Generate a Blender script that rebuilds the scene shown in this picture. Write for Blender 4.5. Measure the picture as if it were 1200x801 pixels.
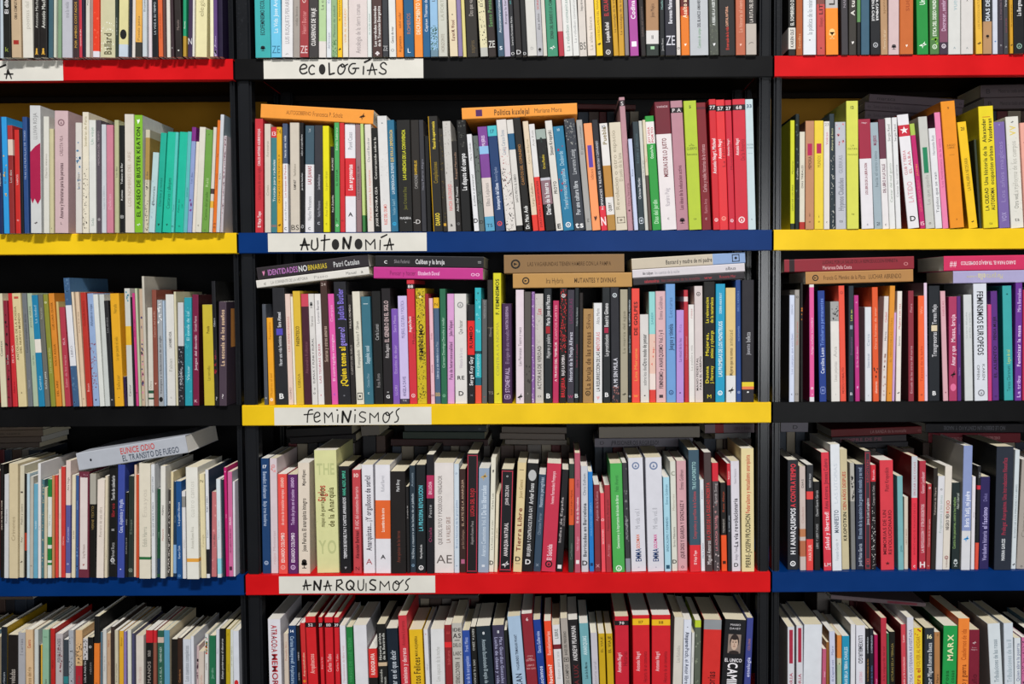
import bpy, bmesh, math, random
from mathutils import Matrix, Vector

for o in list(bpy.data.objects):
    bpy.data.objects.remove(o)
S = bpy.context.scene
COL = S.collection

# ------------------------------------------------------------------ camera, world, light, exposure
CX, CD, CH, PITCH, ROLL, FPX, U0 = 0.0895, 1.6826, 1.450, 0.04746, 0.00580, 1167.0, 655.0
SHELF_Z = {0: 2.1350, 1: 1.8460, 2: 1.5570, 3: 1.2655, 4: 0.9739, 5: 0.6823}
LIP = 0.0349
cam = bpy.data.cameras.new('camera')
cam.sensor_width = 36.0
cam.lens = 36.0 * FPX / 1200.0
cam.shift_x = -(U0 - 600.0) / 1200.0
cam.clip_start = 0.02
co = bpy.data.objects.new('camera', cam)
COL.objects.link(co)
fwd = Vector((0, math.cos(PITCH), -math.sin(PITCH)))
up0 = Vector((0, math.sin(PITCH), math.cos(PITCH)))
up = up0 * math.cos(ROLL) + Vector((1, 0, 0)) * math.sin(ROLL)
rt = Vector((1, 0, 0)) * math.cos(ROLL) - up0 * math.sin(ROLL)
co.matrix_world = Matrix(((rt.x, up.x, -fwd.x, CX), (rt.y, up.y, -fwd.y, -CD), (rt.z, up.z, -fwd.z, CH), (0, 0, 0, 1)))
S.camera = co

S.view_settings.view_transform = 'Standard'
S.view_settings.look = 'None'
S.view_settings.exposure = 0.0
S.view_settings.gamma = 1.0
S.view_settings.use_curve_mapping = False

w = bpy.data.worlds.new('room_light'); S.world = w; w.use_nodes = True
bg = w.node_tree.nodes['Background']
bg.inputs[0].default_value = (0.95, 0.97, 1.0, 1)
bg.inputs[1].default_value = 0.14

def area(name, loc, aim, sx, sy, watts, col):
    l = bpy.data.lights.new(name, 'AREA'); l.shape = 'RECTANGLE'; l.size = sx; l.size_y = sy
    l.energy = watts; l.color = col
    o = bpy.data.objects.new(name, l); COL.objects.link(o)
    o.location = loc
    d = Vector(aim) - Vector(loc)
    o.rotation_euler = d.to_track_quat('-Z', 'Y').to_euler()
    return o
area('ceiling_lamp_light', (0.45, -4.2, 5.9), (0.10, 0.0, 1.20), 1.6, 0.40, 412, (1.0, 0.98, 0.965))
area('front_fill_light', (0.8, -3.8, 1.42), (0.0, 0.0, 1.30), 1.6, 0.7, 38, (0.95, 0.98, 1.0))  # added frontal fill to brighten the shelves, not an actual window

# ------------------------------------------------------------------ helpers
def lin(h):
    v = [int(h[i:i + 2], 16) / 255 for i in (0, 2, 4)]
    return tuple(x / 12.92 if x <= 0.04045 else ((x + 0.055) / 1.055) ** 2.4 for x in v) + (1.0,)

def nodes(name):
    m = bpy.data.materials.new(name); m.use_nodes = True
    return m, m.node_tree, m.node_tree.nodes['Principled BSDF']

def print_material(name, rough, bump):
    m, t, b = nodes(name)
    a = t.nodes.new('ShaderNodeAttribute'); a.attribute_name = 'tint'
    tc = t.nodes.new('ShaderNodeTexCoord')
    n = t.nodes.new('ShaderNodeTexNoise'); n.inputs['Scale'].default_value = 70; n.inputs['Detail'].default_value = 4
    t.links.new(tc.outputs['Object'], n.inputs['Vector'])
    mr = t.nodes.new('ShaderNodeMapRange'); mr.inputs[3].default_value = 0.90; mr.inputs[4].default_value = 1.06
    t.links.new(n.outputs['Fac'], mr.inputs[0])
    mx = t.nodes.new('ShaderNodeVectorMath'); mx.operation = 'MULTIPLY'
    t.links.new(a.outputs['Color'], mx.inputs[0]); t.links.new(mr.outputs[0], mx.inputs[1])
    t.links.new(mx.outputs[0], b.inputs['Base Color'])
    r2 = t.nodes.new('ShaderNodeMapRange'); r2.inputs[3].default_value = rough - .08; r2.inputs[4].default_value = rough + .12
    t.links.new(n.outputs['Fac'], r2.inputs[0]); t.links.new(r2.outputs[0], b.inputs['Roughness'])
    b.inputs['Specular IOR Level'].default_value = 0.28
    bp = t.nodes.new('ShaderNodeBump'); bp.inputs['Strength'].default_value = bump; bp.inputs['Distance'].default_value = 0.0004
    t.links.new(n.outputs['Fac'], bp.inputs['Height']); t.links.new(bp.outputs[0], b.inputs['Normal'])
    return m

M_COVER = print_material('printed_card', 0.50, 0.25)
M_INK = print_material('printing_ink', 0.52, 0.0)

def paper_material():
    m, t, b = nodes('book_paper')
    tc = t.nodes.new('ShaderNodeTexCoord')
    mp = t.nodes.new('ShaderNodeMapping'); mp.inputs['Scale'].default_value = (2200, 6, 6)
    n = t.nodes.new('ShaderNodeTexNoise'); n.inputs['Scale'].default_value = 1; n.inputs['Detail'].default_value = 2
    t.links.new(tc.outputs['Object'], mp.inputs[0]); t.links.new(mp.outputs[0], n.inputs['Vector'])
    a = t.nodes.new('ShaderNodeAttribute'); a.attribute_name = 'tint'
    mr = t.nodes.new('ShaderNodeMapRange'); mr.inputs[3].default_value = 0.80; mr.inputs[4].default_value = 1.08
    t.links.new(n.outputs['Fac'], mr.inputs[0])
    mx = t.nodes.new('ShaderNodeVectorMath'); mx.operation = 'MULTIPLY'
    t.links.new(a.outputs['Color'], mx.inputs[0]); t.links.new(mr.outputs[0], mx.inputs[1])
    t.links.new(mx.outputs[0], b.inputs['Base Color'])
    b.inputs['Roughness'].default_value = 0.9; b.inputs['Specular IOR Level'].default_value = 0.1
    return m
M_PAPER = paper_material()

def enamel(name, hx, rough=0.5, dust=0.0):
    m, t, b = nodes(name)
    tc = t.nodes.new('ShaderNodeTexCoord')
    n = t.nodes.new('ShaderNodeTexNoise'); n.inputs['Scale'].default_value = 14; n.inputs['Detail'].default_value = 6
    t.links.new(tc.outputs['Object'], n.inputs['Vector'])
    c = lin(hx)
    r = t.nodes.new('ShaderNodeValToRGB')
    r.color_ramp.elements[0].position = .3; r.color_ramp.elements[0].color = tuple(x * .9 for x in c[:3]) + (1,)
    r.color_ramp.elements[1].position = .7; r.color_ramp.elements[1].color = tuple(min(1, x * 1.06 + .002) for x in c[:3]) + (1,)
    t.links.new(n.outputs['Fac'], r.inputs[0])
    out = r.outputs[0]
    if dust:
        v = t.nodes.new('ShaderNodeTexNoise'); v.inputs['Scale'].default_value = 260; v.inputs['Detail'].default_value = 3
        t.links.new(tc.outputs['Object'], v.inputs['Vector'])
        v2 = t.nodes.new('ShaderNodeTexNoise'); v2.inputs['Scale'].default_value = 5
        t.links.new(tc.outputs['Object'], v2.inputs['Vector'])
        k = t.nodes.new('ShaderNodeMath'); k.operation = 'MULTIPLY'
        t.links.new(v.outputs['Fac'], k.inputs[0]); t.links.new(v2.outputs['Fac'], k.inputs[1])
        q = t.nodes.new('ShaderNodeMapRange'); q.inputs[1].default_value = .40; q.inputs[2].default_value = .60; q.inputs[4].default_value = dust
        t.links.new(k.outputs[0], q.inputs[0])
        x = t.nodes.new('ShaderNodeMix'); x.data_type = 'RGBA'
        t.links.new(q.outputs[0], x.inputs[0]); t.links.new(out, x.inputs[6]); x.inputs[7].default_value = (.35, .35, .40, 1)
        out = x.outputs[2]
    t.links.new(out, b.inputs['Base Color'])
    b.inputs['Roughness'].default_value = rough
    b.inputs['Specular IOR Level'].default_value = .12
    bp = t.nodes.new('ShaderNodeBump'); bp.inputs['Strength'].default_value = .12; bp.inputs['Distance'].default_value = .0006
    t.links.new(n.outputs['Fac'], bp.inputs['Height']); t.links.new(bp.outputs[0], b.inputs['Normal'])
    return m
M_RED = enamel('red_enamel', 'cf1217', .40, .05)
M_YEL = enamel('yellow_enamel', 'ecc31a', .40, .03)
M_BLUE = enamel('blue_enamel', '002f6c', .40, .004)
M_BLACK = enamel('black_enamel', '0d0d0e', .40, .035)
M_POST = enamel('black_post_enamel', '101216', .26, .05)
M_POST.node_tree.nodes['Principled BSDF'].inputs['Specular IOR Level'].default_value = .55
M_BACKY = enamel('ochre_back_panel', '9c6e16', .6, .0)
M_UNDER = enamel('shaded_underside', '1c130c', .7, .0)  # tray underside, with its shade put into the colour
M_WALL = enamel('dark_wall_paint', '1c1b1c', .8, .0)
M_FLOOR = enamel('grey_floor_tiles', '4a4846', .5, .0)
M_CARD = enamel('white_card', 'dad7cd', .6, .0)

def tinted(me, fcols):
    at = me.color_attributes.new('tint', 'FLOAT_COLOR', 'CORNER')
    buf = []
    for p, c in zip(me.polygons, fcols):
        for _ in range(p.loop_total): buf.extend(c)
    at.data.foreach_set('color', buf)

def tag(o, label=None, cat=None, group=None, kind=None):
    if label: o['label'] = label
    if cat: o['category'] = cat
    if group: o['group'] = group
    if kind: o['kind'] = kind

class Geo:
    """vertices, faces, a colour and a material slot per face"""
    def __init__(s): s.v = []; s.f = []; s.c = []; s.m = []
    def add(s, v, f, c, m=0):
        n = len(s.v); s.v.extend(v)
        for q in f: s.f.append(tuple(n + i for i in q)); s.m.append(m)
        if isinstance(c, list): s.c.extend(c)
        else: s.c.extend([c] * len(f))
    def mesh(s, name, mats):
        me = bpy.data.meshes.new(name)
        me.from_pydata(s.v, [], s.f); 
        for m in mats: me.materials.append(m)
        tinted(me, s.c)
        if len(mats) > 1: me.polygons.foreach_set('material_index', s.m)
        me.update()
        return me
    def build(s, name, mats, parent=None):
        o = bpy.data.objects.new(name, s.mesh(name, mats)); COL.objects.link(o)
        if parent: o.parent = parent
        return o

BOX = [(0, 3, 2, 1), (4, 5, 6, 7), (0, 1, 5, 4), (1, 2, 6, 5), (2, 3, 7, 6), (3, 0, 4, 7)]
def boxv(x0, x1, y0, y1, z0, z1):
    return [(x0, y0, z0), (x1, y0, z0), (x1, y1, z0), (x0, y1, z0), (x0, y0, z1), (x1, y0, z1), (x1, y1, z1), (x0, y1, z1)]
WHITE = (1, 1, 1, 1)

# ------------------------------------------------------------------ glyph outlines from the built-in font, read once per character
GLYPH = {}
def glyph(ch, bold):
    k = (ch, bold)
    if k in GLYPH: return GLYPH[k]
    cu = bpy.data.curves.new('glyph', 'FONT'); cu.body = ch; cu.resolution_u = 3; cu.size = 1.0
    cu.fill_mode = 'FRONT'
    if bold: cu.offset = 0.022
    ob = bpy.data.objects.new('glyph', cu); COL.objects.link(ob)
    dg = bpy.context.evaluated_depsgraph_get()
    me = bpy.data.meshes.new_from_object(ob.evaluated_get(dg))
    v = [tuple(x.co) for x in me.vertices]; f = [tuple(p.vertices) for p in me.polygons]
    bpy.data.meshes.remove(me); bpy.data.objects.remove(ob); bpy.data.curves.remove(cu)
    if v:
        x0 = min(p[0] for p in v); x1 = max(p[0] for p in v)
        v = [(p[0] - x0, p[1]) for p in v]; adv = x1 - x0 + (.10 if bold else .085)
    else: adv = .28
    GLYPH[k] = (v, f, adv)
    return GLYPH[k]

def words(txt, bold):
    """flat text starting at the origin: vertices, faces, length; cap height is about 0.7"""
    V = []; Fc = []; x = 0
    for ch in txt:
        v, f, a = glyph(ch, bold)
        n = len(V); V.extend((p[0] + x, p[1]) for p in v); Fc.extend(tuple(n + i for i in q) for q in f)
        x += a
    return V, Fc, max(x - .09, .05)

def symbol(kind, r):
    """small publisher's marks and drawings as flat polygons in -1..1"""
    def ring(n, rx, ry, cx=0, cy=0): return [(cx + rx * math.cos(6.2832 * i / n), cy + ry * math.sin(6.2832 * i / n)) for i in range(n)]
    P = []
    if kind == 'dot': P = [ring(8, .5, .5)]
    elif kind == 'disc': P = [ring(14, .95, .95)]
    elif kind == 'square': P = [[(-.75, -.75), (.75, -.75), (.75, .75), (-.75, .75)]]
    elif kind == 'line': P = [[(-.8, -.12), (.8, -.12), (.8, .12), (-.8, .12)]]
    elif kind == 'frame':
        for a in range(4):
            c, s = (1, 0, -1, 0)[a], (0, 1, 0, -1)[a]
            P.append([(x * c - y * s, x * s + y * c) for x, y in [(-.9, -.9), (.9, -.9), (.9, -.7), (-.9, -.7)]])
        P.append(ring(7, .35, .35))
    elif kind == 'tree': P = [ring(9, .6, .5, 0, .35), ring(7, .45, .35, -.25, -.1), ring(7, .45, .35, .25, -.1), [(-.12, -.95), (.12, -.95), (.08, -.2), (-.08, -.2)], [(-.5, -1), (.5, -1), (.5, -.85), (-.5, -.85)]]
    elif kind == 'bird': P = [[(-.9, -.2), (-.1, -.35), (.15, .1), (-.3, .2)], [(-.2, 0), (.5, .9), (.35, -.1)], [(.1, -.3), (.9, .1), (.5, .3), (.1, .1)], [(-.2, -.3), (.1, -.3), (-.1, -.9)]]
    elif kind == 'tip': P = [[(-.5, .6), (-.1, -.9), (.5, .1), (.4, .8), (0, .4)]]
    elif kind == 'tower': P = [ring(8, .4, .35, 0, .55), [(-.35, .2), (.35, .2), (.45, -.9), (-.45, -.9)], [(-.7, -1), (.7, -1), (.7, -.8), (-.7, -.8)]]
    elif kind == 'swoosh': P = [[(-1, -.5), (-.3, .3), (-.2, .1), (-.8, -.5)], [(-.2, .35), (.5, .3), (1, -.4), (.5, .05), (-.2, .1)]]
    elif kind == 'club': P = [ring(8, .38, .38, 0, .5), ring(8, .38, .38, -.42, -.05), ring(8, .38, .38, .42, -.05), [(-.3, -.95), (.3, -.95), (.08, 0), (-.08, 0)]]
    elif kind == 'star': P = [[((1 if i % 2 == 0 else .4) * math.sin(.6283 * i), (1 if i % 2 == 0 else .4) * math.cos(.6283 * i)) for i in range(10)]]
    elif kind == 'ring':
        n = 14; a = ring(n, .95, .95); b = ring(n, .62, .62)
        P = [[a[i], a[(i + 1) % n], b[(i + 1) % n], b[i]] for i in range(n)] + [[(-.3, -.35), (.3, -.35), (0, .4)]]
    return P

# ------------------------------------------------------------------ one book, standing, spine towards -Y; x thickness, y depth, z height
CREAM = [lin('ece2c6'), lin('f0ead8'), lin('e4dabc'), lin('eeeae0')]
def make_book(rnd, t, h, dep, colr, items, lying=False):
    """returns [(part name, Geo, material)]"""
    base = lin(colr); side = None
    bands = []; prints = []; left = None; frame = None
    auto = True
    for it in items:
        q = it.split(' ')
        k = q[0]
        if k == 'B': bands.append((float(q[1]), float(q[2]), lin(q[3])))
        elif k == 'C': side = lin(q[1])
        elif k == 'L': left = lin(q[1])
        elif k == 'P': frame = lin(q[1])
        elif k == 'X': auto = False
        elif k: prints.append(q)
    cov = Geo(); pg = Geo()
    r = min(.0013, t * .2); e = min(.0006, t * .12)
    # outer path of the wrap-round cover, seen from above
    path = [(0, dep), (0, r), (r * .3, r * .3), (r, 0), (t - r, 0), (t - r * .3, r * .3), (t, r), (t, dep)]
    inn = [(e, dep), (e, r + e), (e, e + r * .6), (r + e, e), (t - r - e, e), (t - e, e + r * .6), (t - e, r + e), (t - e, dep)]
    if t - 2 * (r + e) < .0006:
        path = [(0, dep), (0, .0004), (.0004, 0), (t - .0004, 0), (t, .0004), (t, dep)]
        inn = [(e, dep), (e, e + .0004), (e, e), (t - e, e), (t - e, e + .0004), (t - e, dep)]
    zs = sorted(set([0.0, 1.0] + [x for b in bands for x in b[:2]]))
    zs = [z for z in zs if 0 <= z <= 1]
    n = len(path)
    V = []
    for f in zs:
        z = h * (1 - f)
        V += [(x, y, z) for x, y in path] + [(x, y, z) for x, y in inn]
    F = []; C = []
    for i in range(len(zs) - 1):
        fm = (zs[i] + zs[i + 1]) / 2; c = base
        for b0, b1, bc in bands:
            if b0 <= fm <= b1: c = bc
        hi = i * 2 * n; lo = (i + 1) * 2 * n
        for j in range(n - 1):
            s_ = path[j][1] > .001 and path[j + 1][1] > .001
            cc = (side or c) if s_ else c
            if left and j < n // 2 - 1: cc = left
            F.append((lo + j, lo + j + 1, hi + j + 1, hi + j)); C.append(cc)
            F.append((hi + n + j, hi + n + j + 1, lo + n + j + 1, lo + n + j)); C.append(WHITE)
        F.append((hi, hi + n, lo + n, lo)); C.append(c)
        F.append((hi + 2 * n - 1, hi + n - 1, lo + n - 1, lo + 2 * n - 1)); C.append(c)
    lo = (len(zs) - 1) * 2 * n
    for j in range(n - 1):
        F.append((j, j + 1, n + j + 1, n + j)); C.append(base)
        F.append((lo + n + j, lo + n + j + 1, lo + j + 1, lo + j)); C.append(base)
    cov.add(V, F, C)
    ins = .0006 if rnd.random() < .75 else .0025
    pg.add(boxv(e * 1.05, t - e * 1.05, e + r * .7, dep - .0012, ins, h - ins), BOX, rnd.choice(CREAM))
    parts = [('cover', cov, 0), ('pages', pg, 1)]
    # ---- print
    yf = -.00012
    lum = sum(base[:3]) / 3
    texts = [q for q in prints if q[0][0] in 'TDM']
    if auto and not texts and not any(q[0][0] == 'H' for q in prints) and t > .006 and not lying:
        tone = 'c8c4bc' if lum < .25 else '50504c'
        prints.append(['T', '%.3f' % rnd.uniform(.2, .4), '%.3f' % rnd.uniform(.6, .85), tone, rnd.choice(['Cuentos', 'Los dias', 'La casa', 'Memorias', 'El camino'])])
    tl = 0
    for q in prints:
        k = q[0][0]; bold = '*' in q[0] and not (k in 'TD' and t < .011); g = Geo(); nm = 'title'
        if k in 'TDHKM':
            f0, f1, c, txt = float(q[1]), float(q[2]), lin(q[3]), ' '.join(q[4:])
            z0, z1 = h * (1 - f1), h * (1 - f0)
            L = z1 - z0
            if L < .0005: continue
            if k in 'HK' and txt.startswith('#') and len(txt) > 2:
                nm = 'publisher_mark'
                if k == 'H': sx = min(t * .38, L * .5 * 1.3); sy = min(L * .5, sx * 1.5)
                else: sx = min(L * .5, t * .38); sy = min(t * .38, sx * 1.3)
                for P in symbol(txt[1:], 0):
                    if k == 'H': g.add([(t / 2 + x * sx, yf, (z0 + z1) / 2 + y * sy) for x, y in P], [tuple(range(len(P)))], c)
                    else: g.add([(t / 2 - y * sy, yf, (z0 + z1) / 2 + x * sx) for x, y in P], [tuple(range(len(P)))], c)
            else:
                lines = txt.split('/')
                nl = len(lines)
                for li, tx in enumerate(lines):
                    V2, F2, W = words(tx, bold)
                    if not V2: continue
                    if k == 'H':
                        sy = L / (.74 * nl * 1.0) * (.9 if nl > 1 else 1); sx = min(sy * 1.15, t * .8 / W); sy = min(sy, sx * 1.7)
                        zc = z1 - L * (li + .5) / nl
                        g.add([(t / 2 + (x - W / 2) * sx, yf, zc + (y - .36) * sy) for x, y in V2], F2, c)
                    else:
                        span = t * (.52 if bold else .42) / nl / (1 if nl == 1 else .92)
                        if txt.isupper(): span *= .92
                        if k == 'M': span = t * .42
                        sx = L / W; sy = min(span / .74, sx * 1.75); sx = min(sx, sy * 1.35)
                        w_ = W * sx
                        off = (nl - 1) / 2 - li
                        zc = (z0 + z1) / 2
                        xo = off * t * .40 if nl > 1 else 0
                        if len(texts) > 1 and k == 'T' and nl == 1:
                            # two texts side by side on the same stretch of spine
                            for q2 in texts:
                                if q2 is not q and q2[0][0] == 'T' and min(f1, float(q2[2])) - max(f0, float(q2[1])) > .04:
                                    xo = t * .21 * (1 if texts.index(q) < texts.index(q2) else -1); sy = min(sy, t * .36 / .74); break
                        if k in 'TM':   # reads upwards
                            g.add([(t / 2 - xo - (y - .36) * sy, yf, zc + (x - W / 2) * sx) for x, y in V2], F2, c)
                        elif k == 'K':
                            g.add([(t / 2 - xo - (y - .36) * sy, yf, zc + (x - W / 2) * sx) for x, y in V2], F2, c)
                        else:          # reads downwards
                            g.add([(t / 2 + xo + (y - .36) * sy, yf, zc - (x - W / 2) * sx) for x, y in V2], F2, c)
                if k in 'HK': nm = 'volume_number' if txt.isdigit() else 'publisher_mark'
                else:
                    nm = 'title' if tl == 0 else 'author_name'; tl += 1
        elif k == 'O':
            f, c = float(q[1]), lin(q[2]); nm = 'publisher_mark'; R_ = t * .27
            zc = h * (1 - f)
            for P in symbol('ring', 0): g.add([(t / 2 + x * R_, yf, zc + y * R_) for x, y in P], [tuple(range(len(P)))], c)
        elif k in 'SQ':
            f0, f1, c = float(q[1]), float(q[2]), lin(q[3]); cnt = int(q[4]) if len(q) > 4 else 8; nm = 'printed_pattern'
            if k == 'Q':
                P = [(.02, .1), (.5, .0), (.98, -.06), (.98, .9), (.7, 1.0), (.4, .9), (.2, .99), (.02, .88)]
                g.add([(t * x, yf, h * (1 - f0 - (f1 - f0) * y)) for x, y in P], [tuple(range(8))], c)
            else:
                for _ in range(int(cnt * (1.8 if cnt >= 20 else 1))):
                    R_ = rnd.uniform(.0004, .0013) if cnt >= 20 else rnd.uniform(.0010, .0024)
                    x = rnd.uniform(R_, max(R_, t - R_)); z = h * (1 - rnd.uniform(f0, f1)); a0 = rnd.uniform(0, 6.28); m = rnd.choice((3, 4, 5))
                    pts = [(min(t - r * .6, max(r * .6, x + R_ * rnd.uniform(.5, 1.2) * math.cos(a0 + 6.283 * i / m))), yf * .8, min(h, max(0, z + R_ * 1.3 * rnd.uniform(.5, 1.2) * math.sin(a0 + 6.283 * i / m)))) for i in range(m)]
                    g.add(pts, [tuple(range(m))], c)
        elif k in 'RV':
            f0, f1, c = float(q[1]), float(q[2]), lin(q[3]); nm = 'printed_panel'
            a = .24 if k == 'R' else .14
            if f1 - f0 < .001: continue
            g.add([(t * a, yf * .7, h * (1 - f1)), (t * (1 - a), yf * .7, h * (1 - f1)), (t * (1 - a), yf * .7, h * (1 - f0)), (t * a, yf * .7, h * (1 - f0))], [(0, 1, 2, 3)], c)
        elif k == 'F':   # picture on the cover face turned to the aisle
            f0, f1, c = float(q[1]), float(q[2]), lin(q[3]); nm = 'cover_picture'
            g.add([(t + .0001, dep * .2, h * (1 - f1)), (t + .0001, dep * .85, h * (1 - f1)), (t + .0001, dep * .85, h * (1 - f0)), (t + .0001, dep * .2, h * (1 - f0))], [(0, 1, 2, 3)], c)
        elif k == 'G':   # small head-and-shoulders picture
            f0, f1, c = float(q[1]), float(q[2]), lin(q[3]); nm = 'portrait_picture'
            z0, z1 = h * (1 - f1), h * (1 - f0); x0, x1 = t * .2, t * .8; W = x1 - x0; L = z1 - z0
            dk = lin('2c2220')
            g.add([(x0, yf * .7, z0), (x1, yf * .7, z0), (x1, yf * .7, z1), (x0, yf * .7, z1)], [(0, 1, 2, 3)], lin('8a7a70'))
            def el(cx, cy, rx, ry, cc, dy):
                g.add([(x0 + W * (cx + rx * math.cos(6.283 * i / 14)), yf * dy, z0 + L * (cy + ry * math.sin(6.283 * i / 14))) for i in range(14)], [tuple(range(14))], cc)
            el(.5, .62, .36, .40, dk, .8); el(.5, .52, .28, .36, c, .9); el(.5, .80, .26, .10, dk, 1.0)
            for cx in (.39, .61): el(cx, .58, .07, .022, dk, 1.05); el(cx, .635, .09, .012, dk, 1.05)
            el(.5, .47, .04, .05, lin('a88070'), 1.05); el(.5, .36, .10, .02, lin('7a3a34'), 1.05); el(.5, .04, .4, .10, dk, 1.0)
        if g.v: parts.append((nm, g, 2))
    if frame:
        g = Geo(); a = min(.0012, t * .12)
        for x0, x1, z0, z1 in ((a * .5, a * 1.5, .002, h - .002), (t - a * 1.5, t - a * .5, .002, h - .002), (a, t - a, h - .004, h - .0028), (a, t - a, .0028, .004)):
            g.add([(x0, yf, z0), (x1, yf, z0), (x1, yf, z1), (x0, yf, z1)], [(0, 1, 2, 3)], frame)
        parts.append(('printed_border', g, 2))
    return parts

MATS = [M_COVER, M_PAPER, M_INK]
REST = Geo()      # the books past the limit, all in one mesh
def place(parts, mat4, label, group, rest):
    if rest:
        for nm, g, mi in parts:
            REST.add([tuple(mat4 @ Vector(v)) for v in g.v], g.f, list(g.c), mi)
        return None
    e = bpy.data.objects.new('book', None); COL.objects.link(e)
    e.empty_display_size = .02
    e.matrix_world = mat4
    tag(e, label, 'book', group)
    for nm, g, mi in parts:
        g.build(nm, [MATS[mi]], e)
    return e

# ------------------------------------------------------------------ the setting
def plain(name, verts, faces, mat, parent=None, bevel=0, smooth=False):
    me = bpy.data.meshes.new(name); me.from_pydata(verts, [], faces); me.materials.append(mat)
    if bevel:
        bm = bmesh.new(); bm.from_mesh(me)
        bmesh.ops.recalc_face_normals(bm, faces=bm.faces)
        bmesh.ops.bevel(bm, geom=[e for e in bm.edges if len(e.link_faces) == 2 and e.calc_face_angle() > .6], offset=bevel, segments=3, affect='EDGES', clamp_overlap=True)
        bm.to_mesh(me); bm.free()
        for p in me.polygons: p.use_smooth = True
        me.set_sharp_from_angle(angle=.7)
    o = bpy.data.objects.new(name, me); COL.objects.link(o)
    if parent: o.parent = parent
    return o

fl = plain('floor', boxv(-4, 4, -5, .62, -.1, 0), BOX, M_FLOOR); tag(fl, kind='structure')
wl = plain('wall_back', boxv(-4, 4, .42, .52, 0, 3.4), BOX, M_WALL); tag(wl, kind='structure')

MODW, DEPTH = .9, .30
def bookcase(cx, colours, label, backs, post):
    e = bpy.data.objects.new('bookcase', None); COL.objects.link(e); e.location = (cx, 0, 0)
    tag(e, label, 'bookcase', 'steel bookcases side by side')
    hw = MODW / 2 - .0012
    top = SHELF_Z[0] + .05
    for sx in (-1, 1):
        for y0, y1 in ((.006, .034), (DEPTH - .034, DEPTH - .004)):
            x0, x1 = sorted((sx * (hw - .001), sx * (hw - (post[0] if sx < 0 else post[1]))))
            plain('upright', boxv(x0, x1, y0, y1, 0, top), BOX, M_POST, e, bevel=.0035)
    z = dict(SHELF_Z); z[6] = z[5] - .29
    for k in sorted(z):
        zt = z[k]
        # folded sheet tray: deck, front lip with a turned-in edge, closed ends
        prof = [(0, zt), (DEPTH, zt), (DEPTH, zt - .012), (DEPTH - .0015, zt - .012), (DEPTH - .0015, zt - .002), (.0015, zt - .002),
                (.0015, zt - LIP + .0015), (.014, zt - LIP + .0015), (.014, zt - LIP), (0, zt - LIP)]
        n = len(prof)
        V = [(-hw, y, q) for y, q in prof] + [(hw, y, q) for y, q in prof]
        F = [tuple((i, (i + 1) % n, n + (i + 1) % n, n + i)) for i in range(n)]
        for s_ in (0, n): F += [tuple(s_ + i for i in q) for q in ((0, 5, 6, 9), (0, 1, 2, 3, 4, 5), (6, 7, 8, 9))]
        mt, nm = colours[k]
        o = plain('shelf_board', V, F, mt, e)
        bm = bmesh.new(); bm.from_mesh(o.data); bmesh.ops.recalc_face_normals(bm, faces=bm.faces)
        eds = [ed for ed in bm.edges if all(abs(v.co.y) < 1e-6 and abs(v.co.z - zt) < 1e-6 or abs(v.co.y) < 1e-6 and abs(v.co.z - zt + LIP) < 1e-6 for v in ed.verts) and abs(ed.verts[0].co.x - ed.verts[1].co.x) > .5]
        bmesh.ops.bevel(bm, geom=eds, offset=.0012, segments=2, affect='EDGES')
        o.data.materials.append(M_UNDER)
        for f in bm.faces:      # shade under the deck and on the rear fold is painted in
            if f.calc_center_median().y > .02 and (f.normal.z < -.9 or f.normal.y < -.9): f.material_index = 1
        bm.to_mesh(o.data); bm.free()
        o['label'] = nm + ' steel shelf board'
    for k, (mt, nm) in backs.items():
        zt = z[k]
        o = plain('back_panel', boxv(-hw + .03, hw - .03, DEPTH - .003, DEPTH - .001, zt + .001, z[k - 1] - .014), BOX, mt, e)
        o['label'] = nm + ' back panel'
    return e
R_, Y_, B_, K_ = (M_RED, 'red'), (M_YEL, 'yellow'), (M_BLUE, 'blue'), (M_BLACK, 'black')
blk = (M_BLACK, 'black')
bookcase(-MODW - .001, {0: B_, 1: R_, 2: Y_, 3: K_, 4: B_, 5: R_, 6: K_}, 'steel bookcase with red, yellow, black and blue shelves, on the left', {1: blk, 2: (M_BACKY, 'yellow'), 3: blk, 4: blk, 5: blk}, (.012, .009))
bookcase(0, {0: R_, 1: K_, 2: B_, 3: Y_, 4: R_, 5: B_, 6: K_}, 'middle steel bookcase carrying the four hand-lettered shelf signs', {1: blk, 2: blk, 3: blk, 4: blk, 5: blk}, (.024, .020))
bookcase(MODW + .001, {0: Y_, 1: R_, 2: Y_, 3: K_, 4: B_, 5: R_, 6: K_}, 'steel bookcase with red, yellow, black and blue shelves, on the right', {1: blk, 2: (M_BACKY, 'yellow'), 3: blk, 4: blk, 5: blk}, (.014, .012))

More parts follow.
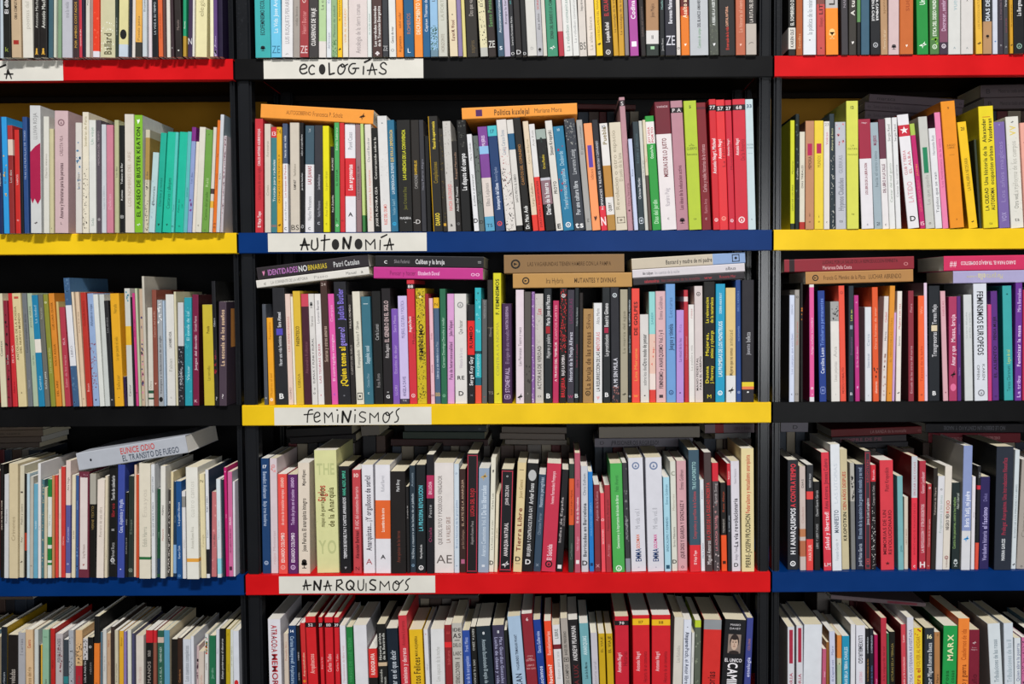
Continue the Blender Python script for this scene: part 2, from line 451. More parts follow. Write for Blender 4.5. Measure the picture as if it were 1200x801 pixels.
# ------------------------------------------------------------------ hand-lettered signs on the lips (mm: x from the middle bookcase's centre, z from the lip's top edge)
SIGNS = [
 ('C1', 'white shelf sign hand-lettered ecologias on the black shelf edge', 1.8460, -0.4006, -0.1342, -0.0336, -0.0016, 0.0,
  [(0.0022, [(0.0609, -0.0182), (0.0700, -0.0164), (0.0720, -0.0128), (0.0677, -0.0098), (0.0625, -0.0128), (0.0604, -0.0198), (0.0639, -0.0252), (0.0698, -0.0246), (0.0723, -0.0227)], 1), (0.0022, [(0.0848, -0.0136), (0.0815, -0.0113), (0.0767, -0.0152), (0.0756, -0.0211), (0.0788, -0.0263), (0.0846, -0.0254)], 1), (0.0024, [(0.1093, -0.0084), (0.1097, -0.0271), (0.1178, -0.0248)], 0), (0.0022, [(0.1306, -0.0101), (0.1251, -0.0148), (0.1240, -0.0225), (0.1273, -0.0265), (0.1328, -0.0238), (0.1360, -0.0156), (0.1323, -0.0101), (0.1294, -0.0115), (0.1322, -0.0148), (0.1401, -0.0102)], 1), (0.0022, [(0.1532, -0.0093), (0.1473, -0.0098), (0.1424, -0.0156), (0.1430, -0.0226), (0.1482, -0.0262), (0.1525, -0.0227), (0.1531, -0.0173), (0.1488, -0.0173), (0.1588, -0.0169)], 1), (0.0022, [(0.1669, -0.0141), (0.1662, -0.0268)], 0), (0.0029, [(0.1687, -0.0071), (0.1775, -0.0029)], 0), (0.0019, [(0.1760, -0.0273), (0.1812, -0.0088), (0.1862, -0.0273)], 0), (0.0022, [(0.1732, -0.0205), (0.1887, -0.0194)], 0), (0.0022, [(0.2049, -0.0113), (0.2007, -0.0077), (0.1954, -0.0112), (0.1970, -0.0166), (0.2034, -0.0206), (0.2033, -0.0253), (0.1981, -0.0269), (0.1929, -0.0241)], 1)],
  [(0.0977, -0.0184, 0.0055, 0.0087)]),
 ('C2', 'white shelf sign hand-lettered autonomia on the blue shelf edge', 1.5570, -0.3991, -0.1320, -0.0323, -0.0015, 0.0,
  [(0.0022, [(0.0560, -0.0290), (0.0616, -0.0100), (0.0668, -0.0291)], 0), (0.0029, [(0.0549, -0.0212), (0.0693, -0.0208)], 0), (0.0024, [(0.0742, -0.0132), (0.0733, -0.0256), (0.0787, -0.0292), (0.0836, -0.0244), (0.0831, -0.0101)], 1), (0.0024, [(0.0898, -0.0137), (0.1037, -0.0119)], 0), (0.0026, [(0.0959, -0.0047), (0.0943, -0.0300)], 0), (0.0036, [(0.1267, -0.0271), (0.1277, -0.0097), (0.1362, -0.0271), (0.1397, -0.0081)], 0), (0.0019, [(0.1649, -0.0297), (0.1645, -0.0130), (0.1723, -0.0214), (0.1796, -0.0123), (0.1801, -0.0281)], 0), (0.0019, [(0.1891, -0.0138), (0.1882, -0.0298)], 0), (0.0026, [(0.1909, -0.0091), (0.2000, -0.0048)], 0), (0.0019, [(0.1997, -0.0299), (0.2052, -0.0108), (0.2081, -0.0299)], 0), (0.0024, [(0.1955, -0.0227), (0.2113, -0.0211)], 0), (0.0029, [(0.0605, -0.0195), (0.0620, -0.0148)], 0)],
  [(0.1136, -0.0205, 0.0063, 0.0091), (0.1524, -0.0201, 0.0067, 0.0091)]),
 ('C3', 'white shelf sign hand-lettered feminismos on the yellow shelf edge', 1.2655, -0.3940, -0.1276, -0.0341, -0.0042, 0.0,
  [(0.0019, [(0.0649, -0.0078), (0.0593, -0.0089), (0.0567, -0.0174), (0.0558, -0.0290)], 1), (0.0019, [(0.0507, -0.0162), (0.0657, -0.0150)], 0), (0.0019, [(0.0680, -0.0211), (0.0767, -0.0180), (0.0761, -0.0132), (0.0713, -0.0126), (0.0676, -0.0187), (0.0686, -0.0272), (0.0734, -0.0284), (0.0776, -0.0260)], 1), (0.0017, [(0.0855, -0.0302), (0.0850, -0.0127), (0.0917, -0.0212), (0.0978, -0.0128), (0.0993, -0.0286)], 0), (0.0019, [(0.1081, -0.0165), (0.1072, -0.0293)], 0), (0.0031, [(0.1152, -0.0294), (0.1164, -0.0110), (0.1253, -0.0287), (0.1300, -0.0106)], 0), (0.0019, [(0.1371, -0.0167), (0.1364, -0.0295)], 0), (0.0019, [(0.1550, -0.0136), (0.1485, -0.0119), (0.1444, -0.0167), (0.1484, -0.0209), (0.1544, -0.0240), (0.1524, -0.0289), (0.1447, -0.0288)], 1), (0.0017, [(0.1620, -0.0306), (0.1623, -0.0144), (0.1701, -0.0217), (0.1763, -0.0133), (0.1765, -0.0283)], 0), (0.0019, [(0.1908, -0.0129), (0.1854, -0.0169), (0.1845, -0.0254), (0.1881, -0.0303), (0.1935, -0.0267), (0.1955, -0.0182), (0.1920, -0.0129), (0.1893, -0.0153), (0.1936, -0.0182), (0.2009, -0.0119)], 1), (0.0019, [(0.2121, -0.0067), (0.2072, -0.0110), (0.2076, -0.0171), (0.2104, -0.0219), (0.2087, -0.0280), (0.2040, -0.0299)], 1)],
  [(0.1068, -0.0085, 0.0017, 0.0014), (0.1372, -0.0087, 0.0017, 0.0014)]),
 ('C4', 'white shelf sign hand-lettered anarquismos on the red shelf edge', 0.9739, -0.3916, -0.1245, -0.0317, -0.0021, 0.0,
  [(0.0019, [(0.0424, -0.0253), (0.0461, -0.0081), (0.0490, -0.0253)], 0), (0.0022, [(0.0411, -0.0186), (0.0547, -0.0172)], 0), (0.0031, [(0.0599, -0.0254), (0.0607, -0.0106), (0.0697, -0.0255), (0.0719, -0.0090)], 0), (0.0019, [(0.0789, -0.0263), (0.0833, -0.0095), (0.0879, -0.0263)], 0), (0.0022, [(0.0766, -0.0193), (0.0897, -0.0182)], 0), (0.0024, [(0.0981, -0.0264), (0.0991, -0.0091)], 0), (0.0022, [(0.0987, -0.0091), (0.1065, -0.0082), (0.1083, -0.0134), (0.1002, -0.0190), (0.1101, -0.0259)], 0), (0.0026, [(0.1223, -0.0093), (0.1166, -0.0134), (0.1155, -0.0208), (0.1196, -0.0258), (0.1262, -0.0221), (0.1278, -0.0142), (0.1223, -0.0093)], 1), (0.0022, [(0.1221, -0.0191), (0.1286, -0.0265)], 0), (0.0019, [(0.1356, -0.0098), (0.1354, -0.0217), (0.1390, -0.0266), (0.1439, -0.0234), (0.1449, -0.0079)], 1), (0.0017, [(0.1489, -0.0148), (0.1487, -0.0276)], 0), (0.0024, [(0.1653, -0.0095), (0.1588, -0.0087), (0.1555, -0.0136), (0.1599, -0.0174), (0.1647, -0.0211), (0.1634, -0.0260), (0.1556, -0.0255)], 1), (0.0017, [(0.1724, -0.0268), (0.1733, -0.0113), (0.1805, -0.0204), (0.1879, -0.0114), (0.1889, -0.0262)], 0), (0.0019, [(0.2008, -0.0107), (0.1959, -0.0151), (0.1951, -0.0230), (0.1987, -0.0274), (0.2036, -0.0238), (0.2056, -0.0157), (0.2013, -0.0107), (0.1993, -0.0139), (0.2049, -0.0164), (0.2123, -0.0090)], 1), (0.0019, [(0.2238, -0.0066), (0.2184, -0.0103), (0.2171, -0.0152), (0.2207, -0.0197), (0.2194, -0.0251), (0.2157, -0.0271)], 1)],
  []),
 ('L1', 'white shelf sign on the upper red shelf edge, its lettering cut off by the frame', 1.8460, -0.9760, -0.7353, -0.0344, -0.0008, 0.0,
  [(0.0017, [(0.1343, -0.0176), (0.1336, -0.0303)], 0), (0.0026, [(0.1357, -0.0120), (0.1451, -0.0081)], 0), (0.0020, [(0.1455, -0.0304), (0.1489, -0.0156), (0.1541, -0.0304)], 0), (0.0020, [(0.1429, -0.0233), (0.1568, -0.0231)], 0), (0.0038, [(0.1488, -0.0180), (0.1484, -0.0217)], 0), (0.0019, [(0.1256, -0.0303), (0.1257, -0.0176), (0.1221, -0.0155)], 0), (0.0019, [(0.1064, -0.0175), (0.1135, -0.0168)], 0), (0.0019, [(0.1099, -0.0168), (0.1091, -0.0302)], 0)],
  []),
]
INK = lin('211f1d')
def stroke(g, pts, w, x0, z0, y=-.0012, rnd=random.Random(3)):
    P = [Vector((x0 + a, z0 + b)) for a, b in pts]
    for i in range(len(P) - 1):
        a, b = P[i], P[i + 1]; d = b - a
        if d.length < 1e-6: continue
        n = Vector((-d.y, d.x)).normalized() * w / 2
        w2 = rnd.uniform(.85, 1.15)
        g.add([((a + n).x, y, (a + n).y), ((a - n).x, y, (a - n).y), ((b - n * w2).x, y, (b - n * w2).y), ((b + n * w2).x, y, (b + n * w2).y)], [(0, 1, 2, 3)], INK)
    for i, p in enumerate(P):
        g.add([(p.x + w / 2 * math.cos(6.283 * j / 8), y - .00001 * (i % 3 + 1), p.y + w / 2 * math.sin(6.283 * j / 8)) for j in range(8)], [tuple(range(8))], INK)
def smooth_pts(pts):
    if len(pts) < 4: return pts
    out = []
    n = len(pts)
    for i in range(n - 1):
        p0 = pts[max(0, i - 1)]; p1 = pts[i]; p2 = pts[i + 1]; p3 = pts[min(n - 1, i + 2)]
        for k in range(4):
            t = k / 4
            out.append(tuple(.5 * (2 * p1[j] + (p2[j] - p0[j]) * t + (2 * p0[j] - 5 * p1[j] + 4 * p2[j] - p3[j]) * t * t + (3 * p1[j] - p0[j] - 3 * p2[j] + p3[j]) * t ** 3) for j in (0, 1)))
    out.append(pts[-1])
    return out
for name, label, zt, cx0, cx1, cz0, cz1, tilt, strokes, blobs in SIGNS:
    e = bpy.data.objects.new('shelf_sign', None); COL.objects.link(e); e.location = (cx0, 0, zt)
    e.rotation_euler = (0, -tilt, 0)
    tag(e, label, 'sign', 'hand-lettered shelf signs')
    W = cx1 - cx0
    V = []; n = 24
    for i in range(n + 1):
        x = W * i / n; wv = .00012 * math.sin(i * 1.3)
        V += [(x, -.0006 + wv, cz1), (x, -.0010 + wv, cz1), (x, -.0010 + wv, cz0), (x, -.0006 + wv, cz0)]
    F = []
    for i in range(n):
        a = 4 * i; b = a + 4
        F += [(a + 1, a + 2, b + 2, b + 1), (a, a + 1, b + 1, b), (a + 2, a + 3, b + 3, b + 2), (a + 3, a, b, b + 3)]
    F += [(0, 3, 2, 1), (4 * n, 4 * n + 1, 4 * n + 2, 4 * n + 3)]
    plain('card', V, F, M_CARD, e)
    g = Geo()
    for wd, pts, curved in strokes:
        stroke(g, smooth_pts(pts) if curved else pts, wd * 1.12, 0, 0, -.00125)
    for bx, bz, rx, rz in blobs:
        g.add([(bx + rx * math.cos(6.283 * j / 20), -.0013, bz + rz * math.sin(6.283 * j / 20)) for j in range(20)], [tuple(range(20))], INK)
    g.build('lettering', [M_INK], e)

# ------------------------------------------------------------------ the books
# one line per standing book (mm and degrees): x of the spine's lower left corner, set-back of the spine from the shelf's front edge,
# thickness, height, lean, cover colour | what is printed on the spine (fractions of the height from the top) | label
BOOKS = """
@C1
-412.6 -5.6 25.5 193.6 0.03 3aa8a8|T* 0.433 0.809 1d3a40 ECOFEMINISMO ECOLOGIA;H 0.896 0.944 1d2a30 #tree|thick turquoise book with dark grey lettering at left end on the ecologias shelf
-386.1 -7.1 17.0 207.8 0.22 6ac0e0|T 0.503 0.807 e8f4f8 La Vida Jose Ardillo;H 0.905 0.968 3a7a98 ZE|sky blue book with white lettering between turquoise and white ones on the ecologias shelf
-368.6 -7.2 18.4 206.8 1.09 e0dede|T 0.541 0.892 a09ca0 LUIS BUSQUETS PERAIRE;H 0.964 0.987 222222 #swoosh|white book with grey lettering between sky blue and grey ones on the ecologias shelf
-349.8 -4.9 10.8 190.6 1.09 a09890|T 0.553 0.738 77706a vida lenta|
-338.4 -7.0 14.2 203.7 1.05 a03c40|T 0.440 0.598 f0d8d0 Geo;T* 0.630 0.813 d08080 Henri Bacter;H 0.905 0.969 e8d0d0 ZE|
-323.4 -6.8 15.2 196.3 0.90 3c3838|T* 0.593 0.906 e8e4e0 CUADERNOS DE VIAJE|
-307.7 -3.7 12.0 223.1 0.90 b0cc98|B 0.881 1.000 ddd6d0|
-294.7 -4.0 8.1 202.7 0.73 d8dce0|T 0.417 0.616 4a80b8 Cantos;T 0.791 0.939 8a90a0 del bosque|
-285.8 -7.2 9.6 219.8 0.64 8fae80|T 0.617 0.854 50705a Plantas de ciudad;S 0.871 1.000 2a6a30 24|
-275.8 -5.8 7.4 193.3 0.64 f0c020|T 0.500 0.697 4a3a10 EL MANANTIAL;H 0.909 0.958 222222 #bird|
-267.3 -5.6 9.1 218.2 0.42 e0d8c8|T 0.548 0.980 e0a050 VIVIR AL DESNUDO|
-257.4 -4.0 30.8 211.6 0.34 d8ccc8|T 0.590 0.969 9a9090 Antologia de la tierra comun|thick light grey book with grey lettering between cream and white ones on the ecologias shelf
-226.2 -5.3 6.9 208.3 0.34 d8dcd8|T 0.630 0.854 80a098 un verde comun|
-217.4 -7.1 16.3 190.2 -0.09 4a3430|T* 0.564 0.911 e8e4e0 Las verdades incomodas/de la Transicion Energetica;H 0.951 0.990 e8e0e0 #club|
-200.7 -6.3 9.4 213.2 -0.09 34363a|H 0.903 0.964 b0b0b0 ZE|
-190.0 -4.9 11.4 199.6 -0.36 dcdcd8|T 0.750 0.886 222222 Gente de mar;H 0.932 0.956 808080 O|
-177.6 -4.0 11.4 204.8 -0.38 e88830|T 0.642 0.769 8a4a20 salud solar;T 0.833 0.961 5a3010 Argumentos|
-164.7 -5.7 16.1 217.4 -0.40 1c5880|T 0.674 0.828 b0785a ROMEROS;H 0.935 0.970 e8f0f8 L|
-148.0 -3.3 13.8 197.0 -0.46 ee8c34|T* 0.455 0.812 f8e0c0 DECRECIMIENTO VIVO|
-133.6 -4.3 11.7 220.4 -0.45 205c88|T 0.488 0.812 e0e8f0 Capitan Thomas de la mar|
-121.1 -5.8 12.7 224.3 -0.47 90b8d8|S 0.768 0.951 35603a 60;B 0.951 1.000 6a8898|
-107.6 -6.8 14.7 203.5 -0.60 c4c4b8|T 0.454 0.709 a0a090 LA FORTUNA;T 0.819 0.966 989080 HORIZONTE|
-88.9 -6.6 13.2 206.1 -1.60 dcccac|T* 0.713 0.876 7a4a40 Karen M. Wood;H 0.659 0.677 3a3a30 #dot|
-74.7 -7.3 7.0 212.7 -1.77 8878a0||
-67.3 -2.9 5.5 209.2 -1.77 d4c880|X|
-60.9 -2.2 18.9 199.6 -1.90 28241f|T 0.446 0.665 b0a8a0 Dos que van juntas;T 0.867 0.970 6a5a3a suspiros|black book with grey lettering between pale green and cream ones on the ecologias shelf
-38.1 -3.9 12.3 209.5 -2.91 d8d0a8|S 0.000 0.930 2a2a24 45;B 0.930 1.000 b8b8b0|
-24.7 -4.8 12.7 219.1 -2.94 2c221e|T* 0.463 0.780 5a8a50 Santo Pensamiento;H 0.874 0.942 e0e0d8 ZE|
-8.7 -4.7 10.4 212.6 -2.39 3a5468|T* 0.556 0.818 e8f0f8 Autoconstrucciones;H 0.906 0.950 e8f0f8 s|
2.1 -3.3 9.6 211.9 -2.39 b8b0c4|T* 0.441 0.807 303040 Rompe la barrera|
12.1 -2.6 7.3 198.5 -2.39 24262a|T 0.670 0.906 d8d8d8 Loretta Fernandez Parks;H 0.963 0.987 e0e0e0 O;T 0.529 0.576 4aa0a0 AR|
20.3 -5.2 10.8 212.7 -2.51 201c1c|H 0.951 0.986 e0e0e0 D|
31.5 -7.4 8.5 205.1 -2.51 16181a|H 0.970 0.993 e0e0e0 D|
40.4 -6.5 15.5 192.3 -2.51 d0cec8|H 0.924 0.948 9a9a98 D|
56.2 -7.1 9.8 216.4 -2.51 b0b0b4|T* 0.561 0.653 c04040 SONO;T 0.679 0.808 404044 dos años;H 0.938 0.972 222222 #tree|
66.4 -6.0 6.4 202.5 -2.51 d0ccc0|X|
73.5 -2.3 17.4 191.0 -2.56 3c8c6c|T* 0.458 0.850 16382c SONIA DEL BARRIO E LA CAMPINA;H 0.904 0.949 e8f0e8 #bird|turquoise book with dark green lettering on the ecologias shelf
92.4 -4.2 8.7 220.7 -2.89 d4c0bc|B 0.816 1.000 b03040;X|
101.5 -2.6 14.0 220.0 -2.89 dcdcd8|T 0.544 0.961 88a098 La rebelion comunitaria|
115.9 -5.0 10.5 201.3 -2.89 dcdcd8|T 0.436 0.942 a0a0a0 La rebelion comunitaria II|
126.9 -1.8 12.3 193.6 -2.09 d0c8c0|T 0.499 0.617 505050 Amigos del monte;H 0.878 0.945 4a4a44 BS|
140.4 -6.1 13.2 196.6 -2.31 e0d4c8|T 0.676 0.952 a09888 La aldea blanca|
155.2 -4.6 10.4 209.8 -2.66 ecc41c|T 0.530 0.873 8a6a14 LOS RECLAMOS DEL MAÑANA;H 0.891 0.927 222222 #bird|
166.4 -7.5 16.0 203.5 -2.76 1c1614|T* 0.508 0.685 c03038 EL COLAPSO;T* 0.736 0.896 e8e4e0 Loquela Rahel;O 0.976 d8d4d0|
183.6 -4.1 8.3 223.3 -2.98 c89824|T* 0.505 0.889 4a3410 La nostalgia de la tribu|
192.3 -4.4 9.2 210.9 -1.61 c8982c|T* 0.484 0.879 4a3410 La nostalgia de la tribu|
202.3 -7.2 6.6 221.3 -1.70 80787c||
211.2 -2.8 14.2 220.4 -2.18 a84898|T* 0.486 0.726 f0e8f0 Codina pura;H 0.887 0.938 f0e8f0 #square|
229.1 -5.1 8.3 202.8 -2.92 1c1616|T 0.537 0.918 6a5a54 Salidas del encierro|
237.8 -3.7 21.0 190.3 -0.51 a8805c|B 0.783 0.899 d8d4d0;B 0.899 1.000 28302c;H 0.823 0.857 404040 11;H 0.916 0.950 a0d0a0 #square;T 0.553 0.671 5a4030 Jose Mujica|thick tan book numbered eleven with white band between two black ones on the ecologias shelf
260.6 -7.1 7.9 195.7 -0.91 181c1e|T 0.518 0.633 8ab8b0 Huellas;T 0.861 0.966 b0b0b0 Jane Rest|
269.3 -5.5 18.0 189.9 -0.93 24242f|T* 0.522 0.727 e8e8f0 Baronesa Malena;H 0.826 0.914 d8d8e0 ZE|black book with white lettering between black and white ones on the ecologias shelf
288.2 -6.6 6.3 191.8 -1.08 d8d0c8|H 0.922 0.951 444444 o;X|
296.2 -5.3 13.6 188.9 -1.22 e07820|B 0.000 0.579 5a2020;B 0.579 0.657 b84020;T* 0.415 0.677 f8e0c0 Asalto al cielo;H 0.894 0.924 f8f0e0 #tip|
310.6 -3.8 30.9 193.5 -0.88 b8bcc0|T* 0.499 0.761 303238 DEL BLANCO AMANECER;T 0.770 0.939 6a9a70 Cuentos de campo|thick light grey book with dark grey lettering on the ecologias shelf
343.3 -5.4 15.0 201.5 -1.29 4c5048|T* 0.536 0.759 e0e4e0 A REBELAR LA HUERTA;S 0.754 0.993 6a7060 20;H 0.898 0.930 f0f0f0 #tip|
360.1 -2.4 26.4 224.7 -1.32 1c1a1a|T* 0.644 0.789 f0b090 CAPITAL NATURAL;T* 0.793 0.960 d04030 El mercado de la vida|thick black book with red lettering between dark grey and salmon ones on the ecologias shelf
386.9 -4.7 15.8 205.9 -0.52 b86448|T 0.551 0.819 e0a890 La historia al viento;H 0.905 0.932 f0c0b0 #tip|
403.4 -6.9 17.4 200.7 -0.54 b8aea4|B 0.000 0.748 24201e;T* 0.521 0.738 d0c8c0 LA RUTA DEL ESTE;H 0.887 0.924 5a5450 #swoosh|grey book with black top at right end on the ecologias shelf
@C2
-421.3 2.5 13.6 189.7 0.98 c4303a|T* 0.088 0.412 f0d8d8 CARLOS ANTONIO AGUIRRE ROJAS;T 0.427 0.706 8a2028 La historia de este siglo;T* 0.814 0.954 f4e0e0 El Viejo Topo|red book with white lettering at left end on the autonomia shelf
-405.5 3.2 10.4 181.3 0.95 d2c8ba|T 0.158 0.304 a09888 Atreverse;T 0.546 0.676 a09888 Crisis|cream book with grey lettering between red and teal ones on the autonomia shelf
-394.7 3.9 9.8 176.1 1.02 3c7a80|B 0.000 0.100 c83038;H 0.042 0.083 f0e0e0 13;T* 0.283 0.733 e8f0f0 Tratado para radicales;H 0.917 0.948 c06048 oo|teal book numbered thirteen with red top between cream and yellow ones on the autonomia shelf
-383.7 -0.6 8.5 175.3 0.81 e2aa1c|T* 0.250 0.735 5a4410 CRONICAS DE METROPOLIS 21;H 0.017 0.067 5a4410 74;H 0.911 0.953 201808 #bird|
-374.2 2.8 8.5 181.6 0.62 e2e2e6|B 0.000 0.367 46546e;T* 0.065 0.355 e8ecf4 hacia una vida;T* 0.379 0.678 b02a3a Los bosques del Perdon;T 0.710 0.889 909098 Kevin Power;H 0.937 0.978 404048 c|
-361.7 2.5 15.7 182.9 0.60 cdc3b4|T* 0.520 0.609 302c28 RAMPART;T 0.376 0.488 807868 Thea Riofrancos;H 0.930 0.979 201c18 BS|cream book with black lettering between white and black ones on the autonomia shelf
-344.1 -0.6 6.0 182.3 0.67 141416|T* 0.064 0.344 e0e0e0 adios al capitalismo;T* 0.425 0.650 e8e8e8 jerome baschet;H 0.932 0.964 d0d0d0 -D|
-337.6 3.8 14.8 178.1 1.12 e0dee0|B 0.000 0.364 3f5764;T* 0.378 0.548 a82838 LAS JUANAS;T 0.664 0.887 8a8a90 Nacho Mexianos;H 0.937 0.978 404048 c;T 0.030 0.063 c0c8cc Todd|white book with slate top between black and dark grey ones on the autonomia shelf
-321.5 4.3 14.1 178.6 0.81 34343a|T 0.459 0.599 c0c0c8 Las bienhechoras;T 0.706 0.855 a0a0a8 Nacho Mexianos;H 0.888 0.929 c8c8d0 c|dark grey book with grey lettering between white and lime ones on the autonomia shelf
-305.7 -0.2 10.6 176.9 0.50 e2d912|T 0.425 0.607 a8a020 La guerra del pan;T 0.706 0.856 a8a020 Ana Polo;H 0.906 0.931 4a4610 c|lime book with gold lettering between dark grey and black ones on the autonomia shelf
-294.3 4.2 6.8 143.4 0.72 181614|H* 0.010 0.021 181614 .;T* 0.021 0.389 d8d4c8 RUMORES;T* 0.533 0.800 e0dcd0 Raul Zubeldia|
-286.8 0.9 8.3 182.4 0.58 4aa45c|T* 0.410 0.592 16381e EL EDITOR;T 0.038 0.259 c8e8c8 Emilio Subirats;H 0.870 0.902 143018 L;O 0.939 d8f0d8|
-277.7 1.4 7.8 182.0 0.47 cc2c32|H 0.879 0.903 7a1418 o;X|
-269.5 4.4 17.6 180.8 0.47 e2e0e4|B 0.316 0.668 d42c34;T* 0.376 0.611 f8f0f0 Los argonautas;T 0.078 0.235 909098 Pavel Casas;H* 0.816 0.855 181818 A|white book with red band between red and mauve ones on the autonomia shelf
-250.6 3.5 8.6 180.3 0.16 8e7072|T 0.313 0.769 5a3a40 LOS PARIAS DEL SUR|slim mauve book with brown lettering between white and pale green ones on the autonomia shelf
-239.7 -0.5 5.0 180.0 -0.42 bcd080|B 0.846 1.000 3a7a40|
-231.5 1.1 10.7 179.1 -0.90 dcd4cc|T* 0.121 0.346 7a8088 David Becker;T* 0.426 0.894 e09080 Parecer contra los espantos|white book with coral lettering between pale green and black ones on the autonomia shelf
-220.3 1.6 10.1 173.3 -0.81 161614|T* 0.042 0.541 e0ddd4 Conversando sobre la;T* 0.566 0.948 e8e4dc JOSE M. ROVIRA CEA|black book with white lettering between two white ones on the autonomia shelf
-208.2 0.5 16.0 192.9 -1.37 dad8d6|T* 0.764 0.939 d86a60 RUIZ DEL OLMO;H 0.050 0.073 909498 #dot;S 0.262 0.870 cfcccb 20|white book with salmon lettering between black and teal ones on the autonomia shelf
-191.5 -0.3 11.8 185.9 -1.48 2b6c8c|T* 0.087 0.377 e0c060 QUE VIVA LA DEMOCRACIA;T* 0.385 0.661 d0e0e8 LA DEMOCRACIA SE MUEVE;T 0.708 0.851 90b8c8 Vaclav Saleff;O 0.930 30b0e0|teal book with gold lettering between white and black ones on the autonomia shelf
-178.3 0.4 22.7 185.9 -0.77 1c1b19|T* 0.087 0.535 dada30 LAS AGENCIAS DE LA CONVIVENCIA;T* 0.598 0.803 6a6a28 Juan Cristobal Diaz;H 0.867 0.890 e8e8e8 MADERA;H 0.906 0.922 c0c0c0 u|thick black book with lime lettering between teal and black ones on the autonomia shelf
-155.2 2.8 14.1 186.3 -0.77 26221f|T* 0.362 0.488 d8b030 ROMPEHIELOS;T 0.488 0.614 a8a4a0 CANCIONES;H 0.890 0.930 d8d4d0 -D|black book with yellow lettering between black and dark grey ones on the autonomia shelf
-139.9 -1.4 7.9 185.6 -1.01 333338|T 0.268 0.710 8a8a96 Hacia Puerto Alegre|
-131.6 1.8 7.3 159.7 -1.01 0f0f0f|X|
-120.7 1.1 15.9 192.1 -2.16 23211d|L d8a818;T* 0.046 0.283 e8d040 Manual de supervivencia;T* 0.397 0.581 8a7420 Compilaciones;T* 0.841 0.949 e8d040 DIARIO|black book with yellow lettering between two black ones on the autonomia shelf
-103.9 -1.4 7.1 171.1 -2.32 2a2620|S 0.001 0.996 5a4c20 26;H 0.918 0.953 d0a030 #square|
-96.4 0.5 13.6 183.5 -2.32 c4c0ba|S 0.020 0.643 a8a49e 30;T* 0.571 0.811 d87878 HACIA UN DIARIO;H* 0.923 0.956 302c2c a|light grey book with speckled print between two black ones on the autonomia shelf
-82.4 2.2 8.9 150.9 -2.33 201d1b|T 0.098 0.448 a0806a Raquel Mercado;T* 0.506 0.779 e0e0dc Adan Del Trueno;O 0.916 707070|
-72.8 1.6 15.7 185.4 -2.31 131313|T* 0.300 0.631 e8e8e8 La disputa del cuerpo;S 0.001 0.237 4a4a46 16|black book with white lettering between black and white ones on the autonomia shelf
-51.9 -1.1 8.4 161.6 -4.00 e0e0e2|T* 0.332 0.824 141414 ¡Luchas o protestas!;T 0.088 0.269 808080 Maria Galindo;H* 0.869 0.915 101010 D|
-43.1 4.4 8.5 159.9 -3.67 5c6460|S 0.037 0.847 2a2e2c 22;H 0.884 0.921 101010 D|
-33.3 3.2 15.9 174.5 -3.98 7a4290|B 0.489 0.861 d8ccc4;B 0.861 1.000 58a0c0;B 0.186 0.261 8ab8e0;T* 0.085 0.186 e0c8e8 MUJERES;T 0.540 0.759 8a8480 Ellas Lejanas;H 0.929 0.963 1c3048 TS|purple book with light grey band between dark grey and navy ones on the autonomia shelf
-16.2 4.3 15.9 176.2 -4.21 1c3a68|B 0.000 0.097 48b8c0;H 0.034 0.072 1c3a68 17;T* 0.544 0.795 d8e0f0 Intemperie del Ulises;T 0.393 0.527 90a0c0 Ramiro Eguiluz;O 0.930 e05050|navy book numbered seventeen with turquoise top between purple and white ones on the autonomia shelf
2.1 -0.9 16.5 185.5 -4.82 dad4ce|S 0.443 0.995 1e1c1c 60;S 0.238 0.649 c08080 20;T 0.095 0.317 8a9aaa Carlos Caraza Bona|white book with speckled print between navy and white ones on the autonomia shelf
19.5 0.1 10.9 185.7 -4.96 d6d2cc|B 0.124 0.269 205a80;B 0.952 1.000 141414;T* 0.491 0.745 2a2a2a SANTO PRETO, EL SUBIDO|white book with teal band between white and black ones on the autonomia shelf
32.2 -1.3 12.4 188.4 -5.39 1a1815|T 0.234 0.593 b88040 CANTOS DEL COMUNISMO;T* 0.781 0.985 e0e0dc Dr. Max Aub|black book with white lettering between white and cream ones on the autonomia shelf
46.9 3.2 9.4 183.6 -5.16 dccab0|B 0.854 1.000 e03c30;T 0.164 0.388 a09070 Carlos del Barrio;T 0.565 0.774 807050 Largo Caballero|cream book with red bottom between black and white ones on the autonomia shelf
57.0 0.1 9.7 178.3 -5.23 dcdad8|B 0.495 1.000 e03830;T* 0.537 0.967 2a1414 EXPLOTACION Y TRANSFORMACION;T 0.058 0.207 a09c98 Ana Ruiz|white book with red bottom between cream and black ones on the autonomia shelf
68.3 -0.7 16.5 169.2 -5.59 161616|B 0.000 0.096 9aa8a0;B 0.478 0.504 c0c0c8;B 0.504 0.740 8a6a72;T* 0.252 0.391 c8b030 Otros Mundos;T* 0.530 0.844 e8e8e8 Diario de la huerta;S 0.079 0.461 2a3a34 10|black book with mauve band between two white ones on the autonomia shelf
86.0 1.0 11.8 184.0 -5.65 d8d4cc|T* 0.088 0.312 2a2a2a Simon Kropstki;T* 0.552 0.664 2a2a28 PROYO;H* 0.937 0.982 141414 E|white book with black lettering between black and teal ones on the autonomia shelf
98.5 4.0 17.7 174.8 -5.71 23759a|H 0.021 0.046 c0d8e0 18;T 0.240 0.375 b0d0e0 Desborde;T* 0.408 0.797 a0c8d8 Transformacion capitalista;S 0.105 0.763 a03048 12;O 0.946 e8e8e8|teal book with pale blue lettering between white and dark grey ones on the autonomia shelf
116.8 3.4 18.3 187.1 -5.25 363a42|S 0.009 0.228 a8a8a4 24;T 0.276 0.496 c0c4c8 Lawrence Lessig;T* 0.559 0.859 c8ccd0 Por una cultura libre;H* 0.922 0.978 e8e8e8 ts|dark grey book with speckled print between teal and grey ones on the autonomia shelf
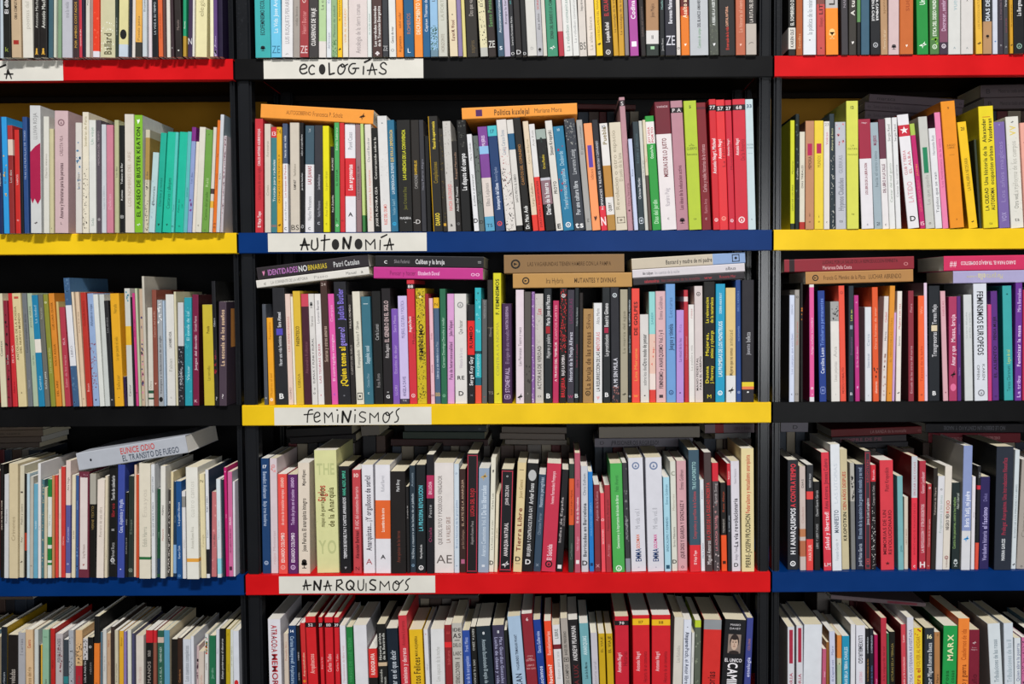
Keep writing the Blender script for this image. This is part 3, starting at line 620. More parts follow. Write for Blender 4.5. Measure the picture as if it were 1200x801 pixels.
136.2 0.1 10.0 184.8 -4.96 a3a19d|T 0.048 0.318 6a6866 El gesto comun;T 0.843 0.971 5a5856 PE|grey book with slate lettering between dark grey and coral ones on the autonomia shelf
146.9 -0.6 13.8 178.7 -4.58 f69a62|B 0.205 0.411 f69a62;R 0.205 0.411 6040a0;H 0.855 0.921 4a2a20 #tip;T 0.427 0.526 a05a30 ideas|coral book between grey and black ones on the autonomia shelf
162.2 4.0 10.3 185.4 -4.91 26262c|B 0.779 1.000 d83040;T* 0.191 0.445 d0d4dc INVENTORIO Y CONTRABANDO;T* 0.461 0.811 e8e8ec ROMANCES Y REALES;H* 0.875 0.955 f0e0e0 N|black book with red bottom between coral and white ones on the autonomia shelf
173.0 1.9 13.4 178.9 -4.44 e0dcd8|B 0.394 0.690 b8843c;B 0.855 1.000 b08440;T* 0.033 0.197 8a7a50 Puebla;T* 0.740 0.822 3a3020 QUERY;H 0.017 0.050 405870 10|white book numbered ten with tan band between black and cream ones on the autonomia shelf
186.8 2.7 19.3 180.2 -3.58 d6cbb6|T 0.074 0.807 9a907c Revolucion o otro espacio;T 0.285 0.546 a09682 El suelo de la luna;H 0.873 0.938 8a8070 #frame|cream book with grey lettering between white and mauve ones on the autonomia shelf
207.3 9.0 9.5 223.5 -3.78 b48890|B 0.022 0.066 302428;H 0.031 0.061 f0e8e8 S;T 0.644 0.816 7a4a54 Otra historia;H 0.836 0.862 502830 #dot|mauve book with black band between cream and pale blue ones on the autonomia shelf
217.4 -1.2 6.8 152.4 -3.88 c4cce6|T 0.331 0.408 606a80 Ritmo|
225.3 2.6 10.1 181.4 -3.36 2e3a40|T* 0.105 0.388 506870 Estela y silencio;T* 0.518 0.712 e0e4e8 Christian Mundet;H 0.875 0.948 d0d8e0 #frame|dark grey book with slate lettering on the autonomia shelf
235.8 1.1 5.6 182.7 -3.38 c8c8c0|T 0.233 0.651 808078 Los dias del agua|
241.9 -1.1 5.0 183.8 -3.38 d8ccb0|B 0.502 1.000 5a4c44;T* 0.239 0.478 c85040 Tierra|
248.5 4.1 14.5 191.0 -3.76 2f9840|B 0.050 0.242 e4dedc;T* 0.096 0.234 c04050 JOY LEGA/PORTO;T* 0.257 0.372 d8f0d8 Octavio Paz;T* 0.734 0.943 b8e0b8 Dias del jardin|green book with white band between cream and white ones on the autonomia shelf
263.5 2.3 25.6 213.9 -3.28 e4dcdc|B 0.000 0.252 6e2430;H 0.031 0.047 e0c8cc VARIOS;T* 0.284 0.585 7a2430 MISERIAS DE LO JUSTO;T 0.675 0.813 a8a0a8 Ramiro Puig;H 0.895 0.920 403038 c|thick white book with dark red top between green and mauve ones on the autonomia shelf
289.5 3.3 19.8 215.6 -2.98 b5838f|B 0.052 0.093 2a2226;H* 0.059 0.086 d8d0d0 P A;T* 0.500 0.842 6a3848 Las ideas de la educacion activa;H 0.903 0.951 402830 #tree|thick mauve book with black band between white and lime ones on the autonomia shelf
309.7 -1.0 21.1 214.6 -2.62 b2c63a|H* 0.036 0.058 2a3410 5;H 0.331 0.351 4a5418 EL/FIN DEL;H 0.358 0.379 4a5418 CUERPO;H 0.403 0.422 4a5418 Buenaventura;H 0.905 0.923 2a3410 cs|thick lime book numbered five between mauve and dark red ones on the autonomia shelf
332.0 3.6 15.7 212.4 -2.77 7c2028|T 0.328 0.702 d8a8ac Carlos y noble: historias de la crianza;T 0.757 0.868 c08088 Ramiro Arce;H 0.896 0.921 e0c0c0 c;B 0.033 0.053 5a2028|dark red book between lime and red ones on the autonomia shelf
350.1 -1.1 11.5 217.1 -2.11 cc2630|B 0.041 0.086 2a1c1e;H* 0.049 0.075 e8e0e0 77;T* 0.300 0.569 f0e0e0 Antonio Negri, Michael;O 0.925 f0d8d8|red book numbered seventy-seven between dark red and red ones on the autonomia shelf
361.9 3.7 14.6 217.1 -1.98 dc343a|B 0.045 0.090 2a1c1e;H* 0.053 0.080 e8e0e0 57;T* 0.303 0.452 f8e8e8 Antonio Negri;T 0.303 0.519 8a2028 La fabrica;O 0.913 f0a090|red book numbered fifty-seven with black band between two red ones on the autonomia shelf
377.0 1.2 10.7 216.0 -2.01 c8263a|B 0.039 0.083 201418;H* 0.050 0.075 e8e0e0 27;T* 0.299 0.430 f0e0e0 Antonio Negri;T 0.302 0.573 8a1828 Movimientos;O 0.930 e8d8e0|red book numbered twenty-seven with black band between two red ones on the autonomia shelf
388.0 0.5 21.2 217.2 -1.63 cc2c3c|B 0.041 0.084 2a1c20;H* 0.049 0.076 e0d8d8 68;T* 0.300 0.428 f0e0e0 Antonio Negri;T 0.307 0.468 8a1828 De la America;O 0.925 f0d8d8|thick red book numbered sixty-eight between red and pale blue ones on the autonomia shelf
409.5 1.8 13.0 217.2 -1.60 c2d4d8|H* 0.038 0.065 3a5070 33;H 0.340 0.354 6a8088 MOTIN;H 0.365 0.377 6a8088 DE MADRID;H 0.408 0.417 8098a0 varios;H 0.908 0.926 505a60 c|pale blue book numbered thirty-three at right end on the autonomia shelf
@C3
-412.4 4.6 6.4 170.9 -0.23 4c5058|H 0.915 0.941 c0c0c0 o|
-404.1 2.5 10.0 147.9 -0.46 eda424|T* 0.041 0.255 b07010 Feminista;T* 0.640 0.901 b8740c Mujeres al sol;O 0.940 f8f0e0|
-392.7 4.8 20.8 198.5 -0.84 242428|T* 0.412 0.666 c8c8cc Hacer una vida feminista;R 0.348 0.404 5048b0;T* 0.210 0.337 e0e0e4 Sara Ahmed;H* 0.903 0.950 e8e8e8 B|thick black book with light grey lettering between gold and cream ones on the feminismos shelf
-371.4 5.3 8.7 188.1 -0.89 e2c8bc|T* 0.203 0.523 c87870 LAS ABANDONADAS;T 0.844 0.952 907068 OXIMO|slim cream book with coral lettering between black and cream ones on the feminismos shelf
-362.0 5.5 4.0 183.4 -0.96 e4dcc8|X|
-357.5 3.7 12.6 192.7 -0.99 dab63a|T* 0.309 0.482 4a3c10 PARENTESCO;T 0.726 0.848 7a6420 LISBOA|yellow book with brown lettering between cream and dark purple ones on the feminismos shelf
-344.5 5.5 12.6 187.9 -0.83 441e2c|B 0.000 0.114 c84458;T 0.434 0.720 80505e Alexandra Kollontai|dark purple book with red top between yellow and white ones on the feminismos shelf
-330.4 2.5 9.6 187.9 -1.15 d8d4d0|T* 0.380 0.826 1c1c1c EUMAX Y PUNKY RURAL;T 0.167 0.327 807c78 Sirena;H 0.061 0.132 707070 #tree;H 0.880 0.906 202020 o;T 0.844 0.871 202020 o|white book with black lettering between dark purple and white ones on the feminismos shelf
-320.3 4.1 10.3 187.8 -1.15 e2dedc|T* 0.443 0.809 b02850 LAS TEORIAS QUEER;T 0.061 0.265 606068 Lorenzo Bernini;H 0.908 0.926 c04060 #tip|white book with magenta lettering between white and brown ones on the feminismos shelf
-309.1 3.0 11.3 209.7 -1.31 46302a|T* 0.366 0.653 b8a090 Suturas y otros amores;H 0.016 0.040 c0b0a8 24|brown book numbered twenty-four with grey lettering between white and pink ones on the feminismos shelf
-297.4 4.9 10.6 187.7 -1.31 dd58a4|T 0.061 0.292 f0b0d8 Cuerpos;T* 0.346 0.810 f8d0e8 El contragolpe misogino;H 0.891 0.918 8040c0 c|pink book with pale pink lettering between brown and black ones on the feminismos shelf
-285.6 2.8 20.7 207.9 -1.54 222227|T* 0.530 0.852 f0d020 ¿Quien teme al;T* 0.369 0.522 9080d8 genero?;T* 0.057 0.313 8070d0 Judith Butler;H 0.917 0.941 707078 #dot|thick black book with yellow lettering between pink and black ones on the feminismos shelf
-264.2 2.6 7.6 186.1 -1.28 282320|T* 0.054 0.341 d0c8c0 PAULA OLMEDO;T* 0.359 0.827 a8a098 CUERPOS DEL SUELO|
-255.3 4.3 13.0 191.4 -1.53 dbd6c6|T 0.264 0.491 606058 Charlotte P. Gilman;T 0.517 0.675 606058 El empapelado;H 0.894 0.964 202020 #frame|cream book with dark grey lettering between black and teal ones on the feminismos shelf
-241.7 3.9 15.4 182.6 -1.14 376c7c|T* 0.457 0.623 b8d0d8 Sapphic soul;T 0.714 0.843 90b0bc Christian Oliver;H 0.880 0.907 d8e8e8 c;R 0.064 0.070 c0d0d4|teal book with pale blue lettering between cream and black ones on the feminismos shelf
-225.0 6.0 15.1 191.8 -0.87 171716|T 0.293 0.432 b0b0b0 Carla Lonzi;T 0.730 0.852 908c8c Rosa Roma|black book with light grey lettering between teal and black ones on the feminismos shelf
-209.3 5.7 15.4 196.4 -0.56 1e1a1c|T* 0.106 0.463 c8b0b0 EL GENERO EN EL SIGLO;T 0.480 0.599 e0d8d8 Rita Segato;H 0.887 0.907 e8e8e8 =;H* 0.921 0.950 e8e8e8 G|black book with pale pink lettering between black and purple ones on the feminismos shelf
-193.4 7.0 11.4 161.7 -0.58 7a54ae|T 0.069 0.245 b8a0d8 Sara Mesa;T 0.379 0.680 b8a0d8 Estados de dejar;T 0.805 0.909 b8a0d8 LLORI|purple book with lilac lettering between black and lilac ones on the feminismos shelf
-181.3 6.4 15.4 183.6 -0.71 cabce4|T 0.044 0.390 706898 MUJERES, CULTURA Y POLITICA;T 0.746 0.930 504878 ANGELA DAVIS;B 0.953 1.000 3a3448;H 0.961 0.979 d0d0d8 TX|lilac book with navy bottom between purple and red ones on the feminismos shelf
-165.2 6.8 12.8 210.5 -0.78 cc303c|B 0.032 0.072 1c1416;H* 0.040 0.065 e8e0e0 88;T* 0.294 0.421 f0e0e0 Angela Davis;T 0.294 0.516 7a1c28 Mujeres, raza;O 0.934 e8c8c8|red book numbered eighty-eight with black band between lilac and yellow ones on the feminismos shelf
-151.9 7.8 16.1 196.1 -0.46 c8b020|S 0.004 0.987 201c08 150;H 0.055 0.092 e8e0a0 #dot;T* 0.310 0.618 181408 FEMINISMO|yellow book with speckled print between red and dark red ones on the feminismos shelf
-135.4 4.8 6.0 187.0 -0.46 962230||
-128.6 4.5 6.5 179.3 -0.61 e6b6c0|T 0.601 0.732 a06070 Amada;T 0.227 0.488 a06070 Emilia;H 0.900 0.938 805060 =|
-121.7 8.4 9.3 180.2 -0.50 48607a|B 0.000 0.099 e0b020;H 0.047 0.076 403010 N;T* 0.539 0.763 c8d8e8 Libres y sin miedo;T 0.418 0.530 a0b0c0 Irene Pau;H 0.894 0.931 d0b060 BB|slate book with yellow top between pale pink and dark green ones on the feminismos shelf
-111.1 3.4 10.0 195.1 -0.23 28684a|T* 0.248 0.453 b0d8c0 Derecho a mudar;T* 0.462 0.685 b0d8c0 Carmen Domingo;O 0.929 80b898|dark green book with pale green lettering between slate and lilac ones on the feminismos shelf
-100.7 6.8 11.6 186.7 0.33 d69ccc|T* 0.242 0.385 503050 Jules Falquet;T* 0.439 0.780 503050 Pais de heterosexualidad|lilac book with dark purple lettering between dark green and white ones on the feminismos shelf
-87.6 6.4 20.4 186.7 -0.00 dcd8d4|O 0.102 909090;T 0.242 0.367 505050 Que hacer;T 0.493 0.673 b8a8b8 Historia de la voz;H* 0.745 0.781 202020 RE;H* 0.885 0.928 202020 D|thick white book with pale pink lettering between lilac and black ones on the feminismos shelf
-66.2 2.8 12.0 168.2 0.35 1c1a1c|B 0.163 0.506 dc2424;T* 0.218 0.437 3c0808 RUMBO;T* 0.526 0.815 e0e0e0 Serge Koy Gay;T 0.895 0.935 808080 z|black book with red band between white and turquoise ones on the feminismos shelf
-53.8 7.5 10.7 196.5 0.35 30aeb8|B 0.545 0.571 104850;B 0.776 0.844 186070;B 0.844 1.000 e05038;T* 0.571 0.759 b0e0e0 FRAGMENTO;H 0.034 0.060 106068 #tip;S 0.077 0.502 70d0d8 12|turquoise book with salmon bottom between black and dark grey ones on the feminismos shelf
-42.5 7.9 8.9 176.4 0.54 585a5a|T 0.010 0.180 a0a0a0 FUEGO EN LA VOZ;H 0.923 0.942 c04040 o|slim dark grey book with grey lettering between turquoise and black ones on the feminismos shelf
-31.7 6.3 9.5 209.7 0.07 2c2824|T 0.358 0.486 8a8480 Elena;H 0.902 0.926 908880 TS;B 0.382 0.390 605848|black book between dark grey and lime ones on the feminismos shelf
-21.6 6.9 13.4 221.3 0.08 d6ce26|T* 0.045 0.317 283808 F. FEMINISMOS;T 0.377 0.786 a8a040 CONTRA LA NORMA;H 0.916 0.938 302808 #bird|lime book with dark green lettering between black and dark purple ones on the feminismos shelf
-6.8 7.4 16.1 169.5 0.03 3e2046|T* 0.643 0.891 c0a8c8 STONEWALL;T 0.267 0.603 9880a0 El origen de una revuelta;T* 0.030 0.257 b098b8 MARTIN DUBERMAN;H 0.910 0.960 c0a8c8 #frame|dark purple book with lilac lettering between lime and white ones on the feminismos shelf
16.0 3.3 13.7 192.7 0.25 e0d0d8|T 0.329 0.494 605860 Teatro y rueca;T 0.511 0.667 605860 Las Peronzas;H 0.902 0.981 202020 #bird|white book with dark grey lettering on the feminismos shelf
30.3 5.6 11.5 189.3 0.32 544e4a|S 0.663 0.840 3a3432 8;H 0.902 0.920 b0a8a0 c;X|dark grey book between white and purple ones on the feminismos shelf
42.3 5.5 5.3 189.3 0.41 8a60a0|S 0.009 0.991 d8c8e0 30;X|
48.6 7.5 14.2 185.9 0.19 c2bcb6|S 0.027 0.477 a8a29c 24;T* 0.135 0.189 c04050 Luz;T* 0.477 0.875 58524e ACTORAS DE VERDAD;H 0.920 0.947 3a3434 cs|light grey book with speckled print between purple and black ones on the feminismos shelf
64.2 7.3 13.4 195.3 0.08 1b2022|R 0.333 0.393 a02028;T* 0.060 0.324 d8d8d8 Maria Jose del Mazzo;T* 0.401 0.607 b8b8b8 Mujeres y palabra;H* 0.916 0.959 e8e8e8 B|black book with white lettering between light grey and magenta ones on the feminismos shelf
78.3 7.5 10.1 174.0 0.57 b62c58|T* 0.039 0.385 f0a8b8 CANTOS FUERTES;T* 0.404 0.790 f8e8e8 A TRAVES DEL TEMBLOR|magenta book with white lettering between two black ones on the feminismos shelf
89.0 6.0 12.7 195.3 0.72 18100f|S 0.017 0.555 d02830 90;T* 0.581 0.761 e0d8d8 BAJO LA SOMBRA;T* 0.778 0.950 d02830 BRUJERIA;O 0.067 d8d8d8|black book with speckled print between magenta and dark grey ones on the feminismos shelf
102.5 7.9 12.0 192.2 0.61 38343f|T* 0.078 0.296 703058 LIGADURAS;T* 0.374 0.811 c8c8d4 Historia de la Monja Alferez;H 0.916 0.960 a03060 w|dark grey book with light grey lettering between two black ones on the feminismos shelf
115.2 6.6 7.2 195.5 0.53 1a2022|T 0.171 0.333 a8b0b0 Valerie Solanas;T* 0.385 0.796 803048 Desde el subsuelo;H* 0.920 0.955 d0d8d8 B|
122.8 6.7 6.3 187.1 0.58 221c1a|X|
129.5 3.9 17.2 159.8 0.58 a6804e|T* 0.247 0.855 5a3c18 La bruja de las rosas;T 0.038 0.226 604020 Silvia;O 0.897 3a2810|tan book with brown lettering between black and white ones on the feminismos shelf
148.3 2.7 14.1 169.7 0.12 dedede|T* 0.488 0.883 282828 LA RESURRECCION DE LAS;T* 0.291 0.478 d08080 MENTORAS;T 0.055 0.212 808080 Alicia Marin;H 0.923 0.972 e0a0a0 #tip|white book with black lettering between tan and black ones on the feminismos shelf
163.7 3.3 13.2 195.8 -0.17 1c2022|R 0.347 0.393 a02040;T* 0.136 0.339 d8d8d8 Beatriz Gimeno;T* 0.407 0.594 d0d0d0 La prostitucion;H* 0.909 0.948 e8e8e8 B|black book with white lettering between white and black ones on the feminismos shelf
178.1 4.7 14.9 195.8 -0.39 24242a|O 0.068 d0d8dc;T* 0.611 0.867 d0d0d8 A MI SIN MULA;S 0.850 0.995 8a5c58 16|black book with light grey lettering between black and grey ones on the feminismos shelf
193.5 3.1 12.7 192.4 -0.03 a69e88|T 0.151 0.602 6a6450 La marca del agua;H 0.907 0.942 383428 #bird|grey book with dark grey lettering between two black ones on the feminismos shelf
206.7 7.5 6.0 196.0 -0.05 151a1c|T* 0.068 0.374 d0d8dc EL CAPITAL AMOROSO;T* 0.391 0.596 a0b0b8 Jennifer Guerra;O 0.946 c0c8c8|
213.2 5.9 13.4 193.9 -0.06 e64a3e|T* 0.115 0.408 3c100c DE GOLPES;T 0.503 0.832 f0a050 Lina Meruane;H 0.919 0.954 f0a040 w|red book with brown lettering between black and white ones on the feminismos shelf
227.9 6.3 14.7 149.8 -0.41 d4d0cc|T* 0.224 0.582 303030 Otro modo de pensar;T 0.582 0.806 606060 sobre los dias;H 0.907 0.936 202020 #dot|white book with black lettering between red and pale blue ones on the feminismos shelf
243.3 6.3 10.7 188.1 -0.33 90cfcc|B 0.382 0.739 e4c0b0;S 0.435 0.667 d87060 6;B 0.739 0.885 e8d8d0;B 0.885 1.000 d84038;T* 0.115 0.364 5098a0 SABER|pale blue book with cream band between white and pale pink ones on the feminismos shelf
254.7 6.6 16.7 189.0 -0.34 d6aeb2|T* 0.350 0.874 4a3840 FEMINISMO y ANARQUISMO Vol. I y II;T 0.050 0.253 705860 Emma Goldman;H 0.927 0.963 403038 #square|pale pink book with dark grey lettering on the feminismos shelf
272.1 5.4 16.0 201.1 -0.44 6e9cd0|T 0.115 0.280 4a70a0 Lecturas;T* 0.337 0.560 1c3458 Juegos y tiniebla;O 0.916 305080|sky blue book with navy lettering between pale pink and lilac ones on the feminismos shelf
288.5 2.5 12.7 156.9 0.01 b690d2|T 0.302 0.558 604080 La mitad de lo feo;T 0.153 0.238 9070b0 Rita;H 0.879 0.911 504070 #dot|lilac book with purple lettering between sky blue and red ones on the feminismos shelf
303.1 7.3 7.2 190.8 -0.52 b42c38|B 0.060 0.103 e0c8c8;T 0.322 0.709 d08088 Liberacion sexual|
310.7 7.0 9.6 166.0 -0.49 e0dcd8|T 0.383 0.707 a8a4a0 La palabra mia;T 0.040 0.141 c08080 rosas|white book with grey lettering between red and light grey ones on the feminismos shelf
320.6 5.5 13.8 197.3 -0.43 d2c6c4|O 0.068 605858;T* 0.566 0.940 403838 MANO PEDESTAL / PARA EL CUERPO|light grey book with dark grey lettering between white and black ones on the feminismos shelf
335.1 5.7 19.5 204.6 -0.06 171614|T* 0.130 0.341 d8c828 La reinvencion/de la naturaleza;T* 0.406 0.633 d8c828 Mujeres,/simios y cyborgs;T* 0.698 0.845 d8c828 Donna/J. Haraway;H 0.935 0.968 d8c828 M|black book with yellow lettering between light grey and sky blue ones on the feminismos shelf
355.4 6.5 15.9 200.8 0.10 1e98be|T* 0.316 0.784 e0f0f4 LAS PROMESAS DE LOS MONSTRUOS;T* 0.075 0.250 c8e4ec DONNA HARAWAY;O 0.923 e8f4f8|sky blue book with white lettering between black and cream ones on the feminismos shelf
373.1 2.9 16.5 194.0 -0.32 dcbf82|B 0.766 1.000 dcdcdc;T* 0.525 0.766 6a5430 Mujeres que no somos;T 0.370 0.507 807048 amistad;H 0.862 0.931 202020 #bird|cream book with white bottom between sky blue and blue ones on the feminismos shelf
391.0 6.9 8.6 207.3 -0.52 264684|T* 0.338 0.540 8098c8 economia;T* 0.056 0.290 6a88c0 BELL HOOKS;O 0.921 a0b0d0|slim blue book with sky blue lettering between cream and black ones on the feminismos shelf
400.0 4.0 20.6 207.2 -0.17 252329|B 0.836 0.872 e0c830;B 0.872 0.896 e07848;T 0.427 0.508 c0c0c4 belleza;T 0.524 0.613 b8b8c0 Jeanette;H 0.904 0.932 e0e0e0 #dot;C 203a58|thick black book with yellow band at right end on the feminismos shelf
@C4
-422.5 9.8 13.6 199.2 0.17 1a3e6c|H* 0.057 0.086 e8ecf4 17;H 0.096 0.101 b0c0d8 #line;D* 0.116 0.347 a8b8d0 Benedict Anderson;D* 0.373 0.587 a8b8d0 Bajo tres banderas;O 0.908 b0c0d8|navy book numbered seventeen with blue-grey lettering at left end on the anarquismos shelf
-408.3 10.9 12.2 198.9 0.34 d4c6ca|O 0.069 d88080;S 0.074 0.134 e09090 6;T 0.631 0.803 c0a8ac Memorias;T 0.820 0.924 d0a8a8 rojas|light grey book with pale pink lettering between navy and salmon ones on the anarquismos shelf
-394.3 7.2 15.6 172.3 0.42 e45048|T* 0.036 0.134 f8d8c8 LEGADO;T* 0.154 0.510 f8c0b8 de otros de transicion europea;T* 0.589 0.887 f8e0d8 EDUARDO COLOMBO;O 0.936 f0a098|salmon book with pale pink lettering on the anarquismos shelf
-377.5 7.7 16.3 171.4 0.50 5a2460|T* 0.032 0.131 e0c0e8 LEGADO;T* 0.151 0.509 c8a8d0 Todos de prisa en el camino;T* 0.588 0.887 f0e0f0 EDUARDO COLOMBO;O 0.937 d0b0d8|dark purple book with lilac lettering between salmon and cream ones on the anarquismos shelf
-360.0 7.9 19.6 191.3 0.54 ddd0bf|T* 0.062 0.204 403830 Miguel Iñiguez;T* 0.320 0.801 383028 Jose Peirats. El anarquista integro;H 0.864 0.954 201c18 #tree|thick cream book with black lettering on the anarquismos shelf
-329.0 11.5 38.0 212.0 -0.56 d6d69c|H* 0.078 0.222 bcc088 THE;H* 0.705 0.867 bcc088 YO;T* 0.286 0.415 b84838 Siglos;T* 0.302 0.624 605c30 mapas de guerras y diario/de la Anarquia;S 0.238 0.673 c6c98e 26|thick pale green book with speckled print between cream and black ones on the anarquismos shelf
-288.4 9.0 18.3 184.9 -0.32 16171a|T* 0.043 0.272 50c0a0 HANS, ALEX, SIMPLE;T* 0.291 0.863 e0e0e4 TIEMPOS DE REVUELTAS Y CANTOS AMARRADOS;H 0.934 0.965 a0a0a4 #tip|black book with white lettering between pale green and red ones on the anarquismos shelf
-265.8 7.7 14.2 178.9 0.03 be4248|H* 0.034 0.072 f0d0c8 10;T* 0.162 0.571 e8b0b0 El ABC del comunismo libertario;T* 0.590 0.857 4a1014 Alexander Berkman;H 0.934 0.972 5a1418 N|red book numbered ten between black and white ones on the anarquismos shelf
-248.3 8.1 19.6 187.3 -0.37 dfdde2|T* 0.100 0.792 484450 Anarquistas... ¡Y orgullosos de serlo!;H 0.865 0.920 a02838 A|thick white book with dark grey lettering between red and white ones on the anarquismos shelf
-227.3 7.2 25.7 187.3 0.32 dfdde2|B 0.327 0.682 e0642c;T* 0.400 0.618 f8e8d8 La sombra de lo otro;T 0.100 0.245 a0a0a8 Rafael Barret;H* 0.828 0.868 181818 A|thick white book with orange band between white and black ones on the anarquismos shelf
-200.7 5.8 25.7 176.2 0.15 1b1716|T* 0.081 0.197 c8c8c8 Mark Bray;T* 0.583 0.893 6a3428 Anarquistas de las letras|thick black book with brown lettering between white and black ones on the anarquismos shelf
-173.6 6.1 4.9 149.8 -0.19 1c1a1a|T 0.102 0.488 c0bcb8 La sombra del|
-168.4 10.5 9.6 185.3 0.12 26343f|T* 0.261 0.869 c8d4dc Ni Dios y maestro en las luchas de un jubilado;T 0.059 0.206 90a0ac Antonia;O 0.934 80a0b8|dark grey book with pale blue lettering between two black ones on the anarquismos shelf
-157.6 7.2 16.2 186.9 0.41 15191c|T* 0.191 0.610 60c0cc LA PROXIMA REVOLUCION;T* 0.738 0.866 d0d0d0 Murray Bookchin;O 0.952 e8e8e8|black book with sky blue lettering between dark grey and black ones on the anarquismos shelf
-139.5 4.0 12.7 204.9 0.51 18171c|B 0.174 0.367 b02c58;T* 0.227 0.334 f0c8d8 EN LUCHA;T 0.392 0.558 b0b0b0 Peste;T 0.608 0.741 9a3a60 Ocaña|black book with magenta band between black and white ones on the anarquismos shelf
-126.3 7.0 33.1 190.1 0.47 ddd6d2|T* 0.117 0.743 88807e QUE DIOS, SUYO Y PODEROSO VENGADOR;T* 0.492 0.726 a08880 LA VALSES GRIS;H 0.833 0.914 605854 AE|thick white book with grey lettering between black and pale blue ones on the anarquismos shelf
-92.6 7.1 8.7 188.2 0.41 c8d4de|T* 0.235 0.869 7890b0 Breve historia de la gran pelea;H 0.081 0.099 506890 17;H 0.923 0.942 506890 o|slim pale blue book numbered seventeen between white and black ones on the anarquismos shelf
-83.1 8.6 10.7 179.1 0.28 36201c|T* 0.103 0.550 c8a890 EL ARTE DE LA ANARQUIA;T 0.588 0.769 a08070 por Erin Cienfuegos;H 0.865 0.922 b06080 #square|black book with cream lettering between pale blue and black ones on the anarquismos shelf
-71.3 4.0 18.2 206.2 0.96 171416|P b83048;T* 0.291 0.522 c02c34 LUCHA DEL ROJO;T 0.563 0.761 a8a0a0 Alejandro Romero Ponce|black book with thin red border between black and blue-grey ones on the anarquismos shelf
-52.0 7.7 18.3 180.1 0.98 91a2b6|T* 0.164 0.448 d0dce8 De las libertades;T* 0.467 0.846 c8d4e0 Anarco Comunismo Vol. II;H 0.032 0.127 c0a060 #bird;H 0.922 0.951 d0d8e0 #square|blue-grey book with pale blue lettering between black and cream ones on the anarquismos shelf
-33.3 11.2 8.2 197.4 1.59 e0dcca|T* 0.310 0.449 606058 Carlos Lois;T 0.483 0.865 909080 La Rosita en el telar;H* 0.900 0.938 202020 D;H 0.095 0.138 404040 #tip|slim cream book with grey lettering between blue-grey and cream ones on the anarquismos shelf
-24.3 10.8 5.4 134.5 1.92 e0d4b8|T 0.140 0.852 807050 Las salinas|
-15.5 10.4 20.3 177.7 1.78 15161a|P c83c50;T* 0.157 0.349 d0c8c8 JOHN ZERZAN;T* 0.522 0.849 e0d8d8 ANARQUIA NATURAL;H 0.888 0.965 d8d8d8 #bird;H 0.052 0.077 d0d0d0 o|thick black book with thin red border between two cream ones on the anarquismos shelf
8.1 9.3 14.9 189.1 2.90 dac696|T* 0.414 0.812 7a3420 Tierra Libre;T 0.153 0.324 907848 Joan Genez;H* 0.858 0.903 201810 D;R 0.063 0.068 604830;R 0.921 0.926 604830|cream book with dark red lettering between two black ones on the anarquismos shelf
23.6 11.0 19.0 187.8 3.30 141416|T* 0.185 0.376 d8d8d8 Arthur Evans;T* 0.394 0.859 d0d0d0 BRUJERIA Y CONTRACULTURA GAY;H 0.058 0.167 b8b8b8 #disc;H* 0.887 0.933 e0e0e0 D|black book with light grey lettering between cream and dark grey ones on the anarquismos shelf
43.3 11.1 12.2 168.3 3.60 32465a|T* 0.030 0.335 a8b8c8 Nosotras peregrinas;T 0.396 0.620 8898a8 Christian Ferrer;H 0.905 0.946 8898a8 x|dark grey book with pale blue lettering between black and red ones on the anarquismos shelf
56.9 8.8 24.3 187.3 3.46 c2304a|T* 0.073 0.373 f0c0c8 Ivonne Fernandez Pompeya;T* 0.747 0.894 f0d0d8 El Suicida;O 0.930 1c0c10|thick red book with pale pink lettering on the anarquismos shelf
82.0 9.8 11.5 176.8 3.82 19171a|T* 0.270 0.715 a8a0a0 Indias de España;T 0.405 0.599 908888 Sicilia;H 0.928 0.977 e0e0e0 #square|black book with grey lettering between red and dark grey ones on the anarquismos shelf
103.6 5.8 8.8 187.3 0.69 26362e|B 0.136 0.563 d4582c;T* 0.163 0.544 802810 BAKUNIN MIJAIL;T 0.690 0.927 708078 Confesion|slim dark grey book with salmon band between black and magenta ones on the anarquismos shelf
114.4 4.0 9.5 206.2 0.20 b65468|T* 0.370 0.584 f8e8e8 El dia de Barcelona;T 0.156 0.354 7a2838 obra;T 0.700 0.816 e8a8b8 Felipe Aragon;H 0.890 0.932 e8e0e0 #square|magenta book with white lettering between dark grey and light grey ones on the anarquismos shelf
126.0 8.2 12.0 182.7 -0.15 c6c8ce|T* 0.350 0.855 202838 Barricadas en Barcelona;T 0.071 0.276 606878 Chris Ealham;H* 0.892 0.939 181818 D|light grey book with black lettering between magenta and blue ones on the anarquismos shelf
139.8 10.0 7.9 172.8 -0.64 1f78c4|T* 0.099 0.850 70b0e0 SOLIDARIDAD OBRERA;H 0.909 0.949 0c3060 #square|
149.0 9.4 10.2 150.4 -0.53 7a2c36|T 0.077 0.417 c89098 Agustin de la Cueva;H 0.895 0.952 c89098 x|
160.5 7.2 7.0 136.5 -0.89 e44c58|T* 0.405 0.705 f8d0d0 SEDICIONES;H 0.305 0.355 f8d0d0 o|
168.3 5.8 9.7 150.3 -1.08 a6323a|T* 0.050 0.639 702028 Nuestra Anarquia;T 0.639 0.866 d08088 Arrojo|
180.0 5.0 20.4 187.7 -1.46 4aaa50|T 0.112 0.257 2c7038 Felix Alvarez;T* 0.293 0.783 d0ecd0 Generaciones y la importancia del dictado de libros;O 0.965 e0f0e0|thick green book with pale green lettering on the anarquismos shelf
202.2 6.3 8.3 188.5 -1.89 36363a|S 0.045 0.804 787878 16;T* 0.406 0.804 b0b0b4 MUTUALISMO;B 0.877 1.000 8a8c98|slim dark grey book with grey bottom between green and white ones on the anarquismos shelf
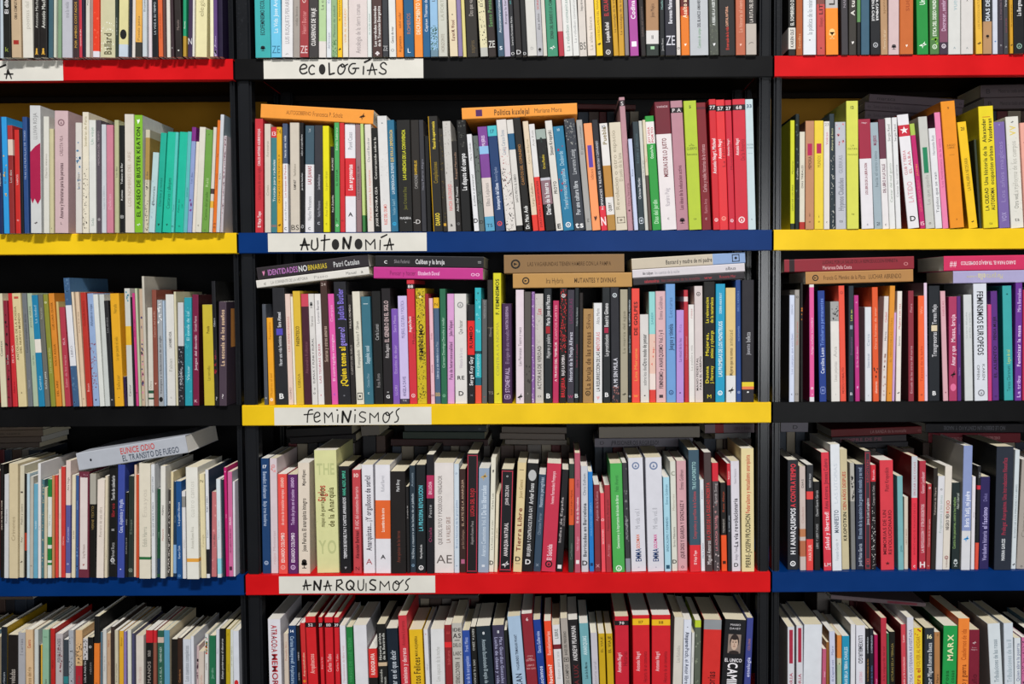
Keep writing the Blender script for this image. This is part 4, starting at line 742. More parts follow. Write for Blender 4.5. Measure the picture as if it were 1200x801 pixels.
212.0 8.3 25.1 196.5 -1.62 d6d6de|O 0.070 7080a0;T 0.451 0.624 a8a8b0 Mi vida vol. I;T* 0.798 0.912 1c3c70 EMMA;T* 0.676 0.798 e06838 GOLDMAN;H 0.955 0.973 8080a0 =|thick white book with salmon lettering between dark grey and white ones on the anarquismos shelf
240.2 7.6 27.8 197.1 -1.28 d4d4dc|O 0.073 7080a0;T 0.444 0.625 a8a8b0 Mi vida vol. II;T* 0.799 0.912 1c3c70 EMMA;T* 0.677 0.799 d02c88 GOLDMAN;H 0.955 0.972 8080a0 =|thick white book with magenta lettering between white and pale blue ones on the anarquismos shelf
269.3 7.3 10.8 163.0 -1.14 a6d2e2|T 0.077 0.286 407890 Emma Goldman;T* 0.422 0.789 2c6480 SINDICALISMO Y FEMINISMO;H 0.925 0.978 205068 #square|pale blue book with teal lettering between two white ones on the anarquismos shelf
281.8 9.9 9.5 189.7 -1.09 d6d6ca|T* 0.201 0.543 a8a090 Memorias;T* 0.597 0.777 504838 Errico Malatesta;H 0.067 0.129 909080 c;H* 0.895 0.931 181818 D|white book with grey lettering between pale blue and pale pink ones on the anarquismos shelf
292.1 11.4 16.3 190.4 -0.80 ce9ea4|T 0.081 0.260 604048 Emma Goldman;T* 0.358 0.888 4a2c34 ¿QUE DIOS Y GUARDA Y GONZALEZ V;H 0.942 0.978 403038 o|pale pink book with brown lettering between white and slate ones on the anarquismos shelf
312.2 4.0 18.2 210.1 -0.94 385262|B 0.780 1.000 d82c34;T* 0.097 0.323 a0c8c8 TRAS CAPORETTO;T* 0.339 0.728 b04850 Compromiso y sacrificio de la Columna;T* 0.825 0.939 f8d8d8 El Viejo Topo|slate book with red bottom between pale pink and white ones on the anarquismos shelf
331.9 9.4 6.8 158.2 -1.03 dce0e4|T* 0.669 0.885 607890 Hacia Fabian;T 0.108 0.215 8090a0 Ateneo|
339.0 7.3 12.8 205.4 -1.00 463838|T* 0.253 0.734 c03838 LA CRISIS DE LA CIUDAD INCIERTA;T* 0.743 0.942 c8c0c0 Miguel Amoros;C a82030|dark grey book with red lettering between white and dark grey ones on the anarquismos shelf
353.5 8.8 10.8 187.0 -1.12 4a4244|B 0.000 0.169 cc2434;T* 0.191 0.373 b0a8a8 Bomb Song;S 0.355 0.537 b08080 10;T* 0.482 0.811 e08890 LA ACRACIA TEATRAL;S 0.830 0.995 c0b0b0 10|dark grey book with red top between dark grey and black ones on the anarquismos shelf
366.9 7.9 9.5 153.2 -1.11 1a1614|B 0.594 1.000 e85424;T* 0.100 0.334 a8482c Rosa Abajo;T 0.412 0.568 b0a8a0 TREMENDOS;H 0.880 0.925 401808 #square|
377.5 6.5 5.9 186.3 -0.75 262a30|B 0.000 0.201 c8303c;T* 0.396 0.716 a8b0b8 EL AMOR LIBRE;T* 0.049 0.168 f8d8d8 Bakunin|
384.4 6.5 14.7 190.3 -0.95 d6d2da|T* 0.338 0.776 282430 La via revolucionaria;T 0.070 0.204 9a96a0 Renzo Novatore;T 0.776 0.902 706c78 Amigo Tomas;H* 0.924 0.960 181818 D|white book with black lettering between black and cream ones on the anarquismos shelf
400.7 4.0 21.6 212.2 -0.53 e0d09c|T* 0.053 0.524 c03828 Federalismo y mutualismo anarquista;T* 0.532 0.966 302818 PIERRE-JOSEPH PROUDHON|thick cream book with red lettering at right end on the anarquismos shelf
@C5
-413.6 7.1 21.6 212.7 -0.32 dcdae0|D* 0.049 0.273 b82834 ATRACO:A;D* 0.287 0.629 b82834 MEMORIA;D 0.073 0.531 c8c0c8 lecciones de un robo a tiempo parado|thick white book with red lettering at left end on the bottom middle row
-387.0 3.6 7.7 188.0 0.01 cdbeae|T 0.055 0.264 b88070 Pequeño libro|
-377.6 5.3 12.6 201.8 -0.38 1c3a64|H* 0.036 0.060 e8ecf4 14;H 0.072 0.076 a0b0c8 #line;D* 0.092 0.328 a0b8d0 Carissa Honeywell;D* 0.344 0.503 a0b8d0 Arquitectura|
-363.5 6.3 5.5 201.4 -0.67 161414|D* 0.195 0.339 d0c8c8 GUERRA;D* 0.380 0.505 b0a8a8 PENSAR|
-355.6 9.3 8.6 204.9 -1.26 c62a2c|T* 0.255 0.458 f0c8a8 Anarcosindicales;O 0.498 f0b020|
-344.7 7.4 17.4 216.5 -1.47 cf2026|B 0.048 0.086 1a1214;H* 0.055 0.078 e0d8d8 52;T* 0.302 0.460 f0b0a8 Arquitectos;C 8c1014|red book numbered fifty-two with black band between two red ones on the bottom middle row
-323.4 8.8 6.5 215.2 -1.22 cc1e28|B 0.045 0.084 1a1214;H* 0.052 0.075 e0d8d8 37;T* 0.300 0.445 f0b0b0 Bajo la ley|
-315.2 6.4 13.9 215.9 -0.43 cc1e28|B 0.045 0.083 1a1214;H* 0.052 0.075 e0d8d8 110;T* 0.299 0.443 f0b0b0 Carlos Taibo|red book numbered one hundred ten between two red ones on the bottom middle row
-298.5 4.9 8.2 215.9 -0.46 cc1e28|B 0.043 0.081 1a1214;H* 0.050 0.073 e0d8d8 39;T* 0.297 0.436 f0b0b0 Carlos Taibo|
-287.3 5.0 9.8 201.4 -1.02 dcdae2|T* 0.175 0.494 d0a8a8 Movimientos de libre voz|
-276.5 9.3 11.0 197.4 -1.21 1f763a|T* 0.093 0.492 409858 VERSOS DE LUZ VERDE|
-263.6 7.7 22.5 200.8 -1.17 dadade|X|thick white book between green and black ones on the bottom middle row
-239.2 5.3 14.7 160.7 -1.05 1a1614|B 0.000 0.316 d2302c;T* 0.052 0.284 f8e0d8 RADIOGRAFIA|black book with red top between white and black ones on the bottom middle row
-221.1 3.6 15.1 204.0 -1.64 181816|T* 0.078 0.306 c8c8c0 Historia critica/de la Ilustrada;B 0.328 0.359 c8b090;T* 0.387 0.630 b0b0a8 Bajo el mundo/comun|black book with cream band between two black ones on the bottom middle row
-204.8 6.5 19.8 195.4 -1.86 15202c|T* 0.196 0.614 b8c0c8 Un lugar en el que decir|thick black book with light grey lettering on the bottom middle row
-182.0 2.0 14.9 219.4 -1.97 c6323c|T* 0.259 0.661 f0c8c8 Anarcofeminismo y decreto;T 0.043 0.240 902028 Anselma Lorenza|red book with pale pink lettering between black and yellow ones on the bottom middle row
-166.7 6.0 22.7 193.2 -1.49 e2b61e|T* 0.059 0.241 5a4408 MAXI ALEJANDRA;T* 0.252 0.609 5a4408 Cuentos Felices|thick yellow book with brown lettering between red and white ones on the bottom middle row
-140.7 5.0 7.3 193.4 -1.77 d8d8dc|H 0.029 0.048 b84848 ii;T 0.273 0.401 b0b0b4 ideas|
-132.9 7.5 23.1 193.5 -0.54 dadada|T 0.161 0.472 b0b0ac Los zapatos de la noche;H 0.016 0.027 808080 -|thick white book with light grey lettering on the bottom middle row
-107.8 9.1 12.4 200.1 -1.04 8a2226|B 0.150 0.197 dc2c30;T* 0.036 0.099 b03c3c E;T 0.223 0.347 c05050 bakuna|
-95.0 4.9 17.3 204.5 -0.81 bab6ae|H* 0.041 0.071 3a3836 IDE;H* 0.086 0.127 3a3836 AS;R 0.144 0.150 242220;H* 0.167 0.207 403c38 DELO;H* 0.233 0.283 403c38 LAEC;R 0.298 0.305 242220;D* 0.334 0.517 484440 REDUCTORES|light grey book with dark grey lettering on the bottom middle row
-73.2 3.7 12.8 192.1 -2.03 2b4a9a|T* 0.063 0.192 a0b0e0 Frank Mintz;T* 0.235 0.604 a0b0e0 Las lecturas de la autogestion|
-60.0 5.5 9.6 197.9 -1.77 171614|D* 0.021 0.209 c8c8c0 RENTA ZERO;D* 0.293 0.503 c0c0b8 DIOS Y EL ESTADO|
-45.1 6.0 24.6 198.5 -3.21 1b2832|H* 0.050 0.074 e8ecf0 8;H 0.084 0.088 8090a0 #line;D* 0.117 0.505 a0b0b8 Antonio Escohotado El espia de|thick black book numbered eight between black and navy ones on the bottom middle row
-20.0 7.6 20.0 199.6 -2.46 3a364e|H* 0.046 0.070 e8ecf0 11;H 0.080 0.084 9090a8 #line;D* 0.106 0.513 a0a0c0 Max Guardian Gonzalez/Lucha de clases y vida|thick navy book numbered eleven between two black ones on the bottom middle row
1.9 4.7 5.1 192.0 -2.94 1c201a|R 0.000 0.487 1c201a|
13.8 8.3 22.4 214.7 -4.31 a6bed6|T* 0.150 0.441 303c50 VAGABUNDO TRIMARAN WANT;T* 0.470 0.668 303c50 BUSCAN|thick pale blue book with navy lettering on the bottom middle row
37.7 7.9 18.7 219.4 -4.16 8a2430|H* 0.032 0.057 e8d0d0 6;H 0.334 0.344 e0b8b8 OTRO;H 0.353 0.379 e0b8b8 HIJO/DE DIOS;H 0.405 0.419 d8a8a8 LIBRO;H 0.429 0.448 d8a8a8 PARA TODOS|dark red book numbered six between pale blue and blue ones on the bottom middle row
57.8 6.5 12.8 209.4 -4.30 1a3a8c|T* 0.097 0.276 b0c0e8 Danza Guillermina;T* 0.390 0.655 c8d4f0 anti fascismos|
71.0 4.7 12.2 207.5 -2.82 e64a28|T* 0.088 0.287 f8c0b0 Revolucionarios;T* 0.367 0.648 f8e8e0 revolucion?|
85.2 9.3 13.3 199.1 -3.06 dadadc|B 0.172 0.214 702028;T* 0.037 0.120 78807c LIBRE;T 0.235 0.475 b0b0b0 Bases para una|
100.9 5.4 12.2 211.8 -3.25 a69e96|T* 0.108 0.303 504c48 BASES DEL PEREGRINO;H 0.323 0.360 242220 #frame;T* 0.382 0.654 605c58 PARA LOS CAMPOS|
114.3 8.4 16.7 208.2 -3.35 1b191b|T* 0.053 0.347 d8d4d4 ANDREW PEARMAIN;T* 0.377 0.658 6a2428 ROSA LUX|black book with white lettering between grey and blue-grey ones on the bottom middle row
131.4 4.9 15.4 203.0 -2.83 6ea6ae|T* 0.110 0.273 d0e4e8 ANARQUIAS;T* 0.335 0.478 304c54 Luis de la Marea|blue-grey book with white lettering between black and light grey ones on the bottom middle row
147.2 4.8 11.2 186.2 -1.99 c2bec6|T 0.253 0.597 989498 una historia oral|
159.2 8.1 10.8 183.8 -1.51 c6a216|T* 0.025 0.183 5a4808 EL VIAJE|
172.6 5.3 11.2 184.7 -1.66 c6a216|T* 0.025 0.182 5a4808 EL VIAJE|
184.5 9.2 23.7 213.3 -0.42 c61e32|B 0.035 0.074 1c1416;H* 0.043 0.066 e8e0e0 70;T* 0.299 0.460 f0c8cc Antonio Negri;T 0.289 0.406 7a101c Historias|thick red book numbered seventy between gold and red ones on the bottom middle row
215.2 6.5 29.2 216.1 -0.55 ce1e28|B 0.029 0.080 eab81c;H* 0.044 0.067 6a4808 117;T* 0.295 0.453 f0c0c4 Antonio Negri;T 0.295 0.544 7a101c Historia de un comunista|thick red book numbered one hundred seventeen between two red ones on the bottom middle row
246.0 4.6 32.2 216.9 0.08 ce1e28|B 0.037 0.084 eab81c;H* 0.048 0.071 6a4808 118;T* 0.295 0.453 f0c0c4 Antonio Negri;T 0.295 0.544 7a101c Historia de un comunista;C 6a0c10|thick red book numbered one hundred eighteen with yellow band on the bottom middle row
279.9 4.8 15.9 212.6 1.53 d2cdc2|T 0.233 0.370 a8a49c Los Rebeldes|light grey book with grey lettering between red and white ones on the bottom middle row
297.9 6.0 13.4 207.9 1.05 d6dae6|D* 0.104 0.539 485068 Amparo Poch, el Amor libre;D 0.109 0.239 8890a8 Mujeres;H 0.055 0.070 202838 #dot|
311.7 7.5 4.6 184.6 1.28 d8d8d4|D 0.034 0.484 a8a8a4 Notas|
318.4 9.2 10.8 205.7 0.80 585f52|B 0.000 0.060 b8cc30;S 0.116 0.540 88907c 12;X|
329.7 4.4 30.4 207.9 1.82 d02c28|B 0.000 0.083 8c9094;T* 0.436 0.657 5a1010 Memorias;C 501010|thick red book with grey top on the bottom middle row
360.4 5.9 36.6 206.9 3.46 17171a|H 0.035 0.053 d8d4d8 MARIO;H 0.067 0.085 d8d4d8 DAVET;G 0.125 0.284 c8ac98;H* 0.328 0.358 e8e4e8 EL UNICO;D* 0.366 0.637 f0ecf0 CAMINO|thick black book with white lettering between red and blue ones on the bottom middle row
401.5 4.8 11.2 210.8 2.37 3a4286|T* 0.328 0.490 c8ccf0 etnologia;T 0.171 0.269 b07868 COLONIA|
@L1
-833.5 -12.5 5.2 194.0 1.86 b8c4cc|X|
-825.1 -17.4 12.2 223.2 1.00 1a1c18|T* 0.517 0.682 e0e0e0 El dibujo;H 0.923 0.959 90a040 k|
-812.0 -16.6 15.7 208.1 0.88 c0a888|T* 0.546 0.702 4a3c30 OBRA COMPLETA;H 0.860 0.903 a02c24 #square|
-794.7 -14.3 17.0 224.2 0.72 d8d4c8|T 0.476 0.790 b8b4a8 poemas del norte|white book with light grey lettering on the upper left red shelf
-777.3 -13.3 9.9 197.7 1.77 1c1816|T* 0.477 0.756 c8c8c0 Antonio Machado;H 0.918 0.974 d8a840 #tower|
-765.7 -16.5 11.8 216.6 1.96 1c1816|T* 0.504 0.782 c8c8c0 Antonio Machado;H 0.929 0.980 d8a840 #tower|
-753.5 -12.8 7.5 200.2 1.96 3c5c68|X|
-743.1 -16.2 4.5 218.0 1.93 c4c8b8||
-738.2 -11.6 5.7 219.5 1.93 7c9878||
-730.7 -12.7 16.7 218.3 1.55 b8b8c0|T 0.584 0.701 909098 tras la niebla|light grey book with grey lettering on the upper left red shelf
-712.5 -13.1 9.8 196.4 1.44 3c2c2c|T 0.538 0.919 d8a848 POR AMBOS COSTADOS|
-701.6 -14.4 5.0 201.2 1.25 c03444|T* 0.714 0.968 f0d0d0 canciones del alba|
-695.2 -17.3 4.8 189.0 0.93 201c30|X|
-690.0 -15.8 6.4 197.6 1.62 d0ccc0||
-683.3 -13.3 4.0 223.4 1.62 a08880|X|
-678.8 -14.8 10.6 222.7 1.60 e03c20|B 0.956 1.000 dcd8e0;S 0.612 0.923 f06040 8;X|
-667.8 -11.6 24.5 223.3 1.60 c8c4a0|T* 0.822 0.978 605a40 Ballard;S 0.740 0.953 f0f0e0 26|thick cream book with speckled print on the upper left red shelf
-641.3 -15.3 4.8 196.2 1.14 2c3830|T 0.498 0.989 a0a8a0 La isla vacia del sur|
-635.5 -16.3 15.1 195.6 2.07 d8d098|H 0.748 0.879 1a1a1a #disc;B 0.897 1.000 c0ccd8;X|
-620.0 -13.8 4.6 221.3 2.07 202838|X|
-615.0 -12.5 5.1 205.7 2.07 d8d0c8|X|
-609.4 -13.6 10.7 217.6 2.05 e0a84c|T 0.687 0.880 8a6a3c Poesia junta;B 0.888 1.000 38342f|
-596.0 -17.0 7.4 212.4 1.44 c0c8cc||
-587.5 -12.0 5.2 216.9 1.25 d8ccd0||
-581.0 -13.0 9.3 205.7 0.99 14181c|T* 0.563 0.820 c0c8cc LA VOZ A SU TIEMPO|
-569.4 -16.4 7.2 217.2 0.47 d86434|T* 0.624 0.909 a84820 LOS DIAS AZULES|
-561.8 -15.5 4.0 217.6 0.66 5a3c38|X|
-557.4 -11.7 6.0 202.6 0.66 d8d4c8|X|
-549.3 -15.1 4.8 223.0 0.19 3c2c30|H 0.927 0.939 c0c0c0 a|
-542.6 -13.2 10.8 194.3 -0.23 2a2422|T 0.689 0.773 8a7a74 Manolo;H 0.933 0.956 d0d0c8 #dot|
-528.9 -16.7 5.4 193.6 1.36 1c9468|B 0.829 1.000 b08c30;T 0.665 0.806 e8f0e8 Gomez|
-523.0 -12.1 7.7 217.8 2.21 3c2c48|H 0.855 0.906 d8d8d8 N|
-513.4 -16.6 3.0 218.6 1.78 dcd8d0|X|
-510.0 -11.6 18.5 212.3 1.78 e0d8a8|T 0.517 0.688 a09870 elegias|cream book with tan lettering between white and cream ones on the upper left red shelf
-485.0 -14.2 5.7 192.8 1.07 e8e4c0|X|
-478.0 -17.4 6.0 223.9 0.78 5c4078|T 0.785 0.989 c0b0d8 Sonetos;S 0.915 1.000 b8a8c8 14|
-471.4 -13.6 7.3 207.5 0.72 1c1030|X|
@L2
-846.6 -8.9 7.1 193.9 0.64 1c2c58||
-836.2 -12.9 8.8 192.6 0.36 2f98d8|S 0.328 0.705 d8b050 6|slim sky blue book between navy and red ones on the left yellow shelf
-826.1 -13.7 8.4 178.5 0.41 ac3232|B 0.130 0.276 d8c8b8;B 0.276 1.000 8c2c2c|
-817.3 -11.3 8.4 171.6 0.83 c62c28|T 0.432 0.533 f0c8c8 VARIOS;H 0.856 0.882 e8b8b8 o|
-807.9 -13.1 5.0 172.7 0.64 1a1a1e||
-801.7 -13.8 7.9 192.2 0.65 2a4a80|T* 0.102 0.555 a8b8d8 TRAS LAS MURALLAS DE TOKIO|
-789.7 -16.0 17.6 210.3 1.21 cccdcc|S 0.305 0.774 a01840 1;Q 0.319 0.774 a81c48;T 0.058 0.264 909090 LLUVIA ROJA;H 0.906 0.934 301018 #bird|light grey book with grey lettering between blue and white ones on the left yellow shelf
-769.3 -14.2 9.2 192.6 1.56 d6d4ca|T 0.316 0.527 a09c90 Diario minimo|white book with grey lettering between light grey and cream ones on the left yellow shelf
-759.6 -13.3 6.8 172.5 1.53 c8c098|H 0.944 0.961 303028 c|
-751.3 -12.6 22.3 202.0 1.54 ccb0b2|T* 0.426 0.880 503840 Amores y literaturas para las personas;T 0.204 0.369 806468 CARLOTA VILA;O 0.096 8a6a70;H 0.909 0.931 403034 L|thick pale pink book with dark grey lettering on the left yellow shelf
-716.6 -12.7 10.2 182.4 1.47 d4cfc8|S 0.119 0.597 5080a8 16|white book between pale pink and cream ones on the left yellow shelf
-706.1 -9.9 10.2 200.2 1.47 ded6c2|S 0.471 0.982 3a3530 30;T 0.036 0.283 a09468 Sombras de Paris|cream book with speckled print between two white ones on the left yellow shelf
-693.7 -12.8 11.4 186.6 1.25 dadad4|T 0.047 0.233 88a898 Un viaje;T 0.857 0.950 90a098 Sala|white book with grey lettering between cream and dark grey ones on the left yellow shelf
-681.6 -11.5 7.8 186.8 1.14 544c54|T 0.093 0.404 a09098 MEMORIAS DEL TIEMPO;O 0.880 c8c0c4|
-672.8 -13.4 7.6 179.2 1.39 c6cace|T 0.526 0.819 a0a8b0 Lugares minimos|
-664.8 -12.4 11.1 178.4 1.38 c87e90|T 0.573 0.851 e0b0bc Delicias|mauve book with pale pink lettering on the left yellow shelf
-650.7 -14.4 7.1 186.1 1.36 b6b68e||
-642.6 -13.0 7.7 177.6 1.15 161616|T* 0.351 0.547 e0e0dc Tobaco de Bar;T* 0.597 0.703 e0e0dc Rutinas;H 0.835 0.867 d0d0cc #frame|
-633.2 -14.4 15.2 195.5 1.17 d6cec2|T 0.315 0.776 b8a898 LOS NOMBRES DEL AIRE|cream book with grey lettering between black and lime ones on the left yellow shelf
-616.7 -16.0 13.4 193.7 1.32 7eb92e|T* 0.102 0.865 16260a EL PASEO DE BUSTER KEATON;H 0.027 0.079 f0f8e8 #tip;H 0.918 0.948 f0f8e8 #bird;C d0d4d0|lime book with black lettering between two cream ones on the left yellow shelf
-602.8 -11.2 7.3 170.5 2.25 c8c0a8|B 0.077 0.486 a88848;S 0.503 0.982 404038 26|
-594.7 -13.4 10.1 132.7 4.62 b4ced0|S 0.362 0.979 a0b8c0 10|
-584.1 -11.7 10.0 165.3 4.62 1fa890|T 0.453 0.735 106858 Diarios y notas;H 0.903 0.939 104a40 #tip|turquoise book with dark green lettering, first turquoise one from left on the left yellow shelf
-573.6 -8.9 14.5 166.9 4.62 20b698|T 0.457 0.763 106858 Cantares i alleques;H 0.909 0.938 104a40 #tip|turquoise book with dark green lettering, second turquoise one from left on the left yellow shelf
-557.2 -13.9 4.8 166.0 4.12 58c0b8|T 0.668 0.844 208078 Pajaros;H 0.923 0.949 104a40 o|
-551.9 -9.6 13.7 166.6 4.12 1cb498|T 0.650 0.825 106858 Palma del/cor;H 0.922 0.948 104a40 o|turquoise book with dark green lettering, second turquoise one from right on the left yellow shelf
-537.4 -11.9 6.5 167.0 3.97 5cb4b4|T 0.530 0.670 207070 poemas|
-530.8 -11.5 7.2 174.3 3.96 8c9cc8|B 0.000 0.133 7c2c80;T 0.350 0.617 4a5a8a Los dias;S 0.684 0.885 7c3080 5|
-523.3 -9.5 5.3 150.8 3.96 dcd2c4||
-517.2 -12.1 10.1 174.2 3.76 d8d4c6|H 0.919 0.944 302c28 c|cream book between cream and green ones on the left yellow shelf
-506.8 -11.5 11.5 169.8 3.76 6c9c44|H 0.034 0.051 304820 o;T 0.608 0.883 3a6020 Cantos del prado;T 0.436 0.591 b8d098 Raiz;H 0.969 0.986 304820 o|green book with dark green lettering between two cream ones on the left yellow shelf
-494.9 -10.4 5.4 174.3 3.76 d2ccc0|B 0.584 0.634 4a3a38;B 0.701 0.768 e0b040|
-489.2 -8.6 5.7 186.1 3.76 dc7022|T* 0.437 0.657 7a3810 Luna Creciente;H 0.908 0.932 302010 o;H 0.939 0.963 302010 o;T 0.281 0.344 7a3810 Paz|
-482.3 -12.4 6.0 194.7 3.49 c8ccd0|T* 0.480 0.569 303030 Ibero;C 8898a0|
-476.0 -9.5 0.9 160.3 3.49 a64038|T* 0.475 0.657 e0c0b8 poeta|
-474.9 -10.3 3.6 160.2 3.49 c0b8bc|S 0.004 0.803 7a5060 40|
@L3
-854.8 -5.1 9.9 191.6 -0.67 d6ceb0||cream book at left end on the left black shelf
-844.5 -3.9 6.9 179.5 -0.67 882434|S 0.034 0.956 2a1014 14|
-837.2 -1.1 8.0 191.7 -0.67 c62c32|T* 0.431 0.640 f0c8c8 DE LA VIDA;T 0.768 0.896 7a1418 Alberto|
-826.0 -4.3 14.2 191.7 -1.54 d7c696|R 0.029 0.048 c05040;T* 0.064 0.639 807048 ANTOLOGIA DE LA POESIA/DEL NUEVO MUNDO;H 0.863 0.882 403020 a|cream book with tan lettering between red and slate ones on the left black shelf
-811.3 -1.1 7.9 191.7 -1.54 6e7276|T* 0.064 0.640 40444a Cuentos completos del rio;T 0.736 0.865 a0a4a8 Novo|
-803.1 0.4 8.3 191.6 -1.54 a8b89e|T 0.064 0.352 586850 JOYCE VERDE;T 0.416 0.769 788870 tardes|slim pale green book with grey lettering on the left black shelf
-792.6 -2.5 10.4 188.4 -2.06 1f7ea6|B 0.395 0.515 e4dcd0;T 0.033 0.309 a0c8d8 La ciudad;T* 0.683 0.895 a0d0e0 Cuento|teal book with white band on the left black shelf
-781.3 -3.2 7.9 189.8 -2.04 686860|T 0.089 0.250 a8a898 Ricardo;T* 0.685 0.847 d8d8d0 Kafka pinta|
-771.7 -2.6 7.7 189.8 -2.43 888a34|T 0.411 0.767 c8c888 Los mares verdes;O 0.073 d8d8a8|
-763.6 -1.4 9.6 191.3 -2.31 d6862c|T* 0.080 0.320 603808 LUIS LUNA OLIVER;T* 0.448 0.641 603808 SOLO AGUA;T* 0.769 0.914 603808 DEL AIRE|orange book with brown lettering between olive and tan ones on the left black shelf
-752.7 -0.9 4.0 177.4 -2.05 c8b070|X|
-747.7 -1.8 9.2 167.9 -1.95 ae3848|T* 0.263 0.427 e0b0b8 ISLA;T 0.482 0.811 d89098 Saber de los mares;H 0.811 0.829 401018 o|
-732.6 -6.0 10.3 217.0 -2.77 3c5c80|B 0.212 0.683 dcdce0;S 0.008 0.211 587898 10;S 0.683 0.973 587898 10;T 0.513 0.626 909098 LIBRO;C 486c90|slate book with white band between dark red and cream ones on the left black shelf
-722.0 -5.0 4.0 193.5 -2.60 dccab0|X|
-717.6 -4.6 6.2 193.4 -2.06 d8bea0|T 0.076 0.455 907860 Cartas de un viaje;H 0.923 0.939 604020 o|
-710.4 -4.0 9.2 192.4 -1.72 b63228|T* 0.040 0.326 7a1c14 CUADRANTES;T 0.771 0.899 e8b0a8 Ibsen|red book with dark red lettering between cream and blue-grey ones on the left black shelf
-700.8 -1.0 10.4 190.8 -1.57 90a8cc|S 0.433 0.868 8a2830 34;T* 0.096 0.289 203058 Alfombras rojas;H 0.932 0.957 202848 #tip|blue-grey book with speckled print between red and white ones on the left black shelf
-688.5 -3.7 8.0 189.2 -2.00 d8dad4|X|
-680.1 -2.1 8.0 189.1 -1.54 c6cac6|X|
-669.9 -5.4 7.3 178.5 -2.05 262628|T 0.086 0.377 909090 Los olvidos;H 0.926 0.943 e0e0e0 o|
-662.2 -5.1 14.9 190.5 -1.07 e2a622|T 0.096 0.176 907018 Neruda;T 0.385 0.593 907018 Lo que puede el cielo;T 0.722 0.851 907018 Salazar;H 0.915 0.931 604008 #dot|gold book with olive lettering between black and dark purple ones on the left black shelf
-646.5 -3.9 4.0 49.8 -1.48 2a1a40|X|
-642.1 -1.5 9.3 198.9 -0.27 c8c8c0|B 0.320 0.481 e0b030;T 0.782 0.952 606058 Cantar;S 0.013 0.105 5090a0 6|light grey book with yellow band on the left black shelf
-631.9 -1.3 3.1 184.2 -0.43 18181a|X|
-627.8 -1.4 4.3 190.9 -0.65 c43a7c|T 0.099 0.516 7a1840 MEMORIA DE LA SEDA;H 0.870 0.889 400820 o|
-621.8 -3.8 3.7 198.8 -0.66 b8c0a0|X|
-617.8 -2.4 5.7 197.8 0.04 c0a890|S 0.147 0.983 30306a 16;S 0.409 0.983 d080a0 14|
-610.6 -5.0 4.0 219.1 -0.23 c2bcae|X|
-606.2 -2.7 8.4 166.4 0.60 cfcabe|B 0.842 0.873 205038;B 0.916 0.934 205038;T 0.740 0.832 808070 Otra|
-596.3 -4.8 7.6 196.2 0.22 86483a|T 0.124 0.467 c89888 Cancion del ladrillo;H 0.795 0.818 e0b0a0 #tip|
-588.3 -5.0 8.8 179.4 0.44 9ea2a6|S 0.009 0.213 e0e0e0 14;T* 0.332 0.895 303438 Vestigios y tribulaciones de un siglo;H 0.912 0.964 181818 #disc|slim grey book with dark grey lettering on the left black shelf
-579.0 -4.3 2.8 177.8 0.41 a8bcd0|X|
-575.7 0.4 13.8 188.4 0.37 d6d4ce|T* 0.333 0.479 383838 LAS NUBES AZUL;T 0.577 0.691 a0a098 Fabian;H 0.912 0.936 a0a098 c|white book with dark grey lettering on the left black shelf
-560.6 0.1 3.7 192.9 0.09 d0c8a8|X|
-554.8 -5.4 9.7 174.6 0.86 c8c8c8|B 0.420 1.000 24242a;S 0.437 0.981 a0a0a8 30;T* 0.612 0.823 c8c8cc Perdidos|light grey book with black bottom between cream and teal ones on the left black shelf
-544.7 -2.7 12.5 182.8 0.86 2896a6|S 0.029 0.967 50c0c8 24;T 0.129 0.396 b0e0e8 El conde de cal;T 0.631 0.765 b0e0e8 Victor|teal book with speckled print on the left black shelf
-531.7 -0.6 10.4 187.9 0.85 741a3e|T* 0.194 0.332 e0c0c8 Gonzalo Puente;T* 0.340 0.708 e8d0d8 Juegos del desvelo;H 0.945 0.973 e0c0c8 K;C 3a1418|dark red book, first dark red one from right on the left black shelf
-513.0 0.3 17.5 170.7 0.06 c6b236|T* 0.212 0.284 706018 Poesia;T 0.607 0.751 8a7a24 Las maravillas|gold book with olive lettering between dark red and black ones on the left black shelf
-493.3 -5.0 6.7 210.2 -0.41 16161a|T* 0.215 0.447 c0c0c4 Gilbert;S 0.592 0.738 902030 10;T* 0.447 0.738 804050 Cuestas;H 0.928 0.957 d0d0d0 ?;C 121212|
-485.4 -7.0 12.8 175.8 1.06 483a46|T* 0.078 0.616 d8b898 La escuela de los sueños;H 0.887 0.930 e8e0e0 ?;C 403440;F 0.069 0.442 e09850|dark grey book with cream lettering at right end on the left black shelf
@L4
-864.9 -7.1 6.0 194.5 1.86 161210|T* 0.066 0.830 c8b8a8 LINEA DE NUTRIR A NADIE|
-856.8 -9.5 7.4 177.1 2.07 cccccc|T* 0.048 0.753 686868 Panaderos|
-847.5 -11.2 14.9 195.8 1.83 d2c29e|T 0.464 0.671 a09070 Crimenes;H 0.069 0.077 908060 #line|cream book with tan lettering between light grey and cream ones on the left blue shelf
-832.2 -7.1 7.4 191.7 2.12 cec6ae|R 0.229 0.243 484038;T* 0.317 0.546 504838 Piedra y castro;T* 0.616 0.705 605848 Rey;H 0.846 0.873 403020 #bird|
-823.4 -6.5 4.0 178.0 1.79 1a1814|B 0.569 0.740 a83820;X|
-817.8 -9.8 4.7 178.6 1.78 b8ccd4|X|
-812.1 -11.7 5.7 173.9 2.01 b6b2a6|H 0.863 0.883 404040 o|
-806.0 -11.3 7.0 161.4 2.02 66a4bc|T* 0.184 0.686 d0e4ec mundo|
-797.8 -12.0 4.7 196.3 1.75 dcdcdc|T 0.380 0.741 a0a8a8 Lucia|
-792.8 -10.4 4.1 168.5 2.22 487078|S 0.020 0.922 c0b890 20|
-787.5 -12.0 4.9 155.3 1.93 c8bca0|X|
